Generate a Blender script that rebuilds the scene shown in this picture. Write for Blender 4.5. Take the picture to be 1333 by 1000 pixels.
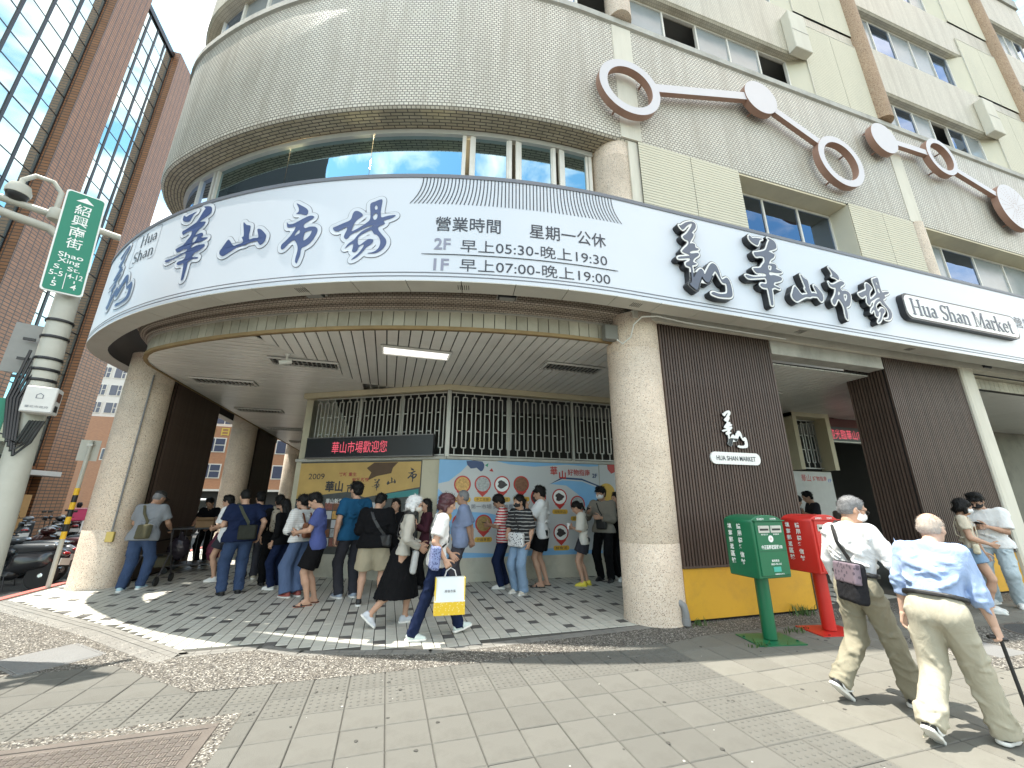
import bpy, bmesh, math, random
import numpy as np
from mathutils import Vector, Matrix

for o in list(bpy.data.objects): bpy.data.objects.remove(o)
SC = bpy.context.scene
COL = SC.collection
random.seed(7); RNG = np.random.RandomState(7)
R_ = math.radians

# ------------------------------------------------------------ camera
# world axes: X runs along the long shop front to the right, Y along the side street, Z up
CAMR = Matrix(((0.957087, 0.086261, 0.276666), (-0.289756, 0.267871, 0.918851), (0.00515, -0.959586, 0.28137)))
cd = bpy.data.cameras.new('camera'); cam = bpy.data.objects.new('camera', cd); COL.objects.link(cam)
cd.sensor_width = 36.0; cd.lens = 519.0 / 1333.0 * 36.0; cd.clip_start = 0.05; cd.clip_end = 2000
cr, cdn, cf = CAMR.col[0], CAMR.col[1], CAMR.col[2]
m = Matrix((( cr[0], -cdn[0], -cf[0], 0.0), (cr[1], -cdn[1], -cf[1], 0.0), (cr[2], -cdn[2], -cf[2], 1.6), (0, 0, 0, 1)))
q = m.to_quaternion(); cam.location = (0, 0, 1.6); cam.rotation_mode = 'QUATERNION'; cam.rotation_quaternion = q
SC.camera = cam

# ------------------------------------------------------------ sky and sun (high, from the left and slightly behind the building)
SUND = Vector((-0.30, 0.105, 1.0)).normalized()
EL = math.asin(SUND.z); ROT = math.atan2(SUND.x, SUND.y)
W = bpy.data.worlds.new('World'); SC.world = W; W.use_nodes = True
nt = W.node_tree; nt.nodes.clear()
out = nt.nodes.new('ShaderNodeOutputWorld'); bg = nt.nodes.new('ShaderNodeBackground')
sky = nt.nodes.new('ShaderNodeTexSky'); sky.sky_type = 'NISHITA'; sky.sun_disc = False
sky.sun_elevation = EL; sky.sun_rotation = ROT; sky.altitude = 10; sky.air_density = 1.0; sky.dust_density = 1.2; sky.ozone_density = 1.0
tc = nt.nodes.new('ShaderNodeTexCoord'); mp = nt.nodes.new('ShaderNodeMapping'); mp.inputs['Scale'].default_value = (1.0, 1.0, 2.2); mp.inputs['Location'].default_value = (2.1, 9.0, 4.2)
nz = nt.nodes.new('ShaderNodeTexNoise'); nz.inputs['Scale'].default_value = 2.6; nz.inputs['Detail'].default_value = 7; nz.inputs['Roughness'].default_value = .58; nz.inputs['Distortion'].default_value = .25
cr_ = nt.nodes.new('ShaderNodeValToRGB'); cr_.color_ramp.elements[0].position = .43; cr_.color_ramp.elements[1].position = .70
mx = nt.nodes.new('ShaderNodeMix'); mx.data_type = 'RGBA'
gain = nt.nodes.new('ShaderNodeMix'); gain.data_type = 'RGBA'; gain.blend_type = 'MULTIPLY'; gain.inputs[0].default_value = 1.0
gain.inputs[7].default_value = (.70, .97, .88, 1)
L = nt.links.new
L(tc.outputs['Generated'], mp.inputs[0]); L(mp.outputs[0], nz.inputs['Vector']); L(nz.outputs['Fac'], cr_.inputs[0])
L(sky.outputs[0], gain.inputs[6]); L(gain.outputs[2], mx.inputs[6]); mx.inputs[7].default_value = (8.6, 6.9, 5.3, 1); L(cr_.outputs[0], mx.inputs[0])
L(mx.outputs[2], bg.inputs[0]); bg.inputs[1].default_value = 0.15; L(bg.outputs[0], out.inputs[0])
sd = bpy.data.lights.new('sun', 'SUN'); sd.energy = 2.9; sd.angle = R_(0.53); sd.color = (1.0, 0.94, 0.84)
sun = bpy.data.objects.new('sun', sd); COL.objects.link(sun); sun.location = (0, 0, 40)
sun.rotation_euler = SUND.to_track_quat('Z', 'Y').to_euler()
vs = SC.view_settings; vs.view_transform = 'Standard'; vs.look = 'None'; vs.gamma = 1.0; vs.exposure = 1.92; vs.use_curve_mapping = False
SC.render.engine = 'CYCLES'
try:
    SC.cycles.max_bounces = 6; SC.cycles.diffuse_bounces = 4; SC.cycles.glossy_bounces = 4; SC.cycles.transparent_max_bounces = 8
except Exception: pass
# ------------------------------------------------------------ materials
def lin(h):
    if isinstance(h, (tuple, list)): return tuple(h)
    h = h.lstrip('#'); c = [int(h[i:i+2], 16) / 255 for i in (0, 2, 4)]
    return tuple(x / 12.92 if x <= .04045 else ((x + .055) / 1.055) ** 2.4 for x in c)
MATS = {}
def newmat(name):
    mt = bpy.data.materials.new(name); mt.use_nodes = True
    n = mt.node_tree; b = n.nodes['Principled BSDF']
    return mt, n, b
def mat(name, col, rough=.6, metal=0., var=.12, vscale=6., bump=0., bscale=60., spec=.5, stretch=None, rnd=0., coat=0., dirt=0., dirtcol=(.08, .07, .06), dscale=1.2):
    if name in MATS: return MATS[name]
    mt, n, b = newmat(name); c = lin(col)
    b.inputs['Roughness'].default_value = rough; b.inputs['Metallic'].default_value = metal
    b.inputs['Specular IOR Level'].default_value = spec
    if coat: b.inputs['Coat Weight'].default_value = coat; b.inputs['Coat Roughness'].default_value = .08
    tc = n.nodes.new('ShaderNodeTexCoord'); src = tc.outputs['Object']
    if stretch:
        mp = n.nodes.new('ShaderNodeMapping'); mp.inputs['Scale'].default_value = stretch; n.links.new(src, mp.inputs[0]); src = mp.outputs[0]
    nz = n.nodes.new('ShaderNodeTexNoise'); nz.inputs['Scale'].default_value = vscale; nz.inputs['Detail'].default_value = 5; nz.inputs['Roughness'].default_value = .6
    n.links.new(src, nz.inputs['Vector'])
    mx = n.nodes.new('ShaderNodeMix'); mx.data_type = 'RGBA'
    mx.inputs[6].default_value = tuple(max(0, x * (1 - var)) for x in c) + (1,)
    mx.inputs[7].default_value = tuple(min(1, x * (1 + var)) for x in c) + (1,)
    n.links.new(nz.outputs['Fac'], mx.inputs[0]); res = mx.outputs[2]
    if rnd:
        oi = n.nodes.new('ShaderNodeObjectInfo'); hs = n.nodes.new('ShaderNodeHueSaturation')
        mr = n.nodes.new('ShaderNodeMapRange'); mr.inputs[3].default_value = 1 - rnd; mr.inputs[4].default_value = 1 + rnd
        n.links.new(oi.outputs['Random'], mr.inputs[0]); n.links.new(mr.outputs[0], hs.inputs['Value']); n.links.new(res, hs.inputs['Color']); res = hs.outputs[0]
    if dirt:
        n2 = n.nodes.new('ShaderNodeTexNoise'); n2.inputs['Scale'].default_value = dscale; n2.inputs['Detail'].default_value = 8; n2.inputs['Roughness'].default_value = .7
        n.links.new(src, n2.inputs['Vector'])
        rp = n.nodes.new('ShaderNodeValToRGB'); rp.color_ramp.elements[0].position = .48; rp.color_ramp.elements[1].position = .72
        n.links.new(n2.outputs['Fac'], rp.inputs[0])
        mu = n.nodes.new('ShaderNodeMath'); mu.operation = 'MULTIPLY'; mu.inputs[1].default_value = dirt; n.links.new(rp.outputs[0], mu.inputs[0])
        m2 = n.nodes.new('ShaderNodeMix'); m2.data_type = 'RGBA'; m2.inputs[7].default_value = tuple(dirtcol) + (1,)
        n.links.new(mu.outputs[0], m2.inputs[0]); n.links.new(res, m2.inputs[6]); res = m2.outputs[2]
    n.links.new(res, b.inputs['Base Color'])
    if bump:
        nb = n.nodes.new('ShaderNodeTexNoise'); nb.inputs['Scale'].default_value = bscale; nb.inputs['Detail'].default_value = 4
        n.links.new(src, nb.inputs['Vector'])
        bp = n.nodes.new('ShaderNodeBump'); bp.inputs['Strength'].default_value = bump; bp.inputs['Distance'].default_value = .02
        n.links.new(nb.outputs['Fac'], bp.inputs['Height']); n.links.new(bp.outputs[0], b.inputs['Normal'])
    MATS[name] = mt; return mt
def tilemat(name, c1, c2, cm, w, h, mort=.012, axes=None, rough=.45, bump=.5, offset=.5, dirt=.25, streak=(1.5, .12, 1), freq=2, metal=0, dirtcol=(.16, .14, .11)):
    """running bond tiles from UV (or from two object axes)"""
    if name in MATS: return MATS[name]
    mt, n, b = newmat(name); b.inputs['Roughness'].default_value = rough
    tc = n.nodes.new('ShaderNodeTexCoord')
    if axes is None: src = tc.outputs['UV']
    else:
        sp = n.nodes.new('ShaderNodeSeparateXYZ'); cb = n.nodes.new('ShaderNodeCombineXYZ')
        n.links.new(tc.outputs['Object'], sp.inputs[0]); n.links.new(sp.outputs['xyz'.index(axes[0])], cb.inputs[0]); n.links.new(sp.outputs['xyz'.index(axes[1])], cb.inputs[1]); src = cb.outputs[0]
    br = n.nodes.new('ShaderNodeTexBrick'); br.offset = offset; br.offset_frequency = freq
    br.inputs['Scale'].default_value = 1.0; br.inputs['Brick Width'].default_value = w; br.inputs['Row Height'].default_value = h
    br.inputs['Mortar Size'].default_value = mort; br.inputs['Mortar Smooth'].default_value = .2; br.inputs['Bias'].default_value = 0
    br.inputs['Color1'].default_value = lin(c1) + (1,); br.inputs['Color2'].default_value = lin(c2) + (1,); br.inputs['Mortar'].default_value = lin(cm) + (1,)
    n.links.new(src, br.inputs['Vector']); res = br.outputs['Color']
    mp = n.nodes.new('ShaderNodeMapping'); mp.inputs['Scale'].default_value = streak; n.links.new(src, mp.inputs[0])
    nz = n.nodes.new('ShaderNodeTexNoise'); nz.inputs['Scale'].default_value = 1.6; nz.inputs['Detail'].default_value = 8; nz.inputs['Roughness'].default_value = .65
    n.links.new(mp.outputs[0], nz.inputs['Vector'])
    rp = n.nodes.new('ShaderNodeValToRGB'); rp.color_ramp.elements[0].position = .45; rp.color_ramp.elements[1].position = .75
    n.links.new(nz.outputs['Fac'], rp.inputs[0])
    mu = n.nodes.new('ShaderNodeMath'); mu.operation = 'MULTIPLY'; mu.inputs[1].default_value = dirt; n.links.new(rp.outputs[0], mu.inputs[0])
    m2 = n.nodes.new('ShaderNodeMix'); m2.data_type = 'RGBA'; m2.inputs[7].default_value = tuple(dirtcol) + (1,)
    n.links.new(mu.outputs[0], m2.inputs[0]); n.links.new(res, m2.inputs[6])
    n.links.new(m2.outputs[2], b.inputs['Base Color'])
    bp = n.nodes.new('ShaderNodeBump'); bp.invert = True; bp.inputs['Strength'].default_value = bump; bp.inputs['Distance'].default_value = .01
    n.links.new(br.outputs['Fac'], bp.inputs['Height']); n.links.new(bp.outputs[0], b.inputs['Normal'])
    MATS[name] = mt; return mt
def speckmat(name, base, specks, scale=90, rough=.7, bump=.3, dirt=.2, thr=(.0, .28), fine=1.0, dscale=.9):
    """pebble-dash or terrazzo: voronoi chips of several colours"""
    if name in MATS: return MATS[name]
    mt, n, b = newmat(name); b.inputs['Roughness'].default_value = rough
    tc = n.nodes.new('ShaderNodeTexCoord')
    vo = n.nodes.new('ShaderNodeTexVoronoi'); vo.inputs['Scale'].default_value = scale; n.links.new(tc.outputs['Object'], vo.inputs['Vector'])
    sp = n.nodes.new('ShaderNodeSeparateColor'); n.links.new(vo.outputs['Color'], sp.inputs[0])
    rp = n.nodes.new('ShaderNodeValToRGB'); rp.color_ramp.interpolation = 'CONSTANT'
    e = rp.color_ramp.elements; e[0].position = 0; e[0].color = lin(specks[0][1]) + (1,)
    e[1].position = specks[0][0]; e[1].color = lin(base) + (1,); acc = specks[0][0]
    for p, c in specks[1:]:
        k = e.new(1 - p); k.color = lin(c) + (1,)
    n.links.new(sp.outputs[0], rp.inputs[0])
    nz = n.nodes.new('ShaderNodeTexNoise'); nz.inputs['Scale'].default_value = dscale; nz.inputs['Detail'].default_value = 8; nz.inputs['Roughness'].default_value = .65
    n.links.new(tc.outputs['Object'], nz.inputs['Vector'])
    r2 = n.nodes.new('ShaderNodeValToRGB'); r2.color_ramp.elements[0].position = .4; r2.color_ramp.elements[1].position = .8; n.links.new(nz.outputs['Fac'], r2.inputs[0])
    mu = n.nodes.new('ShaderNodeMath'); mu.operation = 'MULTIPLY'; mu.inputs[1].default_value = dirt; n.links.new(r2.outputs[0], mu.inputs[0])
    m2 = n.nodes.new('ShaderNodeMix'); m2.data_type = 'RGBA'; m2.inputs[7].default_value = (.13, .10, .075, 1)
    n.links.new(mu.outputs[0], m2.inputs[0]); n.links.new(rp.outputs[0], m2.inputs[6]); n.links.new(m2.outputs[2], b.inputs['Base Color'])
    bp = n.nodes.new('ShaderNodeBump'); bp.inputs['Strength'].default_value = bump; bp.inputs['Distance'].default_value = .006
    n.links.new(vo.outputs['Distance'], bp.inputs['Height']); n.links.new(bp.outputs[0], b.inputs['Normal'])
    MATS[name] = mt; return mt
def emit(name, col, s):
    if name in MATS: return MATS[name]
    mt, n, b = newmat(name); b.inputs['Base Color'].default_value = (.02, .02, .02, 1)
    b.inputs['Emission Color'].default_value = lin(col) + (1,); b.inputs['Emission Strength'].default_value = s
    MATS[name] = mt; return mt
def glassmat(name, tint, refl, ior=1.5, rough=.02, alpha=.55, wob=.0):
    """window glass: sky reflection over a tinted see-through"""
    if name in MATS: return MATS[name]
    mt, n, b = newmat(name); n.nodes.remove(b); out = n.nodes['Material Output']
    tr = n.nodes.new('ShaderNodeBsdfTransparent'); tr.inputs[0].default_value = lin(tint) + (1,)
    gl = n.nodes.new('ShaderNodeBsdfGlossy'); gl.inputs['Roughness'].default_value = rough; gl.inputs[0].default_value = lin(refl) + (1,)
    fr = n.nodes.new('ShaderNodeFresnel'); fr.inputs[0].default_value = ior
    ad = n.nodes.new('ShaderNodeMath'); ad.operation = 'ADD'; ad.use_clamp = True; ad.inputs[1].default_value = alpha
    mx = n.nodes.new('ShaderNodeMixShader')
    n.links.new(fr.outputs[0], ad.inputs[0]); n.links.new(ad.outputs[0], mx.inputs[0]); n.links.new(tr.outputs[0], mx.inputs[1]); n.links.new(gl.outputs[0], mx.inputs[2]); n.links.new(mx.outputs[0], out.inputs[0])
    if wob:
        tc = n.nodes.new('ShaderNodeTexCoord'); nz = n.nodes.new('ShaderNodeTexNoise'); nz.inputs['Scale'].default_value = .8; n.links.new(tc.outputs['Object'], nz.inputs['Vector'])
        bp = n.nodes.new('ShaderNodeBump'); bp.inputs['Strength'].default_value = wob; bp.inputs['Distance'].default_value = .1
        n.links.new(nz.outputs['Fac'], bp.inputs['Height']); n.links.new(bp.outputs[0], gl.inputs['Normal'])
    MATS[name] = mt; return mt

# ------------------------------------------------------------ mesh building
class MB:
    def __init__(s): s.v = []; s.f = []; s.uv = None; s.mi = []
    def add(s, v, f, mi=0):
        o = len(s.v); s.v += [tuple(p) for p in v]; s.f += [tuple(i + o for i in q) for q in f]; s.mi += [mi] * len(f); return s
    def box(s, x0, x1, y0, y1, z0, z1, mi=0):
        return s.add([(x0,y0,z0),(x1,y0,z0),(x1,y1,z0),(x0,y1,z0),(x0,y0,z1),(x1,y0,z1),(x1,y1,z1),(x0,y1,z1)],
                     [(0,3,2,1),(4,5,6,7),(0,1,5,4),(1,2,6,5),(2,3,7,6),(3,0,4,7)], mi)
    def obox(s, c, sx, sy, sz, rz=0., rx=0., ry=0., mi=0):
        M = Matrix.Translation(c) @ Matrix.Rotation(rz, 4, 'Z') @ Matrix.Rotation(ry, 4, 'Y') @ Matrix.Rotation(rx, 4, 'X')
        b = MB().box(-sx/2, sx/2, -sy/2, sy/2, -sz/2, sz/2); return s.add([M @ Vector(p) for p in b.v], b.f, mi)
    def prism(s, pts, z0, z1, mi=0):
        n = len(pts); v = [(p[0], p[1], z0) for p in pts] + [(p[0], p[1], z1) for p in pts]
        return s.add(v, [tuple(range(n - 1, -1, -1)), tuple(range(n, 2 * n))] + [(i, (i + 1) % n, n + (i + 1) % n, n + i) for i in range(n)], mi)
    def tube(s, pts, r, n=8, cap=True, mi=0, sq=None):
        P = [Vector(p) for p in pts]; k = len(P); rr = r if isinstance(r, (list, tuple)) else [r] * k
        v = []; up = None
        for i in range(k):
            t = (P[min(i + 1, k - 1)] - P[max(i - 1, 0)]).normalized()
            if up is None: up = Vector((0, 0, 1)) if abs(t.z) < .9 else Vector((1, 0, 0))
            a = t.cross(up).normalized(); b = a.cross(t).normalized(); up = b
            for j in range(n):
                an = 2 * math.pi * j / n; v.append(P[i] + (a * math.cos(an) + b * math.sin(an)) * rr[i])
        f = [(i*n + j, i*n + (j+1) % n, (i+1)*n + (j+1) % n, (i+1)*n + j) for i in range(k - 1) for j in range(n)]
        if cap: f += [tuple(range(n - 1, -1, -1)), tuple((k - 1) * n + j for j in range(n))]
        return s.add(v, f, mi)
    def lathe(s, prof, c=(0, 0, 0), n=24, axis='z', mi=0, cap=True):
        v = []; k = len(prof)
        for r, h in prof:
            for j in range(n):
                a = 2 * math.pi * j / n; x, y = r * math.cos(a), r * math.sin(a)
                p = (x, y, h) if axis == 'z' else ((h, x, y) if axis == 'x' else (y, h, x))
                v.append((p[0] + c[0], p[1] + c[1], p[2] + c[2]))
        f = [(i*n + j, i*n + (j+1) % n, (i+1)*n + (j+1) % n, (i+1)*n + j) for i in range(k - 1) for j in range(n)]
        if cap: f += [tuple(range(n - 1, -1, -1)), tuple((k - 1) * n + j for j in range(n))]
        return s.add(v, f, mi)
    def xf(s, M):
        s.v = [tuple(M @ Vector(p)) for p in s.v]; return s
def link(name, mesh, parent=None, label=None, cat=None, group=None, kind=None, loc=None, rz=None):
    o = bpy.data.objects.new(name, mesh); COL.objects.link(o)
    if parent is not None: o.parent = parent
    if loc is not None: o.location = loc
    if rz is not None: o.rotation_euler = (0, 0, rz)
    return tag(o, label, cat, group, kind)
def tag(o, label=None, cat=None, group=None, kind=None):
    if label: o['label'] = label
    if cat: o['category'] = cat
    if group: o['group'] = group
    if kind: o['kind'] = kind
    return o
def mesh(name, mb, mats, smooth=False, bevel=0):
    me = bpy.data.meshes.new(name); me.from_pydata(mb.v, [], mb.f); 
    for m_ in (mats if isinstance(mats, (list, tuple)) else [mats]): me.materials.append(m_)
    if any(mb.mi): me.polygons.foreach_set('material_index', mb.mi)
    bm = bmesh.new(); bm.from_mesh(me); bmesh.ops.recalc_face_normals(bm, faces=bm.faces)
    if bevel: bmesh.ops.bevel(bm, geom=list(bm.edges), offset=bevel, segments=1, affect='EDGES', clamp_overlap=True)
    bm.to_mesh(me); bm.free()
    if smooth:
        me.polygons.foreach_set('use_smooth', [True] * len(me.polygons))
        if smooth != 'all': me.set_sharp_from_angle(angle=R_(40))
    return me
def ob(name, mb, mats, parent=None, label=None, cat=None, group=None, kind=None, smooth=False, bevel=0, loc=None, rz=None):
    return link(name, mesh(name, mb, mats, smooth, bevel), parent, label, cat, group, kind, loc, rz)
def empty(name, loc=(0, 0, 0), rz=0., label=None, cat=None, group=None, kind=None, parent=None):
    o = bpy.data.objects.new(name, None); COL.objects.link(o); o.location = loc; o.rotation_euler = (0, 0, rz); o.empty_display_size = .1
    if parent is not None: o.parent = parent
    return tag(o, label, cat, group, kind)
def copy_tree(o, parent=None):
    c = o.copy(); COL.objects.link(c)
    if parent is not None: c.parent = parent
    for ch in [x for x in bpy.data.objects if x.parent == o]: copy_tree(ch, c)
    return c
def uvgrid(name, grid, us, vs_, mt, smooth=True):
    """grid[i][j] points, u along i, v along j"""
    a, b = len(grid), len(grid[0]); me = bpy.data.meshes.new(name)
    me.from_pydata([tuple(p) for r in grid for p in r], [], [(i*b + j, (i+1)*b + j, (i+1)*b + j + 1, i*b + j + 1) for i in range(a - 1) for j in range(b - 1)])
    uv = me.uv_layers.new(name='UVMap'); k = 0; dat = []
    for i in range(a - 1):
        for j in range(b - 1):
            for (ii, jj) in ((i, j), (i + 1, j), (i + 1, j + 1), (i, j + 1)): dat += [us[ii], vs_[jj]]
    uv.data.foreach_set('uv', dat); me.materials.append(mt)
    if smooth: me.polygons.foreach_set('use_smooth', [True] * len(me.polygons)); me.set_sharp_from_angle(angle=R_(35))
    return me

# ------------------------------------------------------------ lettering (2D outlines and text turned into mesh)
TMP = None
def curve_mesh(cu, name):
    global TMP
    if TMP is None: TMP = bpy.data.scenes.new('lettering_workshop')
    o = bpy.data.objects.new('tmp', cu); TMP.collection.objects.link(o)
    with bpy.context.temp_override(scene=TMP, view_layer=TMP.view_layers[0]):
        dg = bpy.context.evaluated_depsgraph_get(); dg.update()
    me = bpy.data.meshes.new_from_object(o.evaluated_get(dg)); bpy.data.objects.remove(o); me.name = name
    return me
def smooth_loop(p, n=3):
    out = []; k = len(p)
    for i in range(k):
        a, b, c, d = (Vector(p[(i + j - 1) % k]) for j in range(4))
        for t in (q / n for q in range(n)):
            out.append(.5 * ((2*b) + (c - a)*t + (2*a - 5*b + 4*c - d)*t*t + (3*b - a - 3*c + d)*t*t*t))
    return out
def outline(name, polys, offset=0., extrude=0., sm=3):
    cu = bpy.data.curves.new(name, 'CURVE'); cu.dimensions = '2D'; cu.fill_mode = 'BOTH'; cu.extrude = extrude; cu.offset = offset
    for p in polys:
        q_ = smooth_loop(p, sm) if sm > 1 else [Vector(x) for x in p]
        s = cu.splines.new('POLY'); s.points.add(len(q_) - 1)
        for pt, v in zip(s.points, q_): pt.co = (v[0], v[1], 0, 1)
        s.use_cyclic_u = True
    return curve_mesh(cu, name)
def text_mesh(txt, size, extrude=0., align='LEFT', sx=1., shear=0., offset=0., space=1.):
    cu = bpy.data.curves.new('txt', 'FONT'); cu.body = txt; cu.size = size; cu.extrude = extrude; cu.align_x = align; cu.shear = shear; cu.offset = offset
    cu.space_character = space; cu.resolution_u = 3
    me = curve_mesh(cu, 'lettering')
    if sx != 1: 
        for v in me.vertices: v.co.x *= sx
    return me
def fit_text(txt, width, height, extrude=0., offset=0., shear=0.):
    """text scaled to a width and height, lower left corner at the origin"""
    me = text_mesh(txt, 1., 0, offset=offset, shear=shear); a = np.array([v.co for v in me.vertices])
    mn, mxx = a.min(0), a.max(0); sx = width / (mxx[0] - mn[0]) if width else 0; sy = height / (mxx[1] - mn[1]) if height else sx
    if not width: sx = sy
    for v in me.vertices: v.co = ((v.co.x - mn[0]) * sx, (v.co.y - mn[1]) * sy, v.co.z)
    return me
def place(me, M, mt):
    """put a flat XY mesh into the place by a matrix"""
    me.transform(M); me.materials.clear(); me.materials.append(mt); me.update(); return me
def wallM(x, y, z, dx=1, dy=0):
    """matrix: mesh x along (dx,dy), mesh y up, mesh z towards the viewer side"""
    d = Vector((dx, dy, 0)).normalized(); n = Vector((d.y, -d.x, 0))
    return Matrix(((d.x, 0, n.x, x), (d.y, 0, n.y, y), (0, 1, 0, z), (0, 0, 0, 1)))
# ------------------------------------------------------------ ground: road sheet, pavement slab, kerb
M_asph = mat('asphalt', (.055, .055, .055), .85, var=.25, vscale=3, bump=.5, bscale=180, dirt=.2, dirtcol=(.03, .03, .03))
M_pavbase = mat('paving_joint', (.07, .068, .06), .95, var=.3, vscale=20)
M_tile = mat('grey_paving', (.122, .120, .107), .8, var=.10, vscale=2.0, bump=.5, bscale=200, rnd=.075, dirt=.5, dirtcol=(.07, .067, .057), dscale=3)
M_tileL = mat('pale_paving', (.165, .160, .138), .8, var=.10, vscale=2.0, bump=.5, bscale=200, rnd=.08, dirt=.45, dirtcol=(.10, .094, .078), dscale=3)
M_arc = mat('arcade_tile', (.50, .495, .44), .5, var=.08, vscale=4, rnd=.06, bump=.12, bscale=90, dirt=.25, dirtcol=(.2, .19, .16), dscale=2)
M_arcd = mat('arcade_tile_dark', (.10, .097, .092), .55, var=.15, vscale=4, rnd=.15, bump=.1, bscale=90)
M_arcb = mat('border_tile', (.19, .185, .17), .6, var=.12, vscale=4, rnd=.08, bump=.12, bscale=90, dirt=.2, dirtcol=(.1, .1, .09))
M_peb = speckmat('pebble_wash', (.10, .092, .078), [(.3, (.025, .022, .02)), (.25, (.16, .15, .13)), (.1, (.3, .29, .26))], scale=75, bump=1.0, dirt=.2, rough=.8)
M_kerb = mat('kerb_concrete', (.30, .29, .27), .85, var=.15, bump=.3, bscale=80, dirt=.3)
M_red = mat('kerb_red_paint', (.42, .11, .09), .7, var=.25, vscale=8, dirt=.3, dirtcol=(.2, .15, .13))
KX = -6.05
ob('road', MB().box(-900, 900, -900, 900, -.30, -.13), M_asph, kind='structure')
pav = ob('pavement', MB().box(KX + .15, 40, -30, 60, -.28, -.012), M_pavbase, kind='structure')
k = empty('kerb', kind='structure')
for i in range(40):
    y0 = -12 + i * 1.0
    ob('kerb_stone', MB().box(KX, KX + .15, y0 + .004, y0 + .996, -.28, .0), [M_kerb], k, bevel=.012)
    ob('kerb_paint', MB().box(KX - .003, KX + .151, y0 + .01, y0 + .99, -.06, .003), M_red, k)

def quad_tile(w, d, z0, z1, ch=.006, stud=False):
    b = MB(); x, y = w / 2, d / 2
    b.add([(-x,-y,z0),(x,-y,z0),(x,y,z0),(-x,y,z0),(-x,-y,z1-ch),(x,-y,z1-ch),(x,y,z1-ch),(-x,y,z1-ch),(-x+ch,-y+ch,z1),(x-ch,-y+ch,z1),(x-ch,y-ch,z1),(-x+ch,y-ch,z1)],
          [(0,1,5,4),(1,2,6,5),(2,3,7,6),(3,0,4,7),(4,5,9,8),(5,6,10,9),(6,7,11,10),(7,4,8,11),(8,9,10,11)])
    if stud:
        for i in range(5):
            for j in range(5):
                cx, cy = (i - 2) * w / 5.2, (j - 2) * d / 5.2
                v = [(cx + r * math.cos(a * math.pi / 3), cy + r * math.sin(a * math.pi / 3), zz) for r, zz in ((.014, z1 - .001), (.010, z1 + .005)) for a in range(6)]
                b.add(v, [(q_, (q_ + 1) % 6, 6 + (q_ + 1) % 6, 6 + q_) for q_ in range(6)] + [tuple(range(6, 12))])
    return b
TX, TY = .3118, .334
mA = mesh('tile', quad_tile(TX - .006, TY - .006, -.03, 0), M_tile)
mS = mesh('tactile_tile', quad_tile(TX - .006, TY - .006, -.03, 0, stud=True), M_tile)
mB = mesh('tile', quad_tile(.376, TY - .006, -.03, 0), M_tileL)
rest = MB(); restL = MB()
def tilt(o): o.rotation_euler = (random.gauss(0, .0022), random.gauss(0, .0022), 0)
ARC_EDGE = [(-5.88, 9.20), (-5.36, 8.74), (-3.3, 6.92), (-2.0, 5.64), (-1.24, 5.66), (-.8, 5.36), (.6, 5.0), (3.4, 5.14), (4.1, 5.25), (12.3, 5.25), (24, 5.25), (24, 12), (5, 12), (5, 45), (-5.88, 45)]
beds = [[(-1.47, 4.67), (3.25, 4.62), (3.25, 4.56), (3.9, 4.72), (9.2, 4.78), (9.2, 5.24), (4.1, 5.24), (3.35, 5.16), (0.6, 5.02), (-.80, 5.40), (-1.24, 5.68), (-2.05, 5.70), (-3.25, 6.80), (-4.3, 7.72), (-5.3, 8.62), (-5.88, 9.1), (-5.88, 7.55), (-4.2, 6.3), (-3.75, 5.5), (-2.46, 5.57)],
        [(-2.56, 2.72), (-.935, 2.72), (-.935, 4.168), (-2.56, 4.168)],
        [(2.02 + .36 * math.cos(a * .2618), 2.02 + .36 * math.sin(a * .2618)) for a in range(24)],
        [(6.1, 3.0), (9.7, 3.0), (9.7, 4.0), (6.1, 4.0)], [(9.2, 4.8), (24, 4.8), (24, 5.24), (9.2, 5.24)]]
def inpoly(p, poly):
    c = False; j = len(poly) - 1
    for i in range(len(poly)):
        if (poly[i][1] > p[1]) != (poly[j][1] > p[1]) and p[0] < (poly[j][0] - poly[i][0]) * (p[1] - poly[i][1]) / (poly[j][1] - poly[i][1]) + poly[i][0]: c = not c
        j = i
    return c
def in_pebble(x, y, w=.15, d=.16):
    cs = [(x - w, y - d), (x + w, y - d), (x + w, y + d), (x - w, y + d), (x, y)]
    if any(inpoly(c_, ARC_EDGE) for c_ in cs): return True
    return any(all(inpoly(c_, b_) for c_ in cs) for b_ in beds)
cnt = 0
cells = []
for i in range(-18, 11):
    for j in range(-9, 14):
        x = -.177 + TX * (i + .5); y = 4.0 + TY * (j + .5); cells.append((x, y, j in (0, 1) or (i in (9, 10) and j < 0)))
cells.sort(key=lambda c: math.hypot(c[0], c[1] - 1.2))
for x, y, st in cells:
    if in_pebble(x, y) or y > 9 or x < -5.8: continue
    if y > 1.5 and cnt < 290:
        tilt(link('tactile_tile' if st else 'tile', mS if st else mA, pav, loc=(x, y, random.uniform(-.0015, .0015)))); cnt += 1
    else: b = quad_tile(TX - .006, TY - .006, -.03, 0); rest.add([(p[0] + x, p[1] + y, p[2]) for p in b.v], b.f)
cnt = 0
cells = [(3.25 + .382 * (i + .5) , 4.0 + TY * (j + .5)) for i in range(0, 40) for j in range(-9, 3)]
cells.sort(key=lambda c: math.hypot(c[0] - 2, c[1] - 1))
for x, y in cells:
    if in_pebble(x, y): continue
    if cnt < 290: tilt(link('pale_tile', mB, pav, loc=(x, y, random.uniform(-.0015, .0015)))); cnt += 1
    else: b = quad_tile(.376, TY - .006, -.03, 0); restL.add([(p[0] + x, p[1] + y, p[2]) for p in b.v], b.f)
ob('far_tiles', rest, M_tile, pav, kind='stuff'); ob('far_pale_tiles', restL, M_tileL, pav, kind='stuff')
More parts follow.
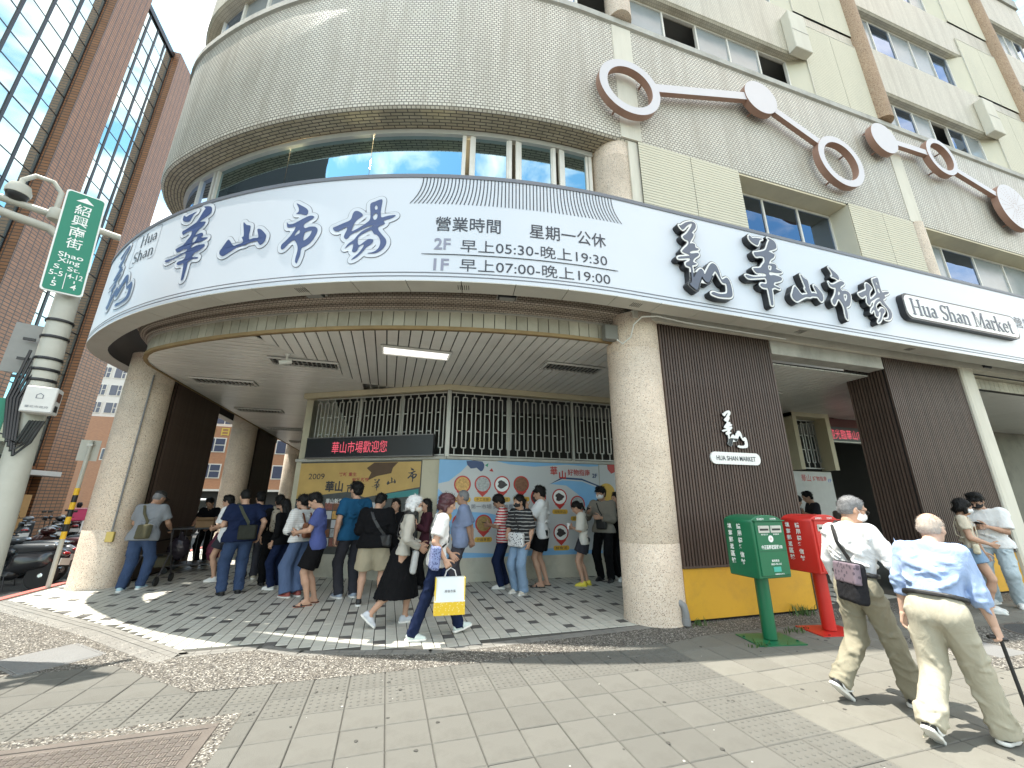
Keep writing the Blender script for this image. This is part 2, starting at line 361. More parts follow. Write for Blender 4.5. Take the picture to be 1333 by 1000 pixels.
# side pavement along the left, plain slabs
b = MB()
for i in range(-2, 3):
    pass
# ------------------------------------------------------------ pebble-wash strips: bed plus loose-looking stones
peb = empty('pebble_strip', kind='structure')
sv = []; sf = []
ico = [(0,0,1),(.894,0,.447),(.276,.851,.447),(-.724,.526,.447),(-.724,-.526,.447),(.276,-.851,.447)]
icf = [(0,1,2),(0,2,3),(0,3,4),(0,4,5),(0,5,1)]
for bi, poly in enumerate(beds):
    bm_ = MB().prism(poly, -.03, .002)
    ob('pebble_bed', bm_, M_peb, peb)
    if bi == 4: continue
    xs = [p[0] for p in poly]; ys = [p[1] for p in poly]
    area = (max(xs) - min(xs)) * (max(ys) - min(ys))
    for _ in range(int(area * 1500)):
        x, y = random.uniform(min(xs), max(xs)), random.uniform(min(ys), max(ys))
        if not inpoly((x, y), poly) or (-2.45 < x < -1.03 and 2.81 < y < 4.03) or (abs(x - 2.02) < .21 and abs(y - 2.02) < .15) or math.hypot(x - 8.35, y - 3.5) < .51 or (abs(x - 6.75) < .3 and abs(y - 3.45) < .28) or math.hypot(x + 3.22, y - 5.98) < .42: continue
        r = random.uniform(.0055, .0115); a = random.uniform(0, 6.28); e = random.uniform(.6, 1.0); o = len(sv)
        for vx, vy, vz in ico:
            px, py = vx * r, vy * r * e; sv.append((x + px * math.cos(a) - py * math.sin(a), y + px * math.sin(a) + py * math.cos(a), -.001 + vz * r * .75))
        sf += [tuple(q_ + o for q_ in f) for f in icf]
mb = MB(); mb.v = sv; mb.f = sf; mb.mi = [0] * len(sf)
pmats = [mat('pebble_a', (.165, .16, .148), .7, var=.1, vscale=3), mat('pebble_b', (.035, .033, .03), .7), mat('pebble_c', (.36, .34, .30), .7), mat('pebble_d', (.09, .082, .07), .7)]
gi = RNG.choice(4, size=len(sv) // 6, p=[.38, .26, .22, .14]); mb.mi = [int(gi[i // 5]) for i in range(len(sf))]
me = bpy.data.meshes.new('pebbles'); me.from_pydata(sv, [], sf)
for p_ in pmats: me.materials.append(p_)
me.polygons.foreach_set('material_index', mb.mi); me.polygons.foreach_set('use_smooth', [True] * len(sf))
link('pebbles', me, peb, kind='stuff')

# ------------------------------------------------------------ arcade floor
floor = ob('arcade_floor', MB().prism(ARC_EDGE, -.05, -.006), M_pavbase, kind='structure')
PW = .1345; PH = .145
mT = mesh('floor_tile', quad_tile(PW - .010, PH - .004, -.02, .002, .002), M_arc)
mTd = mesh('dark_floor_tile', quad_tile(PW - .010, PH - .004, -.02, .002, .002), M_arcd)
cells = []
def edge_y(x):
    for a, b_ in zip(ARC_EDGE[:8], ARC_EDGE[1:9]):
        if a[0] <= x <= b_[0]: return a[1] + (b_[1] - a[1]) * (x - a[0]) / (b_[0] - a[0])
    return 5.25
for i in range(-44, 66):
    x = (i + .5) * PW
    for j in range(0, 130):
        y = 4.9 + (j + .5) * PH
        if y < edge_y(x) + .16 + PH / 2: continue
        if x > 1.3 and y > 8.9: continue
        if x > -1.5 and y > 8.95 + max(0, 1.2 - x) * .6: continue
        if x > 4.2 and y > 9: continue
        if x < -5.85: continue
        cells.append((x, y, i % 3 == 0 and (j + (i // 3) * 2) % 4 == 0))
cells.sort(key=lambda c: math.hypot(c[0], c[1]))
rst = MB(); rstd = MB()
for n_, (x, y, d) in enumerate(cells):
    if n_ < 290: link('dark_floor_tile' if d else 'floor_tile', mTd if d else mT, floor, loc=(x, y, random.uniform(-.001, .001)))
    else:
        z = random.uniform(-.001, .001)
        b = quad_tile(PW - .010, PH - .004, -.006, .002, .002)
        (rstd if d else rst).add([(p[0] + x, p[1] + y, p[2] + z) for p in b.v], b.f[4:])
ob('far_floor_tiles', rst, M_arc, floor, kind='stuff'); ob('far_dark_floor_tiles', rstd, M_arcd, floor, kind='stuff')
# border course of larger grey tiles
for a, b_ in zip(ARC_EDGE[:8], ARC_EDGE[1:9]):
    A, B = Vector(a), Vector(b_); ln = (B - A).length; d = (B - A) / ln; nn = Vector((-d.y, d.x)); kk = max(1, round(ln / .15))
    for i in range(kk):
        p = A + d * (i * ln / kk); q_ = A + d * ((i + 1) * ln / kk)
        for r0, r1 in ((.004, .075), (.082, .152)) + (((-.17, -.005),) if b_[0] < -1.9 else ()):
            pts = [p + d * .003 + nn * r0, q_ - d * .003 + nn * r0, q_ - d * .003 + nn * r1, p + d * .003 + nn * r1]
            ob('border_tile', MB().prism(pts, -.02, .003), M_arcb, floor)

# ------------------------------------------------------------ covers in the pavement
M_iron = mat('rusty_iron', (.125, .108, .095), .75, metal=.3, var=.3, vscale=6, bump=.4, bscale=60, dirt=.3, dirtcol=(.09, .06, .045))
M_conc = mat('cover_concrete', (.17, .172, .17), .85, var=.15, bump=.5, bscale=70, dirt=.3, dirtcol=(.1, .1, .095))
cov = empty('manhole_cover', (0, 0, 0), label='large rusty rectangular iron cover with a basket-weave pattern at the bottom left', cat='manhole cover')
ob('plate', MB().box(-2.42, -1.06, 2.86, 4.0, -.02, .003), M_iron, cov)
fr = MB()
for bx in ((-2.44, -1.04, 3.965, 4.02), (-2.44, -1.04, 2.82, 2.875), (-2.44, -2.39, 2.88, 3.96), (-1.09, -1.04, 2.88, 3.96)): fr.box(*bx, -.02, .011)
ob('frame', fr, M_iron, cov, bevel=.003)
w = MB(); s_ = .058
for i in range(23):
    for j in range(19):
        x, y = -2.36 + (i + .5) * s_ * .98, 2.90 + (j + .5) * s_ * .98
        if x > -1.11 or y > 3.95: continue
        a = 0 if (i + j) % 2 else math.pi / 2
        for t_ in (-.016, .0, .016):
            w.obox((x + (t_ if a else 0), y + (0 if a else t_), .006), .05, .0075, .008, rz=a)
ob('weave_pattern', w, mat('worn_iron', (.20, .175, .155), .6, metal=.3, var=.2, vscale=8), cov, kind='stuff')
c2 = empty('manhole_cover', (2.02, 2.02, 0), label='small square rusty iron cover in pebbles at the bottom edge', cat='manhole cover')
ob('frame', MB().box(-.2, .2, -.14, .14, -.02, .004), M_iron, c2, bevel=.01)
w = MB()
for i in range(8): w.box(-.17 + i * .045, -.145 + i * .045, -.11, .11, .003, .010)
ob('ribs', w, M_iron, c2)
c3 = empty('manhole_cover', (-3.22, 5.98, 0), R_(-43), label='pale concrete square cover set slantwise in the pebble strip on the left', cat='manhole cover')
ob('plate', MB().box(-.34, .34, -.30, .30, -.02, .006), M_conc, c3, bevel=.006)
fr = MB(); 
for bx in ((-.37, .37, -.33, -.305), (-.37, .37, .305, .33), (-.37, -.345, -.30, .30), (.345, .37, -.30, .30)): fr.box(*bx, -.02, .003)
ob('frame', fr, M_conc, c3)
c4 = empty('manhole_cover', (8.35, 3.5, 0), label='round black asphalt-filled cover behind the walking stick', cat='manhole cover')
ob('plate', MB().lathe([(.46, -.02), (.46, .004), (0.001, .006)], n=40), M_asph, c4); 
fr = MB().lathe([(.465, -.02), (.465, .006), (.50, .006), (.50, -.02)], n=40, cap=False); ob('frame', fr, M_iron, c4)
c5 = empty('manhole_cover', (6.75, 3.45, 0), label='grey concrete square cover in pebbles beside the two old men', cat='manhole cover')
ob('plate', MB().box(-.26, .26, -.24, .24, -.02, .004), M_conc, c5, bevel=.006); ob('frame', MB().box(-.29, .29, -.27, .27, -.02, .001), M_iron, c5)

# trodden gum and specks on the slabs
for nm, col_, n_, lo_, hi_ in (('gum_spots', (.05, .048, .043), 130, .008, .02), ('pale_specks', (.42, .41, .38), 70, .004, .010)):
    b = MB()
    for _ in range(n_):
        x, y, r = random.uniform(-5, 9), random.uniform(1.6, 4.6), random.uniform(lo_, hi_); k = random.randint(6, 9); a0 = random.random() * 6
        pts = [(x + r * random.uniform(.7, 1.2) * math.cos(a0 + 6.283 * i / k), y + r * random.uniform(.7, 1.2) * math.sin(a0 + 6.283 * i / k)) for i in range(k)]
        b.prism(pts, .0, .0035)
    ob(nm, b, mat(nm, col_, .9), pav, kind='stuff')
# ------------------------------------------------------------ rounded plan outlines (straight front, big arc, tighter arc, straight side)
class Plan:
    def __init__(s, C, R, th, r):
        s.C = C; s.R = R; s.th = th; s.r = r
        s.c2 = (C[0] - (R - r) * math.sin(th), C[1] - (R - r) * math.cos(th)); s.l1 = R * th; s.l2 = r * (math.pi / 2 - th); s.xl = s.c2[0] - r
    def at(s, t, off=0.):
        """point at arc length t (0 where the straight front begins, negative round the corner), off metres inside"""
        if t >= 0: return (s.C[0] + t, s.C[1] - s.R + off, 0., -1.)
        if -t <= s.l1:
            a = -t / s.R; n = (-math.sin(a), -math.cos(a)); return (s.C[0] + (s.R - off) * n[0], s.C[1] + (s.R - off) * n[1], n[0], n[1])
        u = -t - s.l1
        if u <= s.l2:
            a = s.th + u / s.r; n = (-math.sin(a), -math.cos(a)); return (s.c2[0] + (s.r - off) * n[0], s.c2[1] + (s.r - off) * n[1], n[0], n[1])
        return (s.xl + off, s.c2[1] + (u - s.l2), -1., 0.)
    def samples(s, t0, t1, step=.3):
        pts = [t for t in (t0, t1, 0., -s.l1, -s.l1 - s.l2) if min(t0, t1) <= t <= max(t0, t1)]
        k = -step
        while k > max(min(t0, t1), -s.l1 - s.l2):
            if k < max(t0, t1): pts.append(k)
            k -= step
        return sorted(set(round(p, 5) for p in pts))
    def t_end(s, y): return -(s.l1 + s.l2 + y - s.c2[1])
SIGN = Plan((3.2, 15.55), 11.0, R_(54), 2.36)
WALL = Plan((3.2, 16.79), 11.6, R_(44), 2.8)
LOW = Plan((3.2, 16.79), 11.6, R_(40.3), 2.0)
YF = 5.19
def sweep(name, plan, prof, t0, t1, mt, parent=None, step=.3, **kw):
    ts = plan.samples(t0, t1, step); vs_ = [0.]
    for a, b in zip(prof, prof[1:]): vs_.append(vs_[-1] + math.hypot(b[0] - a[0], b[1] - a[1]))
    grid = []
    for t in ts:
        row = []
        for off, z in prof: p = plan.at(t, off); row.append((p[0], p[1], z))
        grid.append(row)
    return link(name, uvgrid(name, grid, ts, vs_, mt), parent, **kw)

M_mos = tilemat('mosaic_tile', (.72, .685, .595), (.64, .605, .525), (.19, .172, .145), .085, .058, .010, bump=.35, dirt=.7, dirtcol=(.30, .265, .21), streak=(2.2, .16, 1))
M_mos2 = tilemat('mosaic_tile_upper', (.58, .54, .44), (.53, .49, .40), (.34, .31, .245), .06, .06, .005, bump=.2, dirt=.6, dirtcol=(.26, .225, .165), streak=(2.2, .16, 1))
M_sof = tilemat('soffit_tile', (.42, .36, .25), (.35, .30, .20), (.08, .065, .05), .22, .06, .010, bump=.5, dirt=.45, dirtcol=(.10, .085, .06))
M_sof2 = tilemat('moulding_tile', (.50, .44, .36), (.44, .38, .31), (.14, .11, .09), .07, .035, .007, bump=.4, dirt=.5, dirtcol=(.2, .16, .12))
M_terr = speckmat('terrazzo_column', (.70, .58, .46), [(.10, (.25, .17, .13)), (.18, (.74, .65, .53)), (.05, (.82, .77, .69))], scale=130, bump=.2, dirt=.45, rough=.65)
M_terr2 = speckmat('tan_pilaster', (.37, .25, .155), [(.2, (.24, .15, .09)), (.2, (.45, .33, .22))], scale=60, bump=.2, dirt=.3)
M_cream = mat('cream_paint', (.62, .55, .38), .6, var=.06, vscale=3, bump=.1, dirt=.3, dirtcol=(.35, .3, .2))
M_plast = mat('cream_plaster', (.64, .61, .52), .75, var=.08, vscale=5, bump=.15, bscale=30, dirt=.35, dirtcol=(.35, .31, .24), stretch=(1.5, 1.5, .3))
M_conc2 = mat('concrete_ledge', (.45, .44, .40), .85, var=.2, vscale=6, bump=.3, dirt=.5, dirtcol=(.16, .15, .13), stretch=(1, 1, .5))
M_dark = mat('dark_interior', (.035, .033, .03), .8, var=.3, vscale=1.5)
M_gray = mat('room_wall', (.20, .20, .19), .8, var=.2, vscale=1)
M_alu = mat('aluminium_frame', (.50, .49, .45), .45, metal=.2, var=.1, dirt=.25, dirtcol=(.2, .18, .15))
M_aluw = mat('white_frame', (.68, .66, .60), .5, var=.1, dirt=.3, dirtcol=(.3, .28, .24))
M_glass = glassmat('window_glass', (.42, .52, .54), (.36, .50, .55), alpha=.24, wob=.06)
M_glassd = glassmat('side_glass', (.35, .42, .45), (.50, .62, .85), alpha=.24, wob=.06)
M_frost = mat('grey_window_film', (.27, .30, .31), .25, var=.22, vscale=2.0, spec=.6)
M_ceil = mat('ceiling_strip', (.78, .77, .72), .30, var=.10, vscale=2, rnd=.05, dirt=.35, dirtcol=(.50, .47, .40), dscale=.7)
M_fasc = mat('fascia_strip', (.46, .43, .35), .55, var=.12, vscale=3, rnd=.14, dirt=.5, dirtcol=(.15, .125, .08), dscale=1.0)
M_slat = mat('brown_slat', (.068, .043, .032), .55, var=.18, vscale=2, rnd=.16, dirt=.2, dirtcol=(.16, .13, .11))
M_slatb = mat('slat_backing', (.008, .006, .005), .8)
M_yel = mat('yellow_board', (.60, .32, .02), .5, var=.14, vscale=1.5, dirt=.4, dirtcol=(.34, .19, .04), dscale=2.5)
M_rust = mat('rust_edge', (.30, .21, .10), .8, var=.35, vscale=4)

TL = WALL.t_end(45.); TU = WALL.t_end(14.)
bld = empty('market_building', (3.5, 8, 0), label='rounded cream tiled market building with round columns and an arcade', cat='building')
bld.location = (0, 0, 0)
# lowest spandrel with its curved lip, ledge and soffit
Z0, Z1 = 8.36, 11.45
sweep('spandrel', WALL, [(.07, Z0 - .03), (.02, Z0), (0, Z0 + .06), (0, Z1)], TU, 21, M_mos, bld)
sweep('spandrel_soffit', WALL, [(.55, Z0 - .06), (.30, Z0 - .05), (.07, Z0 - .03)], TU, .95, M_sof, bld)
sweep('ledge', WALL, [(0, Z1), (-.05, Z1 + .02), (-.05, Z1 + .17), (0, Z1 + .2), (.35, Z1 + .2)], TU, 21, M_conc2, bld)
# moulding and fascia under the sign
sweep('moulding', LOW, [(.0, 6.3), (.0, 4.78), (.03, 4.74), (.10, 4.72), (.10, 4.62), (.13, 4.58), (.20, 4.56), (.20, 4.50), (.26, 4.47)], TL, .35, M_sof2, bld)
sweep('fascia_rail', LOW, [(.25, 4.19), (.25, 4.135), (.32, 4.135)], TL, .35, M_rust, bld)
sweep('fascia_rail', LOW, [(.25, 4.47), (.245, 4.445), (.29, 4.445)], TL, .35, M_conc2, bld)
t = .30
while t > TL + 30:
    p, q_ = LOW.at(t, .275), LOW.at(t - .168, .275)
    d = Vector((q_[0] - p[0], q_[1] - p[1])).normalized(); n = Vector((p[2], p[3]))
    A = Vector(p[:2]); B = Vector(q_[:2])
    ob('fascia_strip', MB().prism([A, B, B - n * .02, A - n * .02], 4.18, 4.455), M_fasc, bld)
    t -= .18
sweep('fascia_backing', LOW, [(.30, 4.13), (.30, 4.5)], TL, .35, M_dark, bld)
# upper storeys
SILL = [11.65, 14.76, 18.3]; HEAD = [12.97, 16.58, 20.1]
for i, zh in enumerate(HEAD):
    zt = SILL[i + 1] if i + 1 < len(SILL) else 22.0
    sweep('upper_spandrel', WALL, [(.30, zh - .01), (.05, zh), (0.0, zh + .05), (0, zt - .02), (.30, zt - .02)], TU if i == 0 else .72, 21, M_mos2, bld)
# the rounded corner stops at a projecting roof slab; the long front rises higher
sweep('corner_parapet', WALL, [(0, 14.74), (0, 15.5)], TU, .72, M_mos2, bld)
ts_ = [t for t in WALL.samples(TU, .72)] ; ov = lambda t: .06
ob('corner_roof_slab', MB().prism([WALL.at(t, -ov(t))[:2] for t in ts_] + [WALL.at(t, .45)[:2] for t in ts_[::-1]], 15.5, 15.78), M_conc2, bld)
ob('corner_roof', MB().prism([WALL.at(t, .5)[:2] for t in WALL.samples(TU, .72)] + [(3.92, 14)], 15.6, 15.76), M_conc2, bld)
sweep('roof_cornice', WALL, [(1.2, 22.0), (-.06, 22.0), (-.06, 22.5), (1.2, 22.6)], .72, 21, M_conc2, bld)
ob('roof', MB().box(3.92, 24.2, 5.2, 14, 21.6, 21.9), M_conc2, bld); ob('end_wall', MB().box(3.86, 3.96, 5.25, 14, 15.8, 21.6), M_mos2, bld)
ob('rear_wall', MB().box(3.9, 24, 14.0, 14.2, 6, 21.6), M_mos2, bld); ob('rear_wall', MB().box(-5.6, 3.9, 14.0, 14.2, 6, 15.6), M_mos2, bld); ob('wing_roof', MB().box(-5.7, 5, 14.2, 45, 5.2, 6.3), M_mos2, bld)
# dark rooms behind the glass
sweep('room_back', WALL, [(3.4, 5.9), (3.4, 15.5)], TU, 21, M_gray, bld, step=.8)
for z in (5.9, 8.3, 11.4, 13.05, 14.6, 16.7, 18.1, 20.2, 21.5): sweep('floor_slab', WALL, [(.32 if z > 8.4 else .58, z), (3.4, z)], TU if z < 15 else .75, 21, M_gray, bld, step=.8)
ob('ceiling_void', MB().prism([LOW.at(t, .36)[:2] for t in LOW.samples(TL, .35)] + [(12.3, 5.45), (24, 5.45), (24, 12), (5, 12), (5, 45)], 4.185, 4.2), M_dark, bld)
# ---- second-floor corner glazing: bent panes, frames
def pane(plan, t0, t1, off, z0, z1, mt, parent, name='pane', fr=None, fw=.035, fmat=None):
    n = max(2, int(abs(t1 - t0) / .25) + 1); ts = np.linspace(t0, t1, n)
    g_ = [[(plan.at(t, off)[0], plan.at(t, off)[1], z) for z in (z0, z1)] for t in ts]
    o = link(name, uvgrid(name, g_, list(ts), [z0, z1], mt), parent)
    return o
def mull(plan, t, off, z0, z1, w, d, parent, mt, name='mullion'):
    p = plan.at(t, off); a = math.atan2(p[3], p[2]) + math.pi / 2
    return ob(name, MB().obox((p[0], p[1], (z0 + z1) / 2), w, d, z1 - z0, rz=a), mt, parent, bevel=.006)
W2 = .50
sweep('head_frame', WALL, [(W2 - .06, 8.3), (W2 - .06, 8.20), (W2 + .05, 8.20)], TL + 24, .15, M_alu, bld)
for t in (.10, -.62, -1.52, -2.42): 
    for dt in (-.075, .075) if t < 0 else (0,): mull(WALL, t + dt, W2, 6.1, 8.25, .07, .08, bld, M_aluw)
for a, b in ((.06, -.52), (-.70, -1.42), (-1.61, -2.33)):
    pane(WALL, a, b, W2 + .01, 6.1, 8.22, M_glass, bld)
    mull(WALL, a - .03, W2, 6.1, 8.25, .05, .05, bld, M_aluw); mull(WALL, b + .03, W2, 6.1, 8.25, .05, .05, bld, M_aluw)
for a, b in ((-2.5, -4.30), (-4.31, -6.12), (-6.13, -8.05)): pane(WALL, a, b, W2 + .01, 6.1, 8.22, M_glass, bld)
for t in (-8.1, -8.22, -8.75): mull(WALL, t, W2, 6.1, 8.25, .06, .08, bld, M_alu)
pane(WALL, -8.25, -8.72, W2 + .01, 6.1, 8.22, M_glassd, bld); pane(WALL, -8.78, -13, W2 + .01, 6.1, 8.22, M_glassd, bld)
M_lamp = emit('warm_lamp', (1.0, .78, .42), 30)
for t, zl in ((-2.98, 7.82), (-4.51, 7.89), (-6.04, 8.12)):
    p = WALL.at(t, .8); l_ = empty('pendant_lamp', (p[0], p[1], zl), label={-2.98: 'warm round lamp behind the corner window, nearest the mullions', -4.51: 'warm round lamp in the middle of the curved corner window', -6.04: 'warm round lamp at the left end of the curved corner window'}[t], cat='lamp')
    ob('bulb', MB().lathe([(.004, -.09), (.06, -.07), (.09, 0), (.06, .07), (.01, .09)], n=14), M_lamp, l_, smooth=True); ob('cord', MB().tube([(0, 0, .09), (0, 0, 8.29 - zl)], .006, 5), M_dark, l_)
# ---- 3F and higher corner glazing
for i, (zs, zh) in enumerate(zip(SILL, HEAD)):
    if i > 0: continue
    t = -.15; k_ = 0
    while t > -13:
        pane(WALL, t - .03, t - .87, .26, zs, zh, M_frost if k_ % 3 else M_glassd, bld); mull(WALL, t, .24, zs, zh, .06, .07, bld, M_aluw); t -= .9; k_ += 1
# ---- right facade bays
M_side = mat('cream_siding', (.62, .585, .455), .6, var=.05, vscale=3, dirt=.3, dirtcol=(.44, .42, .34), stretch=(1, 1, .3))
M_sideg = mat('siding_groove', (.36, .345, .28), .8)
def siding(x0, x1, z0, z1, y, parent, name='siding_panel', pitch=.062):
    v = []; f = []; z = z0; rows = []
    while z < z1 - .001:
        zz = min(z + pitch, z1); rows += [(z, y - .012), (zz - .014, y - .016), (zz - .013, y + .010), (zz, y + .010)]; z = zz
    b = MB()
    for z_, yy in rows: b.v += [(x0, yy, z_), (x1, yy, z_)]
    b.f = [(2*i, 2*i + 1, 2*i + 3, 2*i + 2) for i in range(len(rows) - 1)]; b.mi = [0] * len(b.f)
    me = bpy.data.meshes.new(name); me.from_pydata(b.v, [], b.f); me.materials.append(M_side); me.materials.append(M_sideg); me.polygons.foreach_set('material_index', [1 if i % 4 in (1, 2, 3) else 0 for i in range(len(b.f))]); return link(name, me, parent)
def window_run(x0, x1, zs, zh, yg, parent, n, openp=(), film=True, splay=0):
    ob('head_rail', MB().box(x0, x1, yg - .03, yg + .03, zh - .05, zh), M_aluw, parent); ob('sill_rail', MB().box(x0, x1, yg - .03, yg + .03, zs, zs + .05), M_aluw, parent)
    dx = (x1 - x0) / n
    for i in range(n + 1): ob('mullion', MB().box(x0 + i * dx - .022, x0 + i * dx + .022, yg - .035, yg + .03, zs + .05, zh - .05), M_aluw, parent)
    for i in range(n):
        if i in openp: continue
        ob('pane', MB().box(x0 + i * dx + .022, x0 + (i + 1) * dx - .022, yg - .006, yg, zs + .05, zh - .05), (M_frost if (film and i % 3 != 1) else M_glassd), parent)
for bi, (bx0, bx1) in enumerate(((4.25, 11.93), (12.47, 20.1), (20.7, 24.2))):
    full = bx1 - bx0 > 7
    # 2F: siding panel, window recess, siding panel
    if full:
        if bi == 0:
            for xa, xb in ((4.10, 5.32), (5.33, 6.55), (9.76, 10.9), (10.91, 12.0)): siding(xa, xb, 6.0, 8.36, YF, bld)
            wa, wb = 6.55, 9.76
        else:
            siding(17.9, 20.1, 6.0, 8.36, YF, bld); wa, wb = 12.47, 17.9
        window_run(wa + .02, wb - .02, 6.0, 8.30, 5.63, bld, 3 if bi == 0 else 4, film=(bi == 1))
        ob('soffit', MB().box(wa, wb, YF + .03, 5.66, 8.31, 8.35), M_cream, bld)
        ob('reveal', MB().box(wb - .01, wb + .02, YF, 5.66, 6.0, 8.31), M_side, bld); ob('reveal', MB().box(wa - .02, wa + .01, YF, 5.66, 6.0, 8.31), M_side, bld)
    for i, (zs, zh) in enumerate(zip(SILL, HEAD)):
        xe = bx0 + 5.35 if full else bx1
        window_run(bx0 + .1, xe - .38, zs, zh, 5.42, bld, 5 + (bi + i) % 2, openp=((1, 4) if (bi, i) == (0, 0) else ((3,) if (bi, i) == (1, 0) else ())))
        if full:
            zt = zs + 2.68
            siding(xe + .1, xe + 1.3, zs + .02, zt, YF - .015, bld); siding(xe + 1.31, bx1 + .05, zs + .02, zt, YF - .015, bld)
            ob('panel_edge', MB().box(xe + .1, bx1 + .05, YF - .034, YF - .004, zt, zt + .02), M_plast, bld); ob('panel_edge', MB().box(xe + .08, xe + .099, YF - .034, YF - .004, zs + .02, zt + .02), M_plast, bld)
            b = MB().add([(xe - .38, 5.42, zs), (xe + .1, YF - .01, zs), (xe + .1, YF - .01, zh), (xe - .38, 5.42, zh)], [(0, 1, 2, 3)])
            ob('reveal', b, M_side, bld)
            if i == 0 or (i == 1 and bi == 0):
                o_ = empty('cover_box', (xe - .22, YF, zh - .1), label={(0, 0): 'cream box casing above the open windows nearest the corner', (1, 0): 'cream box casing beside the second window bay'}.get((bi, i), 'cream box casing high on the fourth storey by the corner bay'), cat='box casing', group='box casings on the facade')
                ob('casing', MB().box(-.28, .30, -.22, .0, 0, 1.35), M_plast, o_, bevel=.015); ob('seam', MB().box(-.27, .29, -.226, -.221, .64, .66), M_conc2, o_)
ob('wall_return', MB().box(3.9, 4.12, 5.22, 5.5, 5.9, 8.36), M_plast, bld)
# pilasters, plaster strips
for x in (3.98, 12.2, 20.4):
    ob('pilaster', MB().lathe([(.27, 11.66), (.27, 21.9)], (x, 5.24, 0), 20), M_terr2 if x > 5 else M_terr, bld, smooth=True)
    ob('plaster_strip', MB().box(x - .24, x + .22, YF - .012, YF + .02, 8.37, 11.44), M_plast, bld)
ob('column', MB().lathe([(.42, 5.0), (.42, 8.0), (.425, 8.01), (.42, 8.02), (.42, 8.42)], (3.80, 5.66, 0), 28), M_terr, bld, smooth=True)
ob('column', MB().lathe([(.24, 5.0), (.24, 8.4)], (12.25, 5.36, 0), 20), M_terr, bld, smooth=True)
# ---- street columns
def column(x, y, r, name='column'):
    ob(name, MB().lathe([(r + .012, 0), (r + .012, .02), (r, .05), (r, 1.02), (r - .006, 1.03), (r, 1.04), (r, 3.98), (r - .006, 3.99), (r, 4.0), (r, 4.6)], (x, y, 0), 36), M_terr, bld, smooth=True)
column(3.81, 5.51, .43)
for y in (10.28, 16.6, 24.8, 33): column(-5.15, y, .40)
# ---- slat blocks with yellow base
def slat_block(x0, x1, y0, y1, zb, zt, faces):
    p = empty('slat_block', parent=bld); e = .03
    ob('core', MB().box(x0 + e, x1 - e, y0 + e, y1 - e, zb, zt), M_slatb, p)
    P_ = .0545
    bz = zt - zb
    mx_ = mesh('slat', MB().box(-.0165, .0165, 0, .034, 0, bz), M_slat); my_ = mesh('slat', MB().box(0, .034, -.0165, .0165, 0, bz), M_slat)
    if 'S' in faces:
        n = int((x1 - x0) / P_)
        for i in range(n): link('slat', mx_, p, loc=(x0 + (i + .5) * (x1 - x0) / n, y0, zb))
        ob('trim', MB().box(x0, x1, y0 - .004, y0 + .036, zb - .03, zb - .001), M_slat, p)
    if 'W' in faces:
        n = int((y1 - y0 - .08) / P_)
        for i in range(n): link('slat', my_, p, loc=(x0, y0 + .06 + (i + .5) * (y1 - y0 - .08) / n, zb))
    if 'E' in faces:
        n = int((y1 - y0) / P_)
        for i in range(n): link('slat', my_, p, loc=(x1 - .034, y0 + (i + .5) * (y1 - y0) / n, zb))
    if 'N' in faces:
        n = int((x1 - x0) / P_)
        for i in range(n): link('slat', mx_, p, loc=(x0 + (i + .5) * (x1 - x0) / n, y1 - .034, zb))
    ob('base_core', MB().box(x0 + .02, x1 - .02, y0 + .05, y1 - .05, 0, zb - .005), M_slatb, p)
    if 'S' in faces: ob('base_board', MB().box(x0 + .0, x1 - .02, y0 + .012, y0 + .04, .035, zb - .035), M_yel, p, bevel=.003)
    if 'W' in faces: ob('base_board', MB().box(x0 + .012, x0 + .018, y0 + .05, y1, .035, zb - .035), M_yel, p)
    if 'E' in faces: ob('base_board', MB().box(x1 - .04, x1 - .012, y0, y1, .035, zb - .035), M_slat, p)
    return p
slat_block(4.10, 6.50, 5.17, 5.95, .72, 4.47, 'SE')
slat_block(9.47, 11.86, 5.17, 5.95, .72, 4.47, 'SW')
for y in (10.66, 16.98, 25.2): slat_block(-5.52, -4.76, y, y + 2.4, .72, 4.15, 'SE' if y > 12 else 'SE')
ob('edge_pilaster', MB().box(11.88, 12.30, 5.12, 5.9, 0, 4.6), M_plast, bld, bevel=.03)
# beam between the blocks, underside of the front
ob('beam', MB().box(6.52, 9.45, 5.17, 5.45, 4.21, 4.47), M_conc2, bld, bevel=.008)
ob('front_edge', MB().box(3.6, 24, 5.10, 5.3, 4.475, 4.62), M_plast, bld)
ob('fascia_right', MB().box(12.32, 24, 5.42, 5.5, 4.15, 4.40), M_dark, bld); 
for i in range(40):
    x = 12.35 + i * .18
    ob('fascia_strip', MB().box(x, x + .168, 5.40, 5.42, 4.16, 4.40), M_fasc, bld)
ob('front_soffit', MB().box(12.32, 24, 5.3, 5.42, 4.41, 4.44), M_fasc, bld)

# ---- arcade ceiling of metal strips, laid two ways with a mitre
outer = [LOW.at(t, .30)[:2] for t in LOW.samples(TL, 1.5, .15)]
def y_outer(x):
    best = None
    for a, b in zip(outer, outer[1:]):
        if (a[0] - x) * (b[0] - x) <= 0 and abs(a[0] - b[0]) > 1e-6:
            y = a[1] + (b[1] - a[1]) * (x - a[0]) / (b[0] - a[0]); best = y if best is None else min(best, y)
    return best if best is not None else 5.49
def x_outer(y):
    best = None
    for a, b in zip(outer, outer[1:]):
        if (a[1] - y) * (b[1] - y) <= 0 and abs(a[1] - b[1]) > 1e-6:
            x = a[0] + (b[0] - a[0]) * (y - a[1]) / (b[1] - a[1]); best = x if best is None else min(best, x)
    return best if best is not None else -4.7
def mitre_y(x): return 7.03 + (x + 2.26) * (9.37 - 7.03) / (2.26 - .715)
def mitre_x(y): return -2.26 + (y - 7.03) * (2.26 - .715) / (9.37 - 7.03)
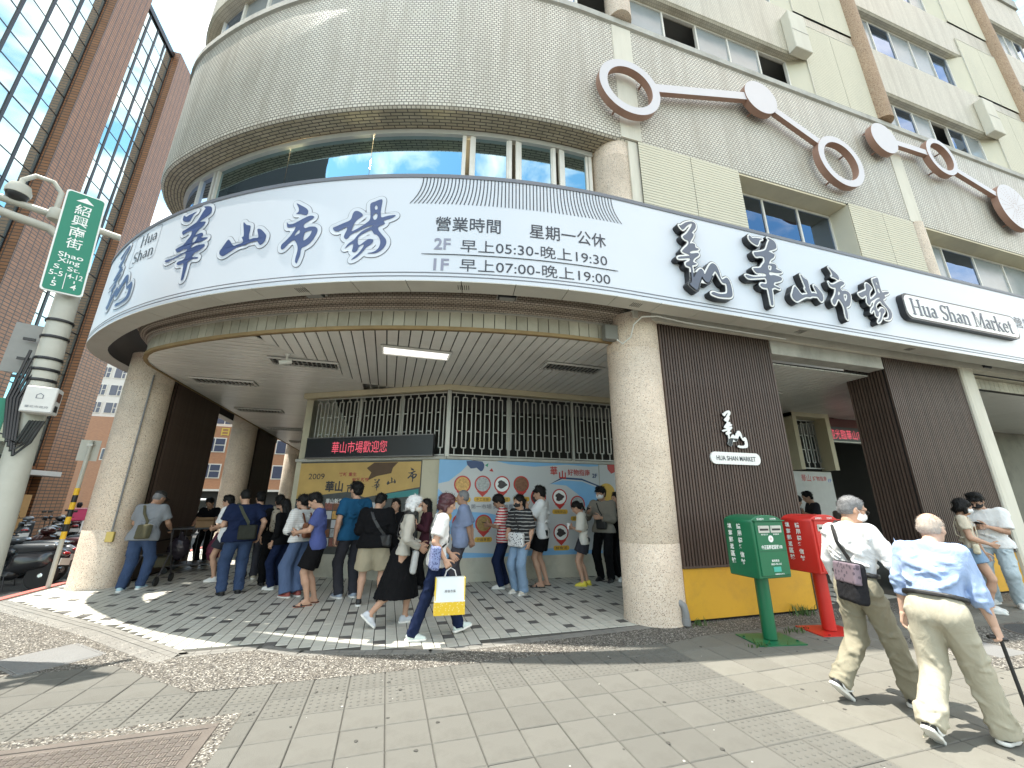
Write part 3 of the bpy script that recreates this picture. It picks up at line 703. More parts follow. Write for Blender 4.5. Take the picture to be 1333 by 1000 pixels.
def wall_y(x): return 8.85 if x > 1.18 else 8.85 + (1.18 - x) * .5863
CP = .18
ceil_ = empty('arcade_ceiling', parent=bld)
x = -2.2
while x < 13.4:
    xa, xb = x + .010, x + CP - .010; ya, yb = y_outer(xa), y_outer(xb)
    e0, e1 = (mitre_y(xa), mitre_y(xb)) if xb < -.715 else (wall_y(xa), wall_y(xb))
    if e0 > ya + .05: ob('ceiling_strip', MB().prism([(xa, ya), (xb, yb), (xb, max(e1, yb + .02)), (xa, e0)], 4.15, 4.166), M_ceil, ceil_)
    x += CP
y = 6.98; far = MB()
while y < 44:
    ya, yb = y + .011, y + CP - .011
    xa, xb = x_outer(ya), x_outer(yb)
    def re(yy):
        if yy < 9.37: return mitre_x(yy)
        if yy < 10.5: return 1.18 - (yy - 8.85) / .5863
        return -1.55
    pts = [(xa, ya), (re(ya), ya), (re(yb), yb), (xb, yb)]
    if y < 24: ob('ceiling_strip', MB().prism(pts, 4.15, 4.166), M_ceil, ceil_)
    else: far.prism(pts, 4.15, 4.166)
    y += CP
ob('far_ceiling_strips', far, M_ceil, ceil_, kind='stuff')

# ---- back walls of the arcade with grilles
M_wall = mat('arcade_wall', (.52, .48, .36), .7, var=.08, vscale=2, bump=.1, bscale=40, dirt=.4, dirtcol=(.24, .21, .15))
M_skirt = mat('wall_base', (.48, .46, .38), .7, var=.1, vscale=3, bump=.2, dirt=.45, dirtcol=(.2, .18, .13))
M_grl = mat('steel_grille', (.47, .46, .43), .45, metal=.35, var=.12, dirt=.25, dirtcol=(.2, .17, .13))
WALLS = [((1.18, 8.85), (13.3, 8.85), 'r'), ((-2.138, 10.793), (1.18, 8.85), 'l')]
def wpiece(name, A, B, s0, s1, z0, z1, d0, d1, mt, parent=bld, **kw):
    """box on the wall line A-B between distances s0..s1, d0..d1 metres out from it"""
    A = Vector(A); B = Vector(B); d = (B - A).normalized(); n = Vector((d.y, -d.x))
    return ob(name, MB().prism([A + d * s0 + n * d0, A + d * s1 + n * d0, A + d * s1 + n * d1, A + d * s0 + n * d1], z0, z1), mt, parent, **kw)
for A, B, key in WALLS:
    ln = (Vector(B) - Vector(A)).length
    segs = [(0, ln)] if key == 'l' else [(0, 8.7)]
    for s0, s1 in segs:
        wpiece('wall_base', A, B, s0, s1, 0, .46, -.15, .03, M_skirt); wpiece('wall', A, B, s0, s1, .46, 2.47, -.15, 0, M_wall)
        wpiece('sill', A, B, s0, s1, 2.47, 2.53, -.15, .05, M_conc2)
        wpiece('cornice', A, B, s0 - (.04 if key == 'r' else 0), s1 + (.04 if key == 'l' else 0), 4.02, 4.145, -.15, .09, M_cream)
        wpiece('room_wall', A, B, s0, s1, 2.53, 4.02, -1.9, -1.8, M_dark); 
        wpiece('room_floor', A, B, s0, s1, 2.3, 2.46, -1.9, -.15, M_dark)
ob('corner_post', MB().box(1.13, 1.22, 8.80, 8.92, 2.53, 4.02), M_grl, bld)
def grille(A, B, s0, s1, z0, z1, parent, pitch=.20, label=None):
    g_ = empty('window_grille', parent=parent); A = Vector(A); B = Vector(B); d = (B - A).normalized(); n = Vector((d.y, -d.x)); w = .013
    def bar(sa, sb, za, zb):
        p = A + d * sa - n * .02; q_ = A + d * sb - n * .02
        return MB().prism([p - n * w, q_ - n * w, q_ + n * w, p + n * w], za, zb)
    ob('rail', bar(s0, s1, z1 - .05, z1 - .02), M_grl, g_); ob('rail', bar(s0, s1, z0 + .02, z0 + .05), M_grl, g_)
    k = int((s1 - s0) / pitch); H_ = z1 - z0
    for i in range(k):
        c = s0 + (i + .5) * (s1 - s0) / k; hw = .048
        lo, hi = (z0 + .20, z1 - .13) if i % 2 == 0 else (z0 + .20, z1 - .13)
        b = bar(c - hw - .011, c - hw + .011, lo, hi); b2 = bar(c + hw - .011, c + hw + .011, lo, hi)
        b.add(b2.v, b2.f)
        for zz in (lo, hi): c2_ = bar(c - hw, c + hw, zz - .011, zz + .011); b.add(c2_.v, c2_.f)
        for za, zb in ((z0 + .05, lo), (hi, z1 - .05)): c2_ = bar(c - .009, c + .009, za, zb); b.add(c2_.v, c2_.f)
        ob('grille_loop', b, M_grl, g_)
        if i < k - 1:
            m_ = c + (s1 - s0) / k / 2; sp_ = (s1 - s0) / k / 2 - hw
            b = MB()
            for zz in (z0 + .42 * H_ - .05, z1 - .33 * H_): c2_ = bar(m_ - sp_, m_ + sp_, zz - .010, zz + .010); b.add(c2_.v, c2_.f)
            ob('link_bar', b, M_grl, g_)
    return g_
grille(*WALLS[0][:2], .05, 3.0, 2.53, 4.02, bld); grille(*WALLS[0][:2], 3.1, 6.0, 2.53, 4.02, bld)
grille(*WALLS[1][:2], .33, 3.78, 2.53, 4.02, bld)
for s in (1.4, 3.05, 4.5): wpiece('window_post', *WALLS[0][:2], s, s + .06, 2.53, 4.02, -.12, -.06, M_alu)
for s in (1.5, 2.6): wpiece('window_post', *WALLS[1][:2], s, s + .06, 2.53, 4.02, -.12, -.06, M_alu)
# window with the deep cream surround beside the doorway, doorway beyond
wpiece('wall', *WALLS[0][:2], 8.7, 9.95, 0, .46, -.15, .03, M_skirt); wpiece('wall', *WALLS[0][:2], 8.7, 11.4, .46, 2.47, -.15, 0, M_wall)
wpiece('window_surround', *WALLS[0][:2], 9.9, 10.05, 2.5, 4.14, -.1, .30, M_cream); wpiece('window_surround', *WALLS[0][:2], 11.20, 11.36, 2.5, 4.14, -.1, .30, M_cream); wpiece('window_surround', *WALLS[0][:2], 9.9, 11.36, 4.02, 4.145, -.1, .31, M_cream)
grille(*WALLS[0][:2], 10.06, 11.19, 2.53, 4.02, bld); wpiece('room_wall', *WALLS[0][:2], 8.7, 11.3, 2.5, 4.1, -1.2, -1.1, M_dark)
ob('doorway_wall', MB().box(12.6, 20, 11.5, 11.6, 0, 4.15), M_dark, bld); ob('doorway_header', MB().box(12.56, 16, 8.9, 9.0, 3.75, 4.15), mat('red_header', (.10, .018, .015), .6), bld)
ob('shop_wall', MB().box(15.6, 24, 8.9, 9.05, 0, 4.15), mat('shop_wall', (.20, .19, .15), .8, var=.3, vscale=.8, dirt=.5, dirtcol=(.05, .045, .035)), bld)
ob('ceiling_right', MB().box(13.4, 24, 5.5, 12, 4.15, 4.18), M_ceil, bld)
# inner wall of the side arcade
ob('side_wall', MB().box(-2.12, -1.97, 10.85, 45, 0, 4.15), M_wall, bld)
ob('side_pier', MB().box(-2.5, -2.121, 13.2, 13.5, 0, 4.15), M_plast, bld)
ob('shutter', MB().box(-2.18, -2.125, 13.6, 24, 0, 3.4), M_slat, bld); ob('end_block', MB().box(-4.2, -2.2, 30, 30.3, 0, 4.15), M_dark, bld)
GLYPH = {'hua':[[(0.187,1.296),(0.177,1.355),(0.2,1.379),(0.271,1.336),(0.337,1.353),(0.541,1.37),(0.464,1.325),(0.416,1.229),(0.378,1.203),(0.258,1.238)],[(0.691,1.425),(0.77,1.415),(0.865,1.382),(0.909,1.32),(0.908,1.239),(0.838,1.195),(0.743,1.157),(0.679,1.121),(0.806,1.093),(0.835,1.068),(0.792,1.003),(0.72,0.959),(0.666,0.894),(0.658,0.853),(0.708,0.866),(0.791,0.872),(0.842,0.846),(0.846,0.798),(0.824,0.769),(0.954,0.747),(0.982,0.724),(0.908,0.698),(0.808,0.687),(0.692,0.685),(0.633,0.668),(0.622,0.636),(0.653,0.609),(0.753,0.631),(0.912,0.621),(0.961,0.593),(0.934,0.548),(0.844,0.509),(0.75,0.48),(0.714,0.429),(0.753,0.407),(0.864,0.383),(0.863,0.355),(0.743,0.372),(0.686,0.351),(0.649,0.334),(0.654,0.258),(0.651,0.144),(0.642,0.015),(0.594,0.0),(0.584,0.059),(0.568,0.194),(0.544,0.324),(0.486,0.328),(0.406,0.33),(0.358,0.366),(0.391,0.401),(0.502,0.409),(0.543,0.45),(0.536,0.503),(0.501,0.537),(0.362,0.51),(0.207,0.479),(0.067,0.459),(0.0,0.496),(0.017,0.518),(0.196,0.508),(0.374,0.542),(0.503,0.562),(0.539,0.588),(0.517,0.619),(0.415,0.618),(0.291,0.605),(0.215,0.677),(0.267,0.698),(0.399,0.726),(0.465,0.796),(0.531,0.867),(0.545,0.925),(0.528,0.974),(0.425,0.975),(0.316,0.95),(0.271,1.025),(0.351,1.048),(0.518,1.101),(0.612,1.156),(0.667,1.259),(0.707,1.338),(0.739,1.375)],[(0.64,0.822),(0.713,0.818),(0.71,0.767),(0.682,0.717),(0.626,0.722),(0.613,0.785)]],'shan':[[(0.352,0.542),(0.423,0.488),(0.485,0.467),(0.512,0.44),(0.516,0.372),(0.514,0.301),(0.532,0.218),(0.563,0.213),(0.616,0.222),(0.693,0.218),(0.686,0.272),(0.65,0.371),(0.706,0.366),(0.76,0.322),(0.829,0.249),(0.84,0.195),(0.821,0.12),(0.768,0.083),(0.731,0.108),(0.699,0.152),(0.656,0.163),(0.532,0.148),(0.482,0.126),(0.381,0.117),(0.259,0.068),(0.13,0.004),(0.072,0.0),(0.016,0.038),(0.0,0.094),(0.028,0.137),(0.073,0.213),(0.125,0.279),(0.184,0.228),(0.258,0.147),(0.333,0.156),(0.43,0.185),(0.385,0.27),(0.411,0.284),(0.405,0.347)]],'shi':[[(0.122,1.054),(0.216,1.0),(0.303,0.94),(0.341,0.887),(0.339,0.839),(0.311,0.816),(0.229,0.849),(0.148,0.86),(0.182,0.901),(0.169,0.971)],[(0.02,0.725),(0.059,0.69),(0.13,0.69),(0.212,0.726),(0.329,0.786),(0.401,0.801),(0.455,0.778),(0.436,0.74),(0.368,0.701),(0.315,0.66),(0.313,0.62),(0.343,0.59),(0.409,0.607),(0.483,0.601),(0.531,0.57),(0.546,0.516),(0.522,0.433),(0.467,0.328),(0.402,0.276),(0.34,0.244),(0.335,0.135),(0.315,0.036),(0.301,0.0),(0.274,0.028),(0.269,0.091),(0.279,0.205),(0.268,0.284),(0.226,0.366),(0.189,0.397),(0.137,0.37),(0.076,0.293),(0.032,0.257),(0.002,0.276),(0.0,0.341),(0.066,0.412),(0.137,0.508),(0.18,0.623),(0.116,0.624),(0.05,0.633),(0.03,0.669)],[(0.253,0.567),(0.264,0.519),(0.229,0.491),(0.191,0.475),(0.211,0.532)],[(0.451,0.536),(0.443,0.473),(0.404,0.412),(0.351,0.376),(0.339,0.432),(0.35,0.51),(0.396,0.531)]],'chang':[[(0.523,0.926),(0.594,0.97),(0.671,1.003),(0.699,0.986),(0.698,0.904),(0.693,0.811),(0.699,0.73),(0.72,0.69),(0.803,0.714),(0.903,0.727),(0.916,0.711),(0.863,0.673),(0.776,0.642),(0.755,0.623),(0.772,0.59),(0.75,0.564),(0.696,0.54),(0.679,0.508),(0.705,0.455),(0.769,0.376),(0.817,0.311),(0.821,0.235),(0.779,0.16),(0.708,0.106),(0.632,0.092),(0.564,0.102),(0.651,0.12),(0.712,0.168),(0.737,0.25),(0.723,0.326),(0.678,0.392),(0.63,0.413),(0.603,0.459),(0.572,0.48),(0.492,0.438),(0.42,0.377),(0.403,0.327),(0.418,0.249),(0.447,0.242),(0.508,0.296),(0.561,0.33),(0.618,0.323),(0.632,0.297),(0.604,0.241),(0.543,0.193),(0.485,0.108),(0.416,0.036),(0.347,0.0),(0.37,0.038),(0.44,0.11),(0.487,0.189),(0.503,0.245),(0.449,0.223),(0.43,0.198),(0.413,0.149),(0.377,0.122),(0.341,0.14),(0.344,0.203),(0.344,0.253),(0.309,0.255),(0.237,0.196),(0.23,0.203),(0.273,0.27),(0.346,0.33),(0.384,0.392),(0.465,0.478),(0.583,0.538),(0.587,0.557),(0.504,0.535),(0.407,0.481),(0.3,0.422),(0.256,0.361),(0.223,0.346),(0.19,0.378),(0.195,0.429),(0.216,0.493),(0.215,0.545),(0.17,0.528),(0.083,0.483),(0.027,0.5),(0.0,0.548),(0.047,0.57),(0.158,0.621),(0.251,0.668),(0.274,0.766),(0.298,0.811),(0.344,0.815),(0.394,0.785),(0.432,0.736),(0.394,0.692),(0.342,0.642),(0.305,0.565),(0.293,0.475),(0.348,0.497),(0.423,0.545),(0.517,0.619),(0.546,0.671),(0.541,0.764)],[(0.612,0.901),(0.636,0.873),(0.637,0.833),(0.609,0.827),(0.596,0.866)],[(0.627,0.762),(0.652,0.726),(0.643,0.666),(0.61,0.652),(0.586,0.695),(0.595,0.745)]],'logo':[[(0.084,1.186),(0.12,1.195),(0.22,1.271),(0.344,1.318),(0.413,1.289),(0.399,1.197),(0.313,1.097),(0.346,1.078),(0.329,1.022),(0.282,0.951),(0.246,0.883),(0.292,0.893),(0.345,0.886),(0.345,0.826),(0.406,0.817),(0.383,0.783),(0.29,0.755),(0.222,0.715),(0.246,0.695),(0.375,0.73),(0.39,0.69),(0.295,0.612),(0.259,0.546),(0.327,0.526),(0.277,0.491),(0.231,0.474),(0.234,0.376),(0.226,0.259),(0.324,0.392),(0.394,0.447),(0.441,0.406),(0.45,0.349),(0.509,0.443),(0.58,0.549),(0.642,0.595),(0.71,0.566),(0.749,0.471),(0.778,0.325),(0.879,0.377),(0.939,0.304),(0.952,0.123),(0.918,0.035),(0.795,0.007),(0.65,0.0),(0.531,0.029),(0.573,0.068),(0.677,0.053),(0.807,0.074),(0.852,0.123),(0.857,0.256),(0.786,0.269),(0.731,0.367),(0.673,0.457),(0.606,0.378),(0.531,0.248),(0.465,0.22),(0.412,0.277),(0.39,0.305),(0.33,0.197),(0.265,0.056),(0.199,0.077),(0.139,0.131),(0.18,0.178),(0.194,0.335),(0.194,0.434),(0.124,0.454),(0.122,0.503),(0.19,0.549),(0.197,0.601),(0.0,0.553),(0.004,0.588),(0.194,0.642),(0.189,0.666),(0.079,0.695),(0.113,0.752),(0.206,0.848),(0.225,0.921),(0.157,0.941),(0.128,0.987),(0.208,1.057),(0.308,1.194),(0.348,1.283),(0.25,1.224),(0.146,1.121)]]}
# ------------------------------------------------------------ outlines from distance fields (brush characters, serif letters)
def field_loops(F, x0, y0, h, iso=0.):
    """closed loops of the iso line of a 2D field"""
    S = F < iso; nx, ny = F.shape; vid = {}; pts = []
    def vert(i, j):
        if (i, j) in vid: return vid[(i, j)]
        c = []
        for (a, b) in (((i, j), (i+1, j)), ((i, j), (i, j+1)), ((i+1, j), (i+1, j+1)), ((i, j+1), (i+1, j+1))):
            fa, fb = F[a] - iso, F[b] - iso
            if (fa < 0) != (fb < 0): t = fa / (fa - fb); c.append((a[0] + (b[0] - a[0]) * t, a[1] + (b[1] - a[1]) * t))
        vid[(i, j)] = len(pts); pts.append((x0 + h * sum(p[0] for p in c) / len(c), y0 + h * sum(p[1] for p in c) / len(c))); return vid[(i, j)]
    nxt = {}
    for i, j in zip(*np.where(S[1:, :] != S[:-1, :])):
        if 0 < j < ny - 1:
            a, b = vert(i, j - 1), vert(i, j); a, b = (a, b) if S[i, j] else (b, a); nxt.setdefault(a, []).append(b)
    for i, j in zip(*np.where(S[:, 1:] != S[:, :-1])):
        if 0 < i < nx - 1:
            a, b = vert(i - 1, j), vert(i, j); a, b = (b, a) if S[i, j] else (a, b); nxt.setdefault(a, []).append(b)
    loops = []
    while nxt:
        s = next(iter(nxt)); cur = s; lp = []
        while cur in nxt:
            lp.append(pts[cur]); l_ = nxt[cur]; n_ = l_.pop()
            if not l_: del nxt[cur]
            cur = n_
            if cur == s: break
        if len(lp) > 4: loops.append(lp)
    return loops
def poly_field(polys, pad, h):
    a = np.array([q_ for p in polys for q_ in p]); x0, y0 = a.min(0) - pad; x1, y1 = a.max(0) + pad
    X, Y = np.meshgrid(np.arange(x0, x1 + h, h), np.arange(y0, y1 + h, h), indexing='ij')
    D = np.full(X.shape, 1e9); ins = np.zeros(X.shape, bool)
    for p in polys:
        for (ax, ay), (bx, by) in zip(p, p[1:] + p[:1]):
            dx, dy = bx - ax, by - ay; l2 = dx * dx + dy * dy + 1e-12
            t = np.clip(((X - ax) * dx + (Y - ay) * dy) / l2, 0, 1); D = np.minimum(D, np.hypot(X - ax - t * dx, Y - ay - t * dy))
            if abs(dy) > 1e-12: ins ^= ((ay > Y) != (by > Y)) & (X < dx * (Y - ay) / dy + ax)
    return np.where(ins, -D, D), x0, y0
def grow(polys, d, h=.012): F, x0, y0 = poly_field(polys, d + .04, h); return field_loops(F, x0, y0, h, d)
def sm(polys, n=3): return [[(v[0], v[1]) for v in smooth_loop(p, n)] for p in polys]
def stroke_loops(strokes, h=.012):
    """strokes: polylines of (x, y, half width)"""
    a = np.array([q_[:2] for s in strokes for q_ in s]); x0, y0 = a.min(0) - .15; x1, y1 = a.max(0) + .15
    X, Y = np.meshgrid(np.arange(x0, x1, h), np.arange(y0, y1, h), indexing='ij'); D = np.full(X.shape, 1e9)
    for s in strokes:
        for (ax, ay, ra), (bx, by, rb) in zip(s, s[1:]):
            dx, dy = bx - ax, by - ay; l2 = dx * dx + dy * dy + 1e-12
            t = np.clip(((X - ax) * dx + (Y - ay) * dy) / l2, 0, 1); D = np.minimum(D, np.hypot(X - ax - t * dx, Y - ay - t * dy) - (ra + (rb - ra) * t))
    return field_loops(D, x0, y0, h)
K, N_ = .062, .022     # thick and thin halves of a serif letter
def stem(x, y0, y1, s0='lr', s1='lr', k=K):
    st = [[(x, y0 + .02, k), (x, y1 - .02, k)]]
    for y, s in ((y0 + .018, s0), (y1 - .018, s1)):
        if s: st.append([(x - (.14 if 'l' in s else 0), y, .018), (x + (.14 if 'r' in s else 0), y, .018)])
    return st
def arcp(cx, cy, rx, ry, a0, a1, w0, w1, n=12, wm=None):
    o = []
    for i in range(n + 1):
        t = i / n; a = R_(a0 + (a1 - a0) * t); w = (w0 + (w1 - w0) * t) if wm is None else (w0 * (1 - 2*t) + wm * 2*t if t < .5 else wm * (2 - 2*t) + w1 * (2*t - 1))
        o.append((cx + rx * math.cos(a), cy + ry * math.sin(a), w))
    return [o]
SERIF = {'H': (.92, stem(.16, 0, 1) + stem(.72, 0, 1) + [[(.16, .5, N_), (.72, .5, N_)]]),
 'u': (.68, stem(.15, .12, .64, '', 'l') + stem(.52, 0, .64, 'r', 'l') + arcp(.31, .17, .17, .15, 180, 330, K, N_)),
 'a': (.58, stem(.42, .05, .45, 'r', '') + arcp(.27, .45, .15, .16, 0, 150, K, .03) + arcp(.25, .19, .16, .16, 60, 330, N_, N_, wm=K)),
 'S': (.66, arcp(.33, .74, .22, .24, 20, 180, N_, K) + arcp(.35, .74, .24, .24, 180, 262, K, K) + arcp(.30, .26, .24, .24, 82, 0, K, K) + arcp(.31, .26, .23, .24, 0, -160, K, N_) + [[(.55, .82, N_), (.56, .98, N_)], [(.09, .18, N_), (.08, .02, N_)]]),
 'h': (.70, stem(.15, 0, 1, 'lr', 'l') + stem(.53, 0, .42, 'lr', '') + arcp(.34, .42, .19, .20, 170, 0, N_, K)),
 'n': (.70, stem(.15, 0, .64, 'lr', 'l') + stem(.53, 0, .42, 'lr', '') + arcp(.34, .42, .19, .20, 170, 0, N_, K)),
 'M': (1.08, stem(.14, 0, 1, 'lr', 'l', N_) + stem(.90, 0, 1, 'lr', 'r') + [[(.17, .96, K), (.5, .05, K)], [(.5, .05, N_), (.87, .97, N_)]]),
 'r': (.48, stem(.15, 0, .64, 'lr', 'l') + arcp(.33, .42, .18, .20, 160, 50, N_, K)),
 'k': (.70, stem(.15, 0, 1, 'lr', 'l') + [[(.18, .3, N_), (.52, .6, N_)], [(.28, .4, K), (.58, .03, K)], [(.48, .018, .018), (.70, .018, .018)], [(.40, .62, .018), (.64, .62, .018)]]),
 'e': (.58, arcp(.29, .32, .20, .30, 0, 320, N_, N_, wm=K) + [[(.10, .36, N_), (.48, .36, N_)]]),
 't': (.44, stem(.18, .1, .82, '', '') + arcp(.31, .12, .13, .11, 180, 320, K, N_) + [[(.04, .62, N_), (.38, .62, N_)]]), ' ': (.36, [])}
def serif_text(txt, width, height):
    loops = []; x = 0
    for c in txt:
        w, st = SERIF[c]
        if st: loops += [[(p[0] + x, p[1]) for p in l_] for l_ in stroke_loops(st)]
        x += w
    a = np.array([p for l_ in loops for p in l_]); mn, mx_ = a.min(0), a.max(0); kx, ky = width / (mx_[0] - mn[0]), height / (mx_[1] - mn[1])
    return [[((p[0] - mn[0]) * kx, (p[1] - mn[1]) * ky) for p in l_] for l_ in loops]
def scl(polys, w, h, shear=0.):
    a = np.array([q_ for p in polys for q_ in p]); kx, ky = w / a[:, 0].max(), h / a[:, 1].max()
    return [[(x * kx + shear * y * ky, y * ky) for x, y in p] for p in polys]
# ------------------------------------------------------------ the fascia sign
M_sign = mat('sign_white', (.60, .64, .70), .35, var=.03, vscale=.6, dirt=.10, dirtcol=(.47, .48, .50), dscale=.5)
M_navy = mat('sign_navy', (.045, .075, .19), .4, var=.05); M_ink = mat('sign_ink', (.028, .032, .045), .4); M_line = mat('sign_grey_line', (.16, .17, .20), .5); M_grey = mat('sign_grey_letter', (.24, .25, .33), .5)
M_under = mat('sign_underside', (.56, .55, .49), .5, var=.06, vscale=2, rnd=.03, dirt=.25, dirtcol=(.33, .30, .24)); M_black = mat('black_return', (.012, .013, .016), .35, var=.1)
M_white = mat('white_acrylic', (.74, .74, .72), .35, var=.03)
M_slate = mat('sign_slate', (.085, .10, .14), .4, var=.08)
ZS0, ZS1 = 4.48, 6.22
STL = SIGN.t_end(24.)
sgn = empty('fascia_sign', label='white curved fascia sign with the market name and opening hours', cat='sign')
sweep('sign_face', SIGN, [(0, ZS0), (0, ZS1), (.03, ZS1 + .02), (.28, ZS1 + .02), (.30, ZS1)], STL, 21, M_sign, sgn)
sweep('sign_back', SIGN, [(.30, ZS1), (.30, ZS0)], STL, 21, M_dark, sgn)
sweep('top_edge', SIGN, [(-.012, ZS1 - .03), (-.015, ZS1 + .03), (.05, ZS1 + .035)], STL, 21, M_line, sgn)
for z in (ZS0 + .055, ZS0 + .11): sweep('border_line', SIGN, [(-.004, z), (-.006, z + .004), (-.006, z + .012), (-.004, z + .016)], STL, 21, M_line, sgn)
t = 20.9
while t > STL:
    t1 = max(STL, t - .745); ts = SIGN.samples(t, t1, .25)
    A = [SIGN.at(q_, .0)[:2] for q_ in ts]; B = [SIGN.at(q_, .30)[:2] for q_ in ts]
    if t <= .3 or True: ob('underside_panel', MB().prism(A + B[::-1], ZS0 - .012, ZS0 - .001), M_under, sgn)
    t -= .755
# brackets tying the straight part to the wall
def bend(me, plan, out=.0):
    for v in me.vertices:
        p = plan.at(v.co.x, -(out + v.co.z)); v.co = (p[0], p[1], v.co.y)
    me.update(); return me
def shift(polys, s, z): return [[(x + s, y + z) for x, y in p] for p in polys]
def on_sign(name, polys, mt, out, smn=1, ext=0.):
    me = outline(name, polys, 0, ext, smn); bend(me, SIGN, out); me.materials.clear(); me.materials.append(mt); return link(name, me, sgn)
def flat_char(name, key, s, z, w, h):
    g_ = shift(sm(scl(GLYPH[key], w, h)), s, z)
    on_sign(name + '_outline', grow(g_, .064), M_line, .004); on_sign(name + '_halo', grow(g_, .056), M_sign, .008); on_sign(name, g_, M_navy, .012)
flat_char('brush_character', 'hua', -7.52, 4.82, .93, 1.33); flat_char('brush_character', 'shan', -6.26, 5.10, .82, .54)
flat_char('brush_character', 'shi', -5.15, 4.80, .54, 1.04); flat_char('brush_character', 'chang', -4.38, 4.80, .90, 1.0)
flat_char('brush_logo', 'logo', -9.65, 4.78, 1.25, 1.32)
def rrect(x0, x1, y0, y1, r, n=6):
    o = []
    for cx, cy, a in ((x1 - r, y0 + r, -90), (x1 - r, y1 - r, 0), (x0 + r, y1 - r, 90), (x0 + r, y0 + r, 180)):
        o += [(cx + r * math.cos(R_(a + 90 * i / n)), cy + r * math.sin(R_(a + 90 * i / n))) for i in range(n + 1)]
    return o
on_sign('name_box', [rrect(-8.86, -7.96, 5.50, 6.16, .06), rrect(-8.85, -7.97, 5.51, 6.15, .055)], M_line, .004)
on_sign('latin_name', shift(serif_text('Hua', .58, .24), -8.62, 5.86), M_ink, .005); on_sign('latin_name', shift(serif_text('Shan', .74, .24), -8.76, 5.56), M_ink, .005)
def sign_text(txt, s0, s1, z0, z1, mt, off=0.):
    me = fit_text(txt, s1 - s0, z1 - z0, offset=off)
    for v in me.vertices: v.co.x += s0; v.co.y += z0
    bend(me, SIGN, .005); me.materials.clear(); me.materials.append(mt); return link('lettering', me, sgn)
sign_text('營業時間', -2.90, -1.97, 5.27, 5.51, M_ink, .006); sign_text('星期一公休', -1.55, -.36, 5.25, 5.49, M_ink, .006)
sign_text('2F', -2.90, -2.67, 4.965, 5.15, M_grey, .02); sign_text('早上05:30-晚上19:30', -2.53, -.36, 4.935, 5.14, M_ink)
sign_text('1F', -2.89, -2.68, 4.635, 4.82, M_grey, .02); sign_text('早上07:00-晚上19:00', -2.53, -.33, 4.63, 4.83, M_ink)
on_sign('divider_line', [[(-3.07 + i * .096, 4.885) for i in range(31)] + [(-.19 - i * .096, 4.894) for i in range(31)]], M_line, .010)
rl = MB()
for i in range(56):
    u = i / 55; s0 = -3.12 + 2.90 * u; sh = -.17 * max(0, .42 - u) / .42 if u < .42 else .16 * max(0, u - .62) / .38
    pts = [(s0 + sh * (k_ / 6) ** 2.2, 6.19 - (.46 if u < .6 else .46 - .05 * (u - .6)) * k_ / 6) for k_ in range(7)]
    for a, b in zip(pts, pts[1:]):
        q4 = [SIGN.at(s_ + e, -.005)[:2] + (z_,) for s_, z_, e in ((a[0], a[1], -.0075), (a[0], a[1], .0075), (b[0], b[1], .0075), (b[0], b[1], -.0075))]
        rl.add(q4, [(0, 1, 2, 3)])
ob('roof_ridge_lines', rl, M_ink, sgn, kind='stuff')
# raised letters on the straight part
def raised(name, polys, y=4.55, depth=.10, parent=sgn, rim=.027, face=M_slate, side=M_black, rimc=M_white, body=.040):
    big = grow(polys, body); o = empty(name, parent=parent)
    for nm, pl, mt, e, d in (('return', big, side, depth / 2, depth / 2 + .004), ('rim', grow(polys, rim), rimc, .004, depth + .006), ('face', polys, face, .002, depth + .014)):
        me = outline(nm, pl, 0, e, 1); place(me, wallM(0, y - d, 0), mt); link(nm, me, o)
raised('raised_logo', shift(sm(GLYPH['logo']), 4.05, 4.69))
raised('raised_character', shift(sm(scl(GLYPH['hua'], .80, 1.34, .10)), 5.30, 4.71)); raised('raised_character', shift(sm(scl(GLYPH['shan'], .74, .55)), 6.29, 4.88))
raised('raised_character', shift(sm(scl(GLYPH['shi'], .50, 1.02)), 7.24, 4.70)); raised('raised_character', shift(sm(scl(GLYPH['chang'], .86, .98)), 7.97, 4.75))
pq = empty('raised_plaque', parent=sgn)
for nm, x0, x1, z0, z1, e, d, mt in (('return', 9.19, 12.78, 4.975, 5.525, .05, .054, M_black), ('face', 9.225, 12.745, 5.01, 5.49, .004, .108, M_white)):
    me = outline(nm, [rrect(x0, x1, z0, z1, .14)], 0, e, 1); place(me, wallM(0, 4.55 - d, 0), mt); link(nm, me, pq)
me = outline('lettering', shift(serif_text('Hua Shan Market', 3.2, .36), 9.37, 5.07), 0, .003, 1); place(me, wallM(0, 4.55 - .118, 0), M_slate); link('lettering', me, pq)
me = fit_text('營業時間', 1.2, .26); place(me, wallM(13.06, 4.545, 5.36), M_ink); link('lettering', me, sgn)
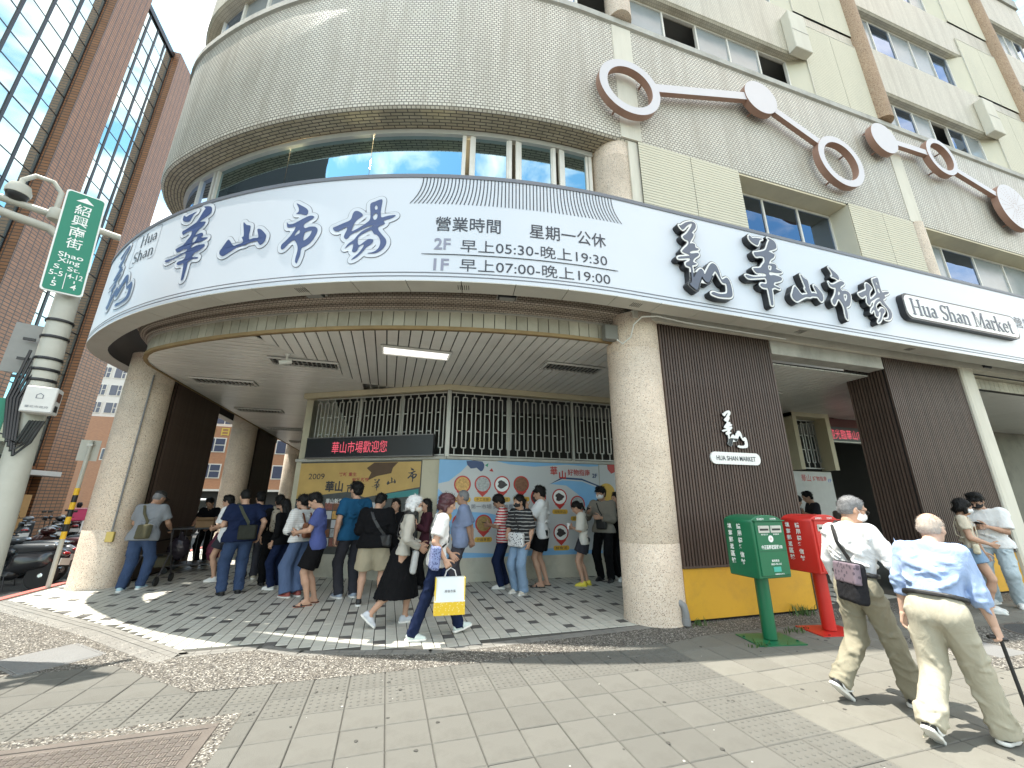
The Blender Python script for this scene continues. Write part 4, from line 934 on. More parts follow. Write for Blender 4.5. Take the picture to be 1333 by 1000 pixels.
# small vents in the sign's underside, floodlights under it
for t in (-4.9, -2.55, .1, 3.4, 6.2):
    p = SIGN.at(t, .15); v_ = empty('underside_vent', parent=sgn)
    for i in range(6):
        q_ = SIGN.at(t + i * .03, .15); a = math.atan2(q_[3], q_[2]); ob('slot', MB().obox((q_[0], q_[1], ZS0 - .0135), .12, .009, .002, rz=a), M_dark, v_)
for t, nm in ((-7.1, 'leftmost black floodlight tucked under the curved sign'), (-4.6, 'second black floodlight from the left under the curved sign'), (-1.7, 'black floodlight under the sign near the opening hours'), (9.6, 'black floodlight under the straight sign at the far right')):
    p = LOW.at(t, -.06); a = math.atan2(p[3], p[2])
    f = empty('floodlight', (p[0], p[1], 4.60), a, label=nm, cat='floodlight', group='floodlights under the sign')
    ob('housing', MB().box(-.06, .06, -.14, .14, -.05, .05), M_black, f, bevel=.01); ob('lens', MB().box(-.05, .05, -.12, .12, -.056, -.051), mat('lamp_lens', (.25, .25, .24), .2), f); ob('bracket', MB().box(-.10, -.06, -.15, .15, .0, .012).box(-.10, .03, -.155, -.147, -.02, .012).box(-.10, .03, .147, .155, -.02, .012), M_alu, f)
# logo and plate on the slat block
wl = empty('wall_logo', label='white brush logo with a name plate on the brown slat wall', cat='sign')
gl_ = shift(sm(scl(GLYPH['logo'], .46, .60)), 5.11, 2.445)
for nm, pl, mt, e, d in (('return', grow(gl_, .011, .006), M_black, .012, .016), ('face', grow(gl_, .007, .006), M_white, .004, .034)):
    me = outline(nm, pl, 0, e, 1); place(me, wallM(0, 5.17 - d, 0), mt); link(nm, me, wl)
me = outline('plate', [rrect(4.81, 5.80, 2.175, 2.365, .09)], 0, .012, 1); place(me, wallM(0, 5.17 - .014, 0), M_white); link('plate', me, wl)
me = fit_text('HUA SHAN MARKET', .78, .075, offset=.012); place(me, wallM(4.915, 5.17 - .030, 2.232), M_ink); link('lettering', me, wl)
# ------------------------------------------------------------ constellation ornaments on the facade
M_orn = mat('ornament_paint', (.58, .56, .58), .45, var=.05, vscale=2); M_orns = mat('ornament_edge', (.34, .20, .15), .55, var=.2)
def ornament(label, items, bars):
    o = empty('wall_ornament', label=label, cat='wall ornament', group='ring and disc ornaments')
    F_, B_ = 4.93, 5.07
    for x, z, r, kind in items:
        if kind == 'ring':
            ri = r - (.175 if r > .6 else .15)
            b = MB(); n = 48
            for rr, yy in ((r, F_), (r, B_), (ri, B_), (ri, F_)): b.v += [(x + rr * math.cos(2*math.pi*i/n), yy, z + rr * math.sin(2*math.pi*i/n)) for i in range(n)]
            for k_, m_ in ((0, 1), (1, 1), (2, 1), (3, 0)):
                for i in range(n): b.f.append((k_*n + i, k_*n + (i+1) % n, ((k_+1) % 4)*n + (i+1) % n, ((k_+1) % 4)*n + i)); b.mi.append(m_)
            ob('ring', b, [M_orn, M_orns], o)
        else:
            b = MB(); n = 48; b.v = [(x + r * math.cos(2*math.pi*i/n), yy, z + r * math.sin(2*math.pi*i/n)) for yy in (F_, B_) for i in range(n)]
            b.f = [tuple(range(n)), tuple(range(2*n - 1, n - 1, -1))] + [(i, (i+1) % n, n + (i+1) % n, n + i) for i in range(n)]; b.mi = [0, 1] + [1] * n
            d_ = ob('disc', b, [M_orn, M_orns], o)
            if kind == 'dots':
                h = MB()
                for k_ in range(6):
                    for rr in np.arange(.12, r - .06, .075):
                        for sgn_ in range(3):
                            a = math.pi / 3 * k_ + (sgn_ - 1) * .28 + .1
                            h.lathe([(.014, F_ - .003), (.001, F_ - .004)], (x + rr * math.cos(a), 0, z + rr * math.sin(a)), 6, axis='y')
                h2 = MB(); h2.v = [(p[0], p[1], p[2]) for p in h.v]; h2.f = h.f; h2.mi = h.mi
                ob('dot_pattern', h2, M_orns, d_, kind='stuff')
    for x0, z0, x1, z1, w in bars:
        L_ = math.hypot(x1 - x0, z1 - z0); a = math.atan2(z1 - z0, x1 - x0)
        b = MB().box(-L_/2, L_/2, -.05, .05, -w/2, w/2); b.mi = [1, 1, 0, 1, 1, 1]
        b.xf(Matrix.Translation(((x0 + x1)/2, 5.0, (z0 + z1)/2)) @ Matrix.Rotation(-a, 4, 'Y')); ob('bar', b, [M_orn, M_orns], o)
    for x, z, r, kind in items:
        for a in (.8, 2.4, 4.2): ob('standoff', MB().box(x + r * .85 * math.cos(a) - .015, x + r * .85 * math.cos(a) + .015, B_, YF, z + r * .85 * math.sin(a) - .015, z + r * .85 * math.sin(a) + .015), M_orns, o)
ornament('lilac wall ornament of two rings and a disc joined by bars, nearer the corner', [(3.87, 9.38, .68, 'ring'), (7.35, 10.42, .46, 'disc'), (9.5, 9.26, .71, 'ring')], [(4.5, 9.62, 6.95, 10.33, .20), (7.75, 10.2, 8.95, 9.68, .18)])
ornament('lilac wall ornament of discs and one ring joined by bars, further right', [(11.42, 10.57, .47, 'disc'), (13.7, 10.67, .60, 'ring'), (16.45, 9.72, .75, 'dots')], [(11.85, 10.6, 13.15, 10.65, .17), (14.2, 10.4, 15.85, 9.97, .17)])
# ------------------------------------------------------------ smooth solids from distance fields (bodies, clothes, scooter shells)
def V3(*a): return np.array(a, float)
def rotm(ax, ang):
    c, s = math.cos(ang), math.sin(ang)
    return np.array({'x': [[1,0,0],[0,c,-s],[0,s,c]], 'y': [[c,0,s],[0,1,0],[-s,0,c]], 'z': [[c,-s,0],[s,c,0],[0,0,1]]}[ax])
def frame_from(d, n):
    """columns: d, side, n"""
    d = d / np.linalg.norm(d); n = n - d * n.dot(d); n = n / (np.linalg.norm(n) + 1e-9); return np.stack([d, np.cross(n, d), n], 1)
def surf_nets(F, o, h):
    I = F < 0; c = np.zeros(tuple(x - 1 for x in F.shape), np.int8)
    for a in (0, 1):
        for b in (0, 1):
            for d in (0, 1): c += I[a:F.shape[0]-1+a, b:F.shape[1]-1+b, d:F.shape[2]-1+d]
    cells = np.argwhere((c > 0) & (c < 8)); idx = -np.ones(c.shape, np.int32); idx[tuple(cells.T)] = np.arange(len(cells))
    if len(cells) == 0: return np.zeros((0, 3)), np.zeros((0, 4), int)
    acc = np.zeros((len(cells), 3)); cnt = np.zeros(len(cells))
    cor = [(a, b, d) for a in (0, 1) for b in (0, 1) for d in (0, 1)]
    vals = {q: F[cells[:, 0] + q[0], cells[:, 1] + q[1], cells[:, 2] + q[2]] for q in cor}
    for a in cor:
        for ax in range(3):
            if a[ax]: continue
            b = list(a); b[ax] = 1; b = tuple(b); fa, fb = vals[a], vals[b]; m_ = (fa < 0) != (fb < 0)
            t = np.where(m_, fa / np.where(m_, fa - fb, 1), 0); p = np.tile(np.array(a, float), (len(cells), 1)); p[:, ax] += t
            acc[m_] += p[m_]; cnt[m_] += 1
    v = o + h * (cells + acc / cnt[:, None]); quads = []
    for ax in range(3):
        sl0 = [slice(None)] * 3; sl1 = [slice(None)] * 3; sl0[ax] = slice(0, -1); sl1[ax] = slice(1, None)
        e = np.argwhere(I[tuple(sl0)] != I[tuple(sl1)]); b, d = (ax + 1) % 3, (ax + 2) % 3
        ok = (e[:, b] > 0) & (e[:, d] > 0) & (e[:, b] < F.shape[b] - 1) & (e[:, d] < F.shape[d] - 1); e = e[ok]
        if len(e) == 0: continue
        def at(db, dd): q = e.copy(); q[:, b] += db; q[:, d] += dd; return idx[tuple(q.T)]
        q = np.stack([at(-1, -1), at(0, -1), at(0, 0), at(-1, 0)], 1); ins = I[tuple(e.T)]
        q[~ins] = q[~ins][:, ::-1]; quads.append(q)
    return v, np.concatenate(quads)
def prim_bounds(p):
    if p[0] in ('c', 'cf'): r = max(p[3], p[4]); return np.minimum(p[1], p[2]) - r, np.maximum(p[1], p[2]) + r
    if p[0] == 'e': r = max(p[2]); return p[1] - r, p[1] + r
    if p[0] == 's':
        a, b = p[1] @ (p[3] * p[4]) + p[2], p[1] @ (p[3] * p[5]) + p[2]; r = max(p[6], p[7]) * max(p[3]); return np.minimum(a, b) - r, np.maximum(a, b) + r
    if p[0] == 'b': r = np.linalg.norm(p[2]) + p[4]; return p[1] - r, p[1] + r
def sdf(prims, h, noise=None, smooth=0):
    """ordered list of solids ('c','cf','e','s','b'), ('cut', n, d), ('sub', prim); last item of a solid is its blend radius"""
    lo = np.full(3, 1e9); hi = -lo
    for p in prims:
        if p[0] in ('cut', 'sub'): continue
        a, b = prim_bounds(p); lo = np.minimum(lo, a); hi = np.maximum(hi, b)
    lo = lo - .03; hi = hi + .03; n = np.ceil((hi - lo) / h).astype(int) + 1
    ax = [lo[i] + h * np.arange(n[i]) for i in range(3)]; F = np.full(tuple(n), .2)
    def ev(p, sl):
        X, Y, Z = np.meshgrid(ax[0][sl[0]], ax[1][sl[1]], ax[2][sl[2]], indexing='ij', sparse=True)
        if p[0] in ('c', 'cf', 's'):
            if p[0] == 's':
                R, o, sc, a, b, ra, rb = p[1:8]; dx, dy, dz = X - o[0], Y - o[1], Z - o[2]
                X, Y, Z = [(dx * R[0, i] + dy * R[1, i] + dz * R[2, i]) / sc[i] for i in range(3)]; ms = min(sc)
            else: a, b, ra, rb = p[1:5]; ms = 1
            d = b - a; l2 = d.dot(d) + 1e-12
            tt = ((X - a[0]) * d[0] + (Y - a[1]) * d[1] + (Z - a[2]) * d[2]) / l2; t = np.clip(tt, 0, 1)
            D = np.sqrt((X - a[0] - t * d[0]) ** 2 + (Y - a[1] - t * d[1]) ** 2 + (Z - a[2] - t * d[2]) ** 2) - (ra + (rb - ra) * t)
            if p[0] == 'cf': D = np.maximum(D, (tt - 1) * math.sqrt(l2))
            return D * ms
        if p[0] == 'e':
            c, r, R = p[1:4]; dx, dy, dz = X - c[0], Y - c[1], Z - c[2]
            if R is not None: dx, dy, dz = [dx * R[0, i] + dy * R[1, i] + dz * R[2, i] for i in range(3)]
            q = np.sqrt((dx / r[0]) ** 2 + (dy / r[1]) ** 2 + (dz / r[2]) ** 2); q2 = np.sqrt((dx / r[0] ** 2) ** 2 + (dy / r[1] ** 2) ** 2 + (dz / r[2] ** 2) ** 2)
            return np.where(q2 > 1e-6, q * (q - 1) / np.maximum(q2, 1e-6), -min(r))
        c, hf, R, rd = p[1:5]; dx, dy, dz = X - c[0], Y - c[1], Z - c[2]
        if R is not None: dx, dy, dz = [dx * R[0, i] + dy * R[1, i] + dz * R[2, i] for i in range(3)]
        qx, qy, qz = np.abs(dx) - hf[0] + rd, np.abs(dy) - hf[1] + rd, np.abs(dz) - hf[2] + rd
        return np.sqrt(np.maximum(qx, 0) ** 2 + np.maximum(qy, 0) ** 2 + np.maximum(qz, 0) ** 2) + np.minimum(np.maximum(np.maximum(qx, qy), qz), 0) - rd
    full = tuple(slice(None) for _ in range(3))
    for p in prims:
        if p[0] == 'cut':
            X, Y, Z = np.meshgrid(*ax, indexing='ij', sparse=True); F = np.maximum(F, X * p[1][0] + Y * p[1][1] + Z * p[1][2] - p[2]); continue
        sub = p[0] == 'sub'; pr = p[1] if sub else p; k = max(pr[-1], 1e-4)
        a, b = prim_bounds(pr); mg = k + 2.5 * h
        i0 = np.clip(np.floor((a - mg - lo) / h).astype(int), 0, n - 1); i1 = np.clip(np.ceil((b + mg - lo) / h).astype(int) + 1, 1, n)
        if np.any(i1 <= i0): continue
        sl = tuple(slice(int(i0[i]), int(i1[i])) for i in range(3)); D = ev(pr, sl); G = F[sl]
        if sub:
            D = -D; t = np.clip(.5 - .5 * (D - G) / k, 0, 1); F[sl] = D * (1 - t) + G * t + k * t * (1 - t)
        else: t = np.clip(.5 + .5 * (G - D) / k, 0, 1); F[sl] = G * (1 - t) + D * t - k * t * (1 - t)
    if noise:
        amp, fr, seed = noise; rs = np.random.RandomState(seed); X, Y, Z = np.meshgrid(*ax, indexing='ij', sparse=True)
        fr = np.array(fr) if np.ndim(fr) else np.array([fr] * 3)
        N = 0
        for o_ in (1., 1.9):
            a, b = rs.randn(3) * fr * o_, rs.randn(3) * fr * o_; f0, f1 = rs.rand(2) * 6.28
            w_ = np.sin(a[0]*X + a[1]*Y + a[2]*Z + f0 + 1.3 * np.sin(b[0]*X + b[1]*Y + b[2]*Z + f1)); N = N + ((.45 - 1.2 * (1 - np.abs(w_)) ** 2) if (amp > .004 and o_ == 1.) else w_ * (.5 if amp > .004 else 1)) / o_
        F = F + amp * N
    return surf_nets(F, lo, h)
def quads_mesh(name, parts, mats, smooth=True):
    """parts: list of (verts, quads, material slot)"""
    parts = [p for p in parts if len(p[1])]; me = bpy.data.meshes.new(name); off = 0; vs_, qs, mi = [], [], []
    for v, q, m_ in parts: vs_.append(v); qs.append(q + off); off += len(v); mi.append(np.full(len(q), m_))
    v = np.concatenate(vs_); q = np.concatenate(qs); mi = np.concatenate(mi)
    me.vertices.add(len(v)); me.vertices.foreach_set('co', v.ravel()); me.loops.add(4 * len(q)); me.loops.foreach_set('vertex_index', q.ravel().astype(np.int32))
    me.polygons.add(len(q)); me.polygons.foreach_set('loop_start', np.arange(len(q), dtype=np.int32) * 4)
    for m_ in (mats if isinstance(mats, (list, tuple)) else [mats]): me.materials.append(m_)
    me.polygons.foreach_set('material_index', mi.astype(np.int32)); me.update(calc_edges=True); me.validate()
    if smooth: me.polygons.foreach_set('use_smooth', [True] * len(me.polygons))
    return me
def sob(name, prims, h, mt, parent, noise=None, **kw):
    v, q = sdf(prims, h, noise); return link(name, quads_mesh(name, [(v, q, 0)], mt), parent, **kw)
# ------------------------------------------------------------ left: curtain-wall building across the side street
M_brick = tilemat('orange_brick_tile', (.30, .135, .06), (.24, .105, .046), (.05, .034, .026), .30, .15, .022, axes='yz', bump=.4, dirt=.2, dirtcol=(.18, .08, .04), offset=0)
M_brickx = tilemat('orange_brick_side', (.30, .135, .06), (.24, .105, .046), (.05, .034, .026), .30, .15, .022, axes='xz', bump=.4, dirt=.2, dirtcol=(.18, .08, .04), offset=0)
M_cw = mat('curtain_glass', (.62, .74, .72), .03, metal=.95, var=.08, vscale=.35, rnd=.08); M_fin = mat('black_fin', (.012, .013, .015), .35)
ow = empty('office_building', label='brick and mirror-glass office tower across the side street', cat='building'); XB = -15.0
for y0, y1 in ((18.86, 20.68), (23.86, 25.75)):
    ob('brick_pier', MB().box(XB - 1, XB, y0, y1, -.13, 28.9), M_brick, ow); ob('pier_side', MB().box(XB - 1, XB - .002, y0 - .004, y0 - .001, -.13, 28.9), M_brickx, ow)
ob('parapet', MB().box(XB - 1, XB - .30, 0, 23.86, 28.4, 28.75), M_fin, ow); ob('rear_mass', MB().box(-34, XB - 1.0, 0, 25.7, -.13, 28.3), M_fin, ow)
pm = {}
for y0, n, pw in ((20.70, 4, .785), (9.30, 10, .955)):
    for i in range(n):
        ya = y0 + i * pw
        me_ = pm.setdefault(pw, mesh('pane', MB().box(0, .02, .03, pw - .03, .03, 1.02), M_cw))
        for k in range(24):
            if ya > 12 or k < 8: o_ = link('pane', me_, ow, loc=(XB - .42, ya, 3.1 + k * 1.05)); o_.rotation_euler = (0, random.gauss(0, .004), random.gauss(0, .004))
        ob('fin', MB().box(XB - .43, XB - .375, ya - .06, ya + .06, 3.0, 28.4), M_fin, ow)
    ob('fin', MB().box(XB - .43, XB - .375, y0 + n * pw - .06, y0 + n * pw + .06, 3.0, 28.4), M_fin, ow)
    for k in range(25): ob('transom', MB().box(XB - .43, XB - .385, y0, y0 + n * pw, 3.075 + k * 1.05, 3.12 + k * 1.05), M_fin, ow)
ob('canopy', MB().box(XB - 1, XB + .7, 14, 23.8, 2.55, 2.75), mat('canopy_white', (.5, .5, .48), .5), ow); ob('shop_front', MB().box(XB - .5, XB - .4, 0, 18.8, -.13, 2.5), M_brick, ow)
ob('base_wall', MB().box(XB - .55, XB - .3, 20.7, 23.84, -.13, 3.0), M_brick, ow); ob('hoarding', MB().box(XB + .25, XB + .3, 21.2, 23.2, -.13, 1.75), mat('tan_hoarding', (.42, .24, .08), .6, var=.2), ow)
# ---- far buildings at the end of the side street
def far_block(name, label, x0, x1, y, z1, mt, rows, wmt, frame, depth=6, z0=-.13):
    b_ = empty(name, label=label, cat='building'); ob('wall', MB().box(x0, x1, y, y + depth, z0, z1), mt, b_)
    for za, zb, xs in rows:
        for xa, xb in xs:
            w_ = ob('window', MB().box(xa, xb, y - .06, y - .01, za, zb), frame, b_); mid = xa + (xb - xa) * .68
            ob('pane', MB().box(xa + .1, mid - .06, y - .10, y - .065, za + .1, zb - .1), wmt, w_); ob('pane', MB().box(mid + .06, xb - .1, y - .10, y - .065, za + .1, (za + zb) / 2 - .05), wmt, w_); ob('pane', MB().box(mid + .06, xb - .1, y - .10, y - .065, (za + zb) / 2 + .05, zb - .1), wmt, w_)
    return b_
M_fb = tilemat('far_brick', (.42, .20, .10), (.36, .165, .085), (.26, .16, .1), .22, .08, .01, axes='xz', bump=.1, dirt=.15); M_fw = mat('far_plaster', (.62, .60, .56), .8, var=.06); M_fg = mat('far_glass', (.07, .08, .12), .15, var=.2)
fb = far_block('brick_block', 'orange brick building with gold characters at the end of the arcade', -24, -8, 50, 9.2, M_fb, [(6.4, 7.95, [(-23.4, -20.9), (-20.2, -17.0), (-16.2, -13), (-12.2, -9)]), (3.7, 5.2, [(-23.4, -20.9), (-20.2, -17.0), (-16.2, -13), (-12.2, -9)])], M_fg, M_aluw)
for tx, xx in (('國', -18.95), ('日', -17.65)):
    me = fit_text(tx, .75, .8, offset=.02); place(me, wallM(xx, 49.93, 8.2), mat('gold_letter', (.62, .45, .10), .4, metal=.3)); link('gold_character', me, fb)
ob('shop_dark', MB().box(-23.5, -8.5, 49.9, 49.99, 0, 2.4), M_dark, fb); ob('shop_canopy', MB().box(-24, -8, 49.2, 49.98, 2.4, 2.6), M_aluw, fb)
far_block('white_block', 'pale apartment block rising behind the orange brick building', -28, -4, 58, 15, M_fw, [(10.6, 12.2, [(-26, -23.5), (-22, -19.5), (-18.5, -16), (-14, -11)])], M_fg, M_aluw)
far_block('apartment_block', 'white apartment block with railings above the left brick building', -44, -33.4, 62, 24, M_fw, [(z, z + 1.5, [(-36.9, -35.4), (-35.1, -33.8), (-39, -37.4)]) for z in (11.9, 14.2, 16.5, 18.8)], M_fg, M_aluw)
far_block('brick_annex', 'low red brick annex left of the arcade column', -44, -30, 60, 11.2, M_fb, [(6.0, 7.4, [(-42, -39.5), (-33, -31)])], M_fg, M_aluw)
# ------------------------------------------------------------ street name pole on the left
M_pole = mat('pole_grey_white', (.42, .42, .37), .5, var=.10, vscale=8, dirt=.35, dirtcol=(.28, .26, .2)); M_grn = mat('sign_green', (.0, .19, .115), .4, var=.05); M_sw = mat('sign_white_ink', (.78, .80, .78), .4)
PX, PY_ = -3.97, 6.0
po = empty('street_pole', (PX, PY_, 0), label='pale metal street pole with curved arms, bands and cables on the left', cat='pole'); lx = -.040
pp = lambda z, dx=0, dy=0: (lx * z + dx, .012 * z + dy, z)
ob('shaft', MB().tube([pp(0), pp(1.5), pp(3), pp(4.6), pp(5.05)], [.135, .126, .118, .105, .09], 18), M_pole, po, smooth=True)
ob('arm', MB().tube([pp(4.30), pp(4.72, -.05, 0), pp(4.95, -.30, -.12), pp(5.0, -.8, -.35), pp(5.0, -2.2, -1.0)], .055, 12), M_pole, po, smooth=True)
ob('arm', MB().tube([pp(5.14, .25, .18), pp(5.16, -.1, 0), pp(5.18, -.8, -.35), pp(5.18, -2.2, -1.0)], .045, 12), M_pole, po, smooth=True)
ob('arm_clamp', MB().lathe([(.07, -.08), (.085, -.06), (.085, .06), (.07, .08)], pp(5.16, -.28, -.12), 14), M_pole, po, smooth=True)
for z in (2.95, 3.08, 3.22, 3.5, 3.72): ob('band', MB().lathe([(.126, -.018), (.130, 0), (.126, .018)], pp(z), 18, cap=False), M_fin, po)
ob('back_plate', MB().obox(pp(3.35, -.27, .02), .26, .02, .62, rz=R_(25)), mat('plate_grey', (.22, .22, .21), .5, metal=.4, var=.2, dirt=.3), po)
for z in (2.98, 3.2, 3.45): ob('bolt', MB().obox(pp(z, -.2, -.05), .10, .03, .03, rz=R_(25)), M_fin, po)
dc = empty('dome_camera', (PX, PY_, 0), label='white dome security camera hanging from the pole arm', cat='security camera')
ob('gooseneck', MB().tube([pp(5.2, -.30, -.13), pp(5.5, -.30, -.13), pp(5.62, -.38, -.17), pp(5.62, -.52, -.24), pp(5.5, -.60, -.28), pp(5.42, -.60, -.28)], .028, 10), M_pole, dc, smooth=True)
ob('housing', MB().lathe([(.03, .10), (.09, .08), (.115, .0), (.11, -.06)], pp(5.33, -.60, -.28), 18), M_pole, dc, smooth=True); ob('dome', MB().lathe([(.10, -.06), (.09, -.11), (.05, -.145), (.002, -.155)], pp(5.33, -.60, -.28), 16), M_fin, dc, smooth=True)
ss = empty('street_sign', (PX, PY_, 0), label='tall green street name sign with white characters on the pole', cat='sign')
sc_ = Vector(pp(4.74, .06, -.23)); dv = Vector((.86, .51, 0)).normalized()
SW_, SH_ = .36, 1.42; o0 = sc_ - dv * SW_ / 2; tl_ = Vector((lx, .012, 1))
def sgnM(u, v, d=0.):
    p = sc_ + Vector((dv.y, -dv.x, 0)) * d; M = wallM(p.x, p.y, p.z, dv.x, dv.y) @ Matrix.Rotation(.05, 4, 'Z') @ Matrix.Diagonal((SW_ / .40, SH_ / 1.5, 1, 1)) @ Matrix.Translation((u - .20, v - .75, 0)); return M
for nm, i_, mt, e, d in (('panel', 0, M_sw, .012, 0), ('face', .018, M_grn, .003, .014)):
    me = outline(nm, [rrect(i_, .40 - i_, i_, 1.5 - i_, .04)], 0, e, 1); place(me, sgnM(0, 0, d), mt)
    link(nm, me, ss)
def sg_txt(t, u, v, w, h, off=.006): me = fit_text(t, w, h, offset=off); place(me, sgnM(u, v, .0185), M_sw); link('lettering', me, ss)
for k, ch in enumerate('紹興南街'): sg_txt(ch, .12, 1.165 - .172 * k, .155, .155)
sg_txt('Shao', .08, .505, .24, .07); sg_txt('Xing', .09, .405, .21, .085); sg_txt('S. St.', .07, .325, .25, .062)
sg_txt('5-5', .045, .225, .125, .07); sg_txt('4-12', .215, .225, .145, .07); sg_txt('I', .10, .165, .012, .035); sg_txt('I', .285, .165, .012, .035); sg_txt('5', .085, .075, .05, .075); sg_txt('4', .265, .075, .055, .075)
me = outline('divider', [[(.196, .06), (.203, .06), (.203, .29), (.196, .29)]], 0, 0, 1); place(me, sgnM(0, 0, .0185), M_sw); link('divider', me, ss)
me = outline('arrow', [[(.11, 1.36), (.29, 1.36), (.20, 1.44)]], 0, 0, 1); place(me, sgnM(0, 0, .0185), M_sw); link('arrow', me, ss)
bx_ = empty('control_box', (PX, PY_, 0), label='white metal control box strapped to the pole', cat='box'); 
bo = MB().box(-.125, .125, -.10, .10, -.15, .15).xf(Matrix.Translation(pp(2.68, .17, -.17)) @ Matrix.Rotation(R_(18), 4, 'Z')); ob('case', bo, mat('box_white', (.62, .62, .60), .5, var=.06, dirt=.15), bx_, bevel=.008)
bM = Matrix.Translation(pp(2.68, .17, -.17)) @ Matrix.Rotation(R_(18), 4, 'Z')
ob('lid_seam', MB().box(-.12, .12, -.103, -.101, -.14, -.137).xf(bM), M_line, bx_); ob('rating_plate', MB().box(.126, .128, -.05, .05, -.12, -.05).xf(bM), M_fin, bx_); ob('sticker', MB().box(.126, .128, -.06, .06, .0, .10).xf(bM), mat('sticker_brown', (.12, .06, .04), .6), bx_)
me = fit_text('臺北市政府', .18, .028); me.transform(Matrix(((1,0,0,-.09),(0,0,-1,-.1025),(0,1,0,-.10),(0,0,0,1)))); place(me, bM, M_line); link('lettering', me, bx_)
me = outline('emblem', [[(-.03, -.03), (.03, -.03), (.03, .01), (0, .035), (-.03, .01)], [(-.022, -.024), (.022, -.024), (.022, .008), (0, .026), (-.022, .008)]], 0, 0, 1); me.transform(Matrix(((1,0,0,0),(0,0,-1,-.1025),(0,1,0,.04),(0,0,0,1)))); place(me, bM, M_line); link('emblem', me, bx_)
for k in range(5):
    a = .03 * k; ob('cable', MB().tube([pp(3.3 - .1 * k, -.12 + a, -.1), pp(2.7, -.16 + a, -.14), pp(2.25 - .05 * k, -.06 + a, -.17), pp(2.2, .06 + a, -.18), pp(2.45, .12 + a, -.17)], .014, 6), M_fin, po, smooth=True)
gs = ob('green_board', MB().box(-.42, .0, -.012, .012, -.35, .35).xf(Matrix.Translation((PX - .27, PY_ - .05, 2.35)) @ Matrix.Rotation(R_(26), 4, 'Z')), M_grn, label='plain green board at the left edge behind the pole', cat='sign')
ps = empty('striped_post', (-5.92, 10.39, 0), label='thin grey post with black and yellow bands beside the left column', cat='post')
ob('tube', MB().tube([(0, 0, 0), (0, 0, .85)], .038, 10), M_pole, ps); ob('tube', MB().tube([(0, 0, 1.80), (0, 0, 2.75)], .036, 10), M_pole, ps); M_ye = mat('band_yellow', (.70, .42, .02), .5)
for k in range(7): ob('band', MB().tube([(0, 0, .85 + k * .136), (0, 0, .85 + (k + 1) * .136)], .041, 12), M_ye if k % 2 == 0 else M_fin, ps)
ob('sign_plate', MB().obox((-.02, .03, 2.55), .30, .012, .42, rz=R_(20)), M_pole, ps); ob('plate_clip', MB().obox((0, 0, 2.66), .10, .07, .04), M_alu, ps)
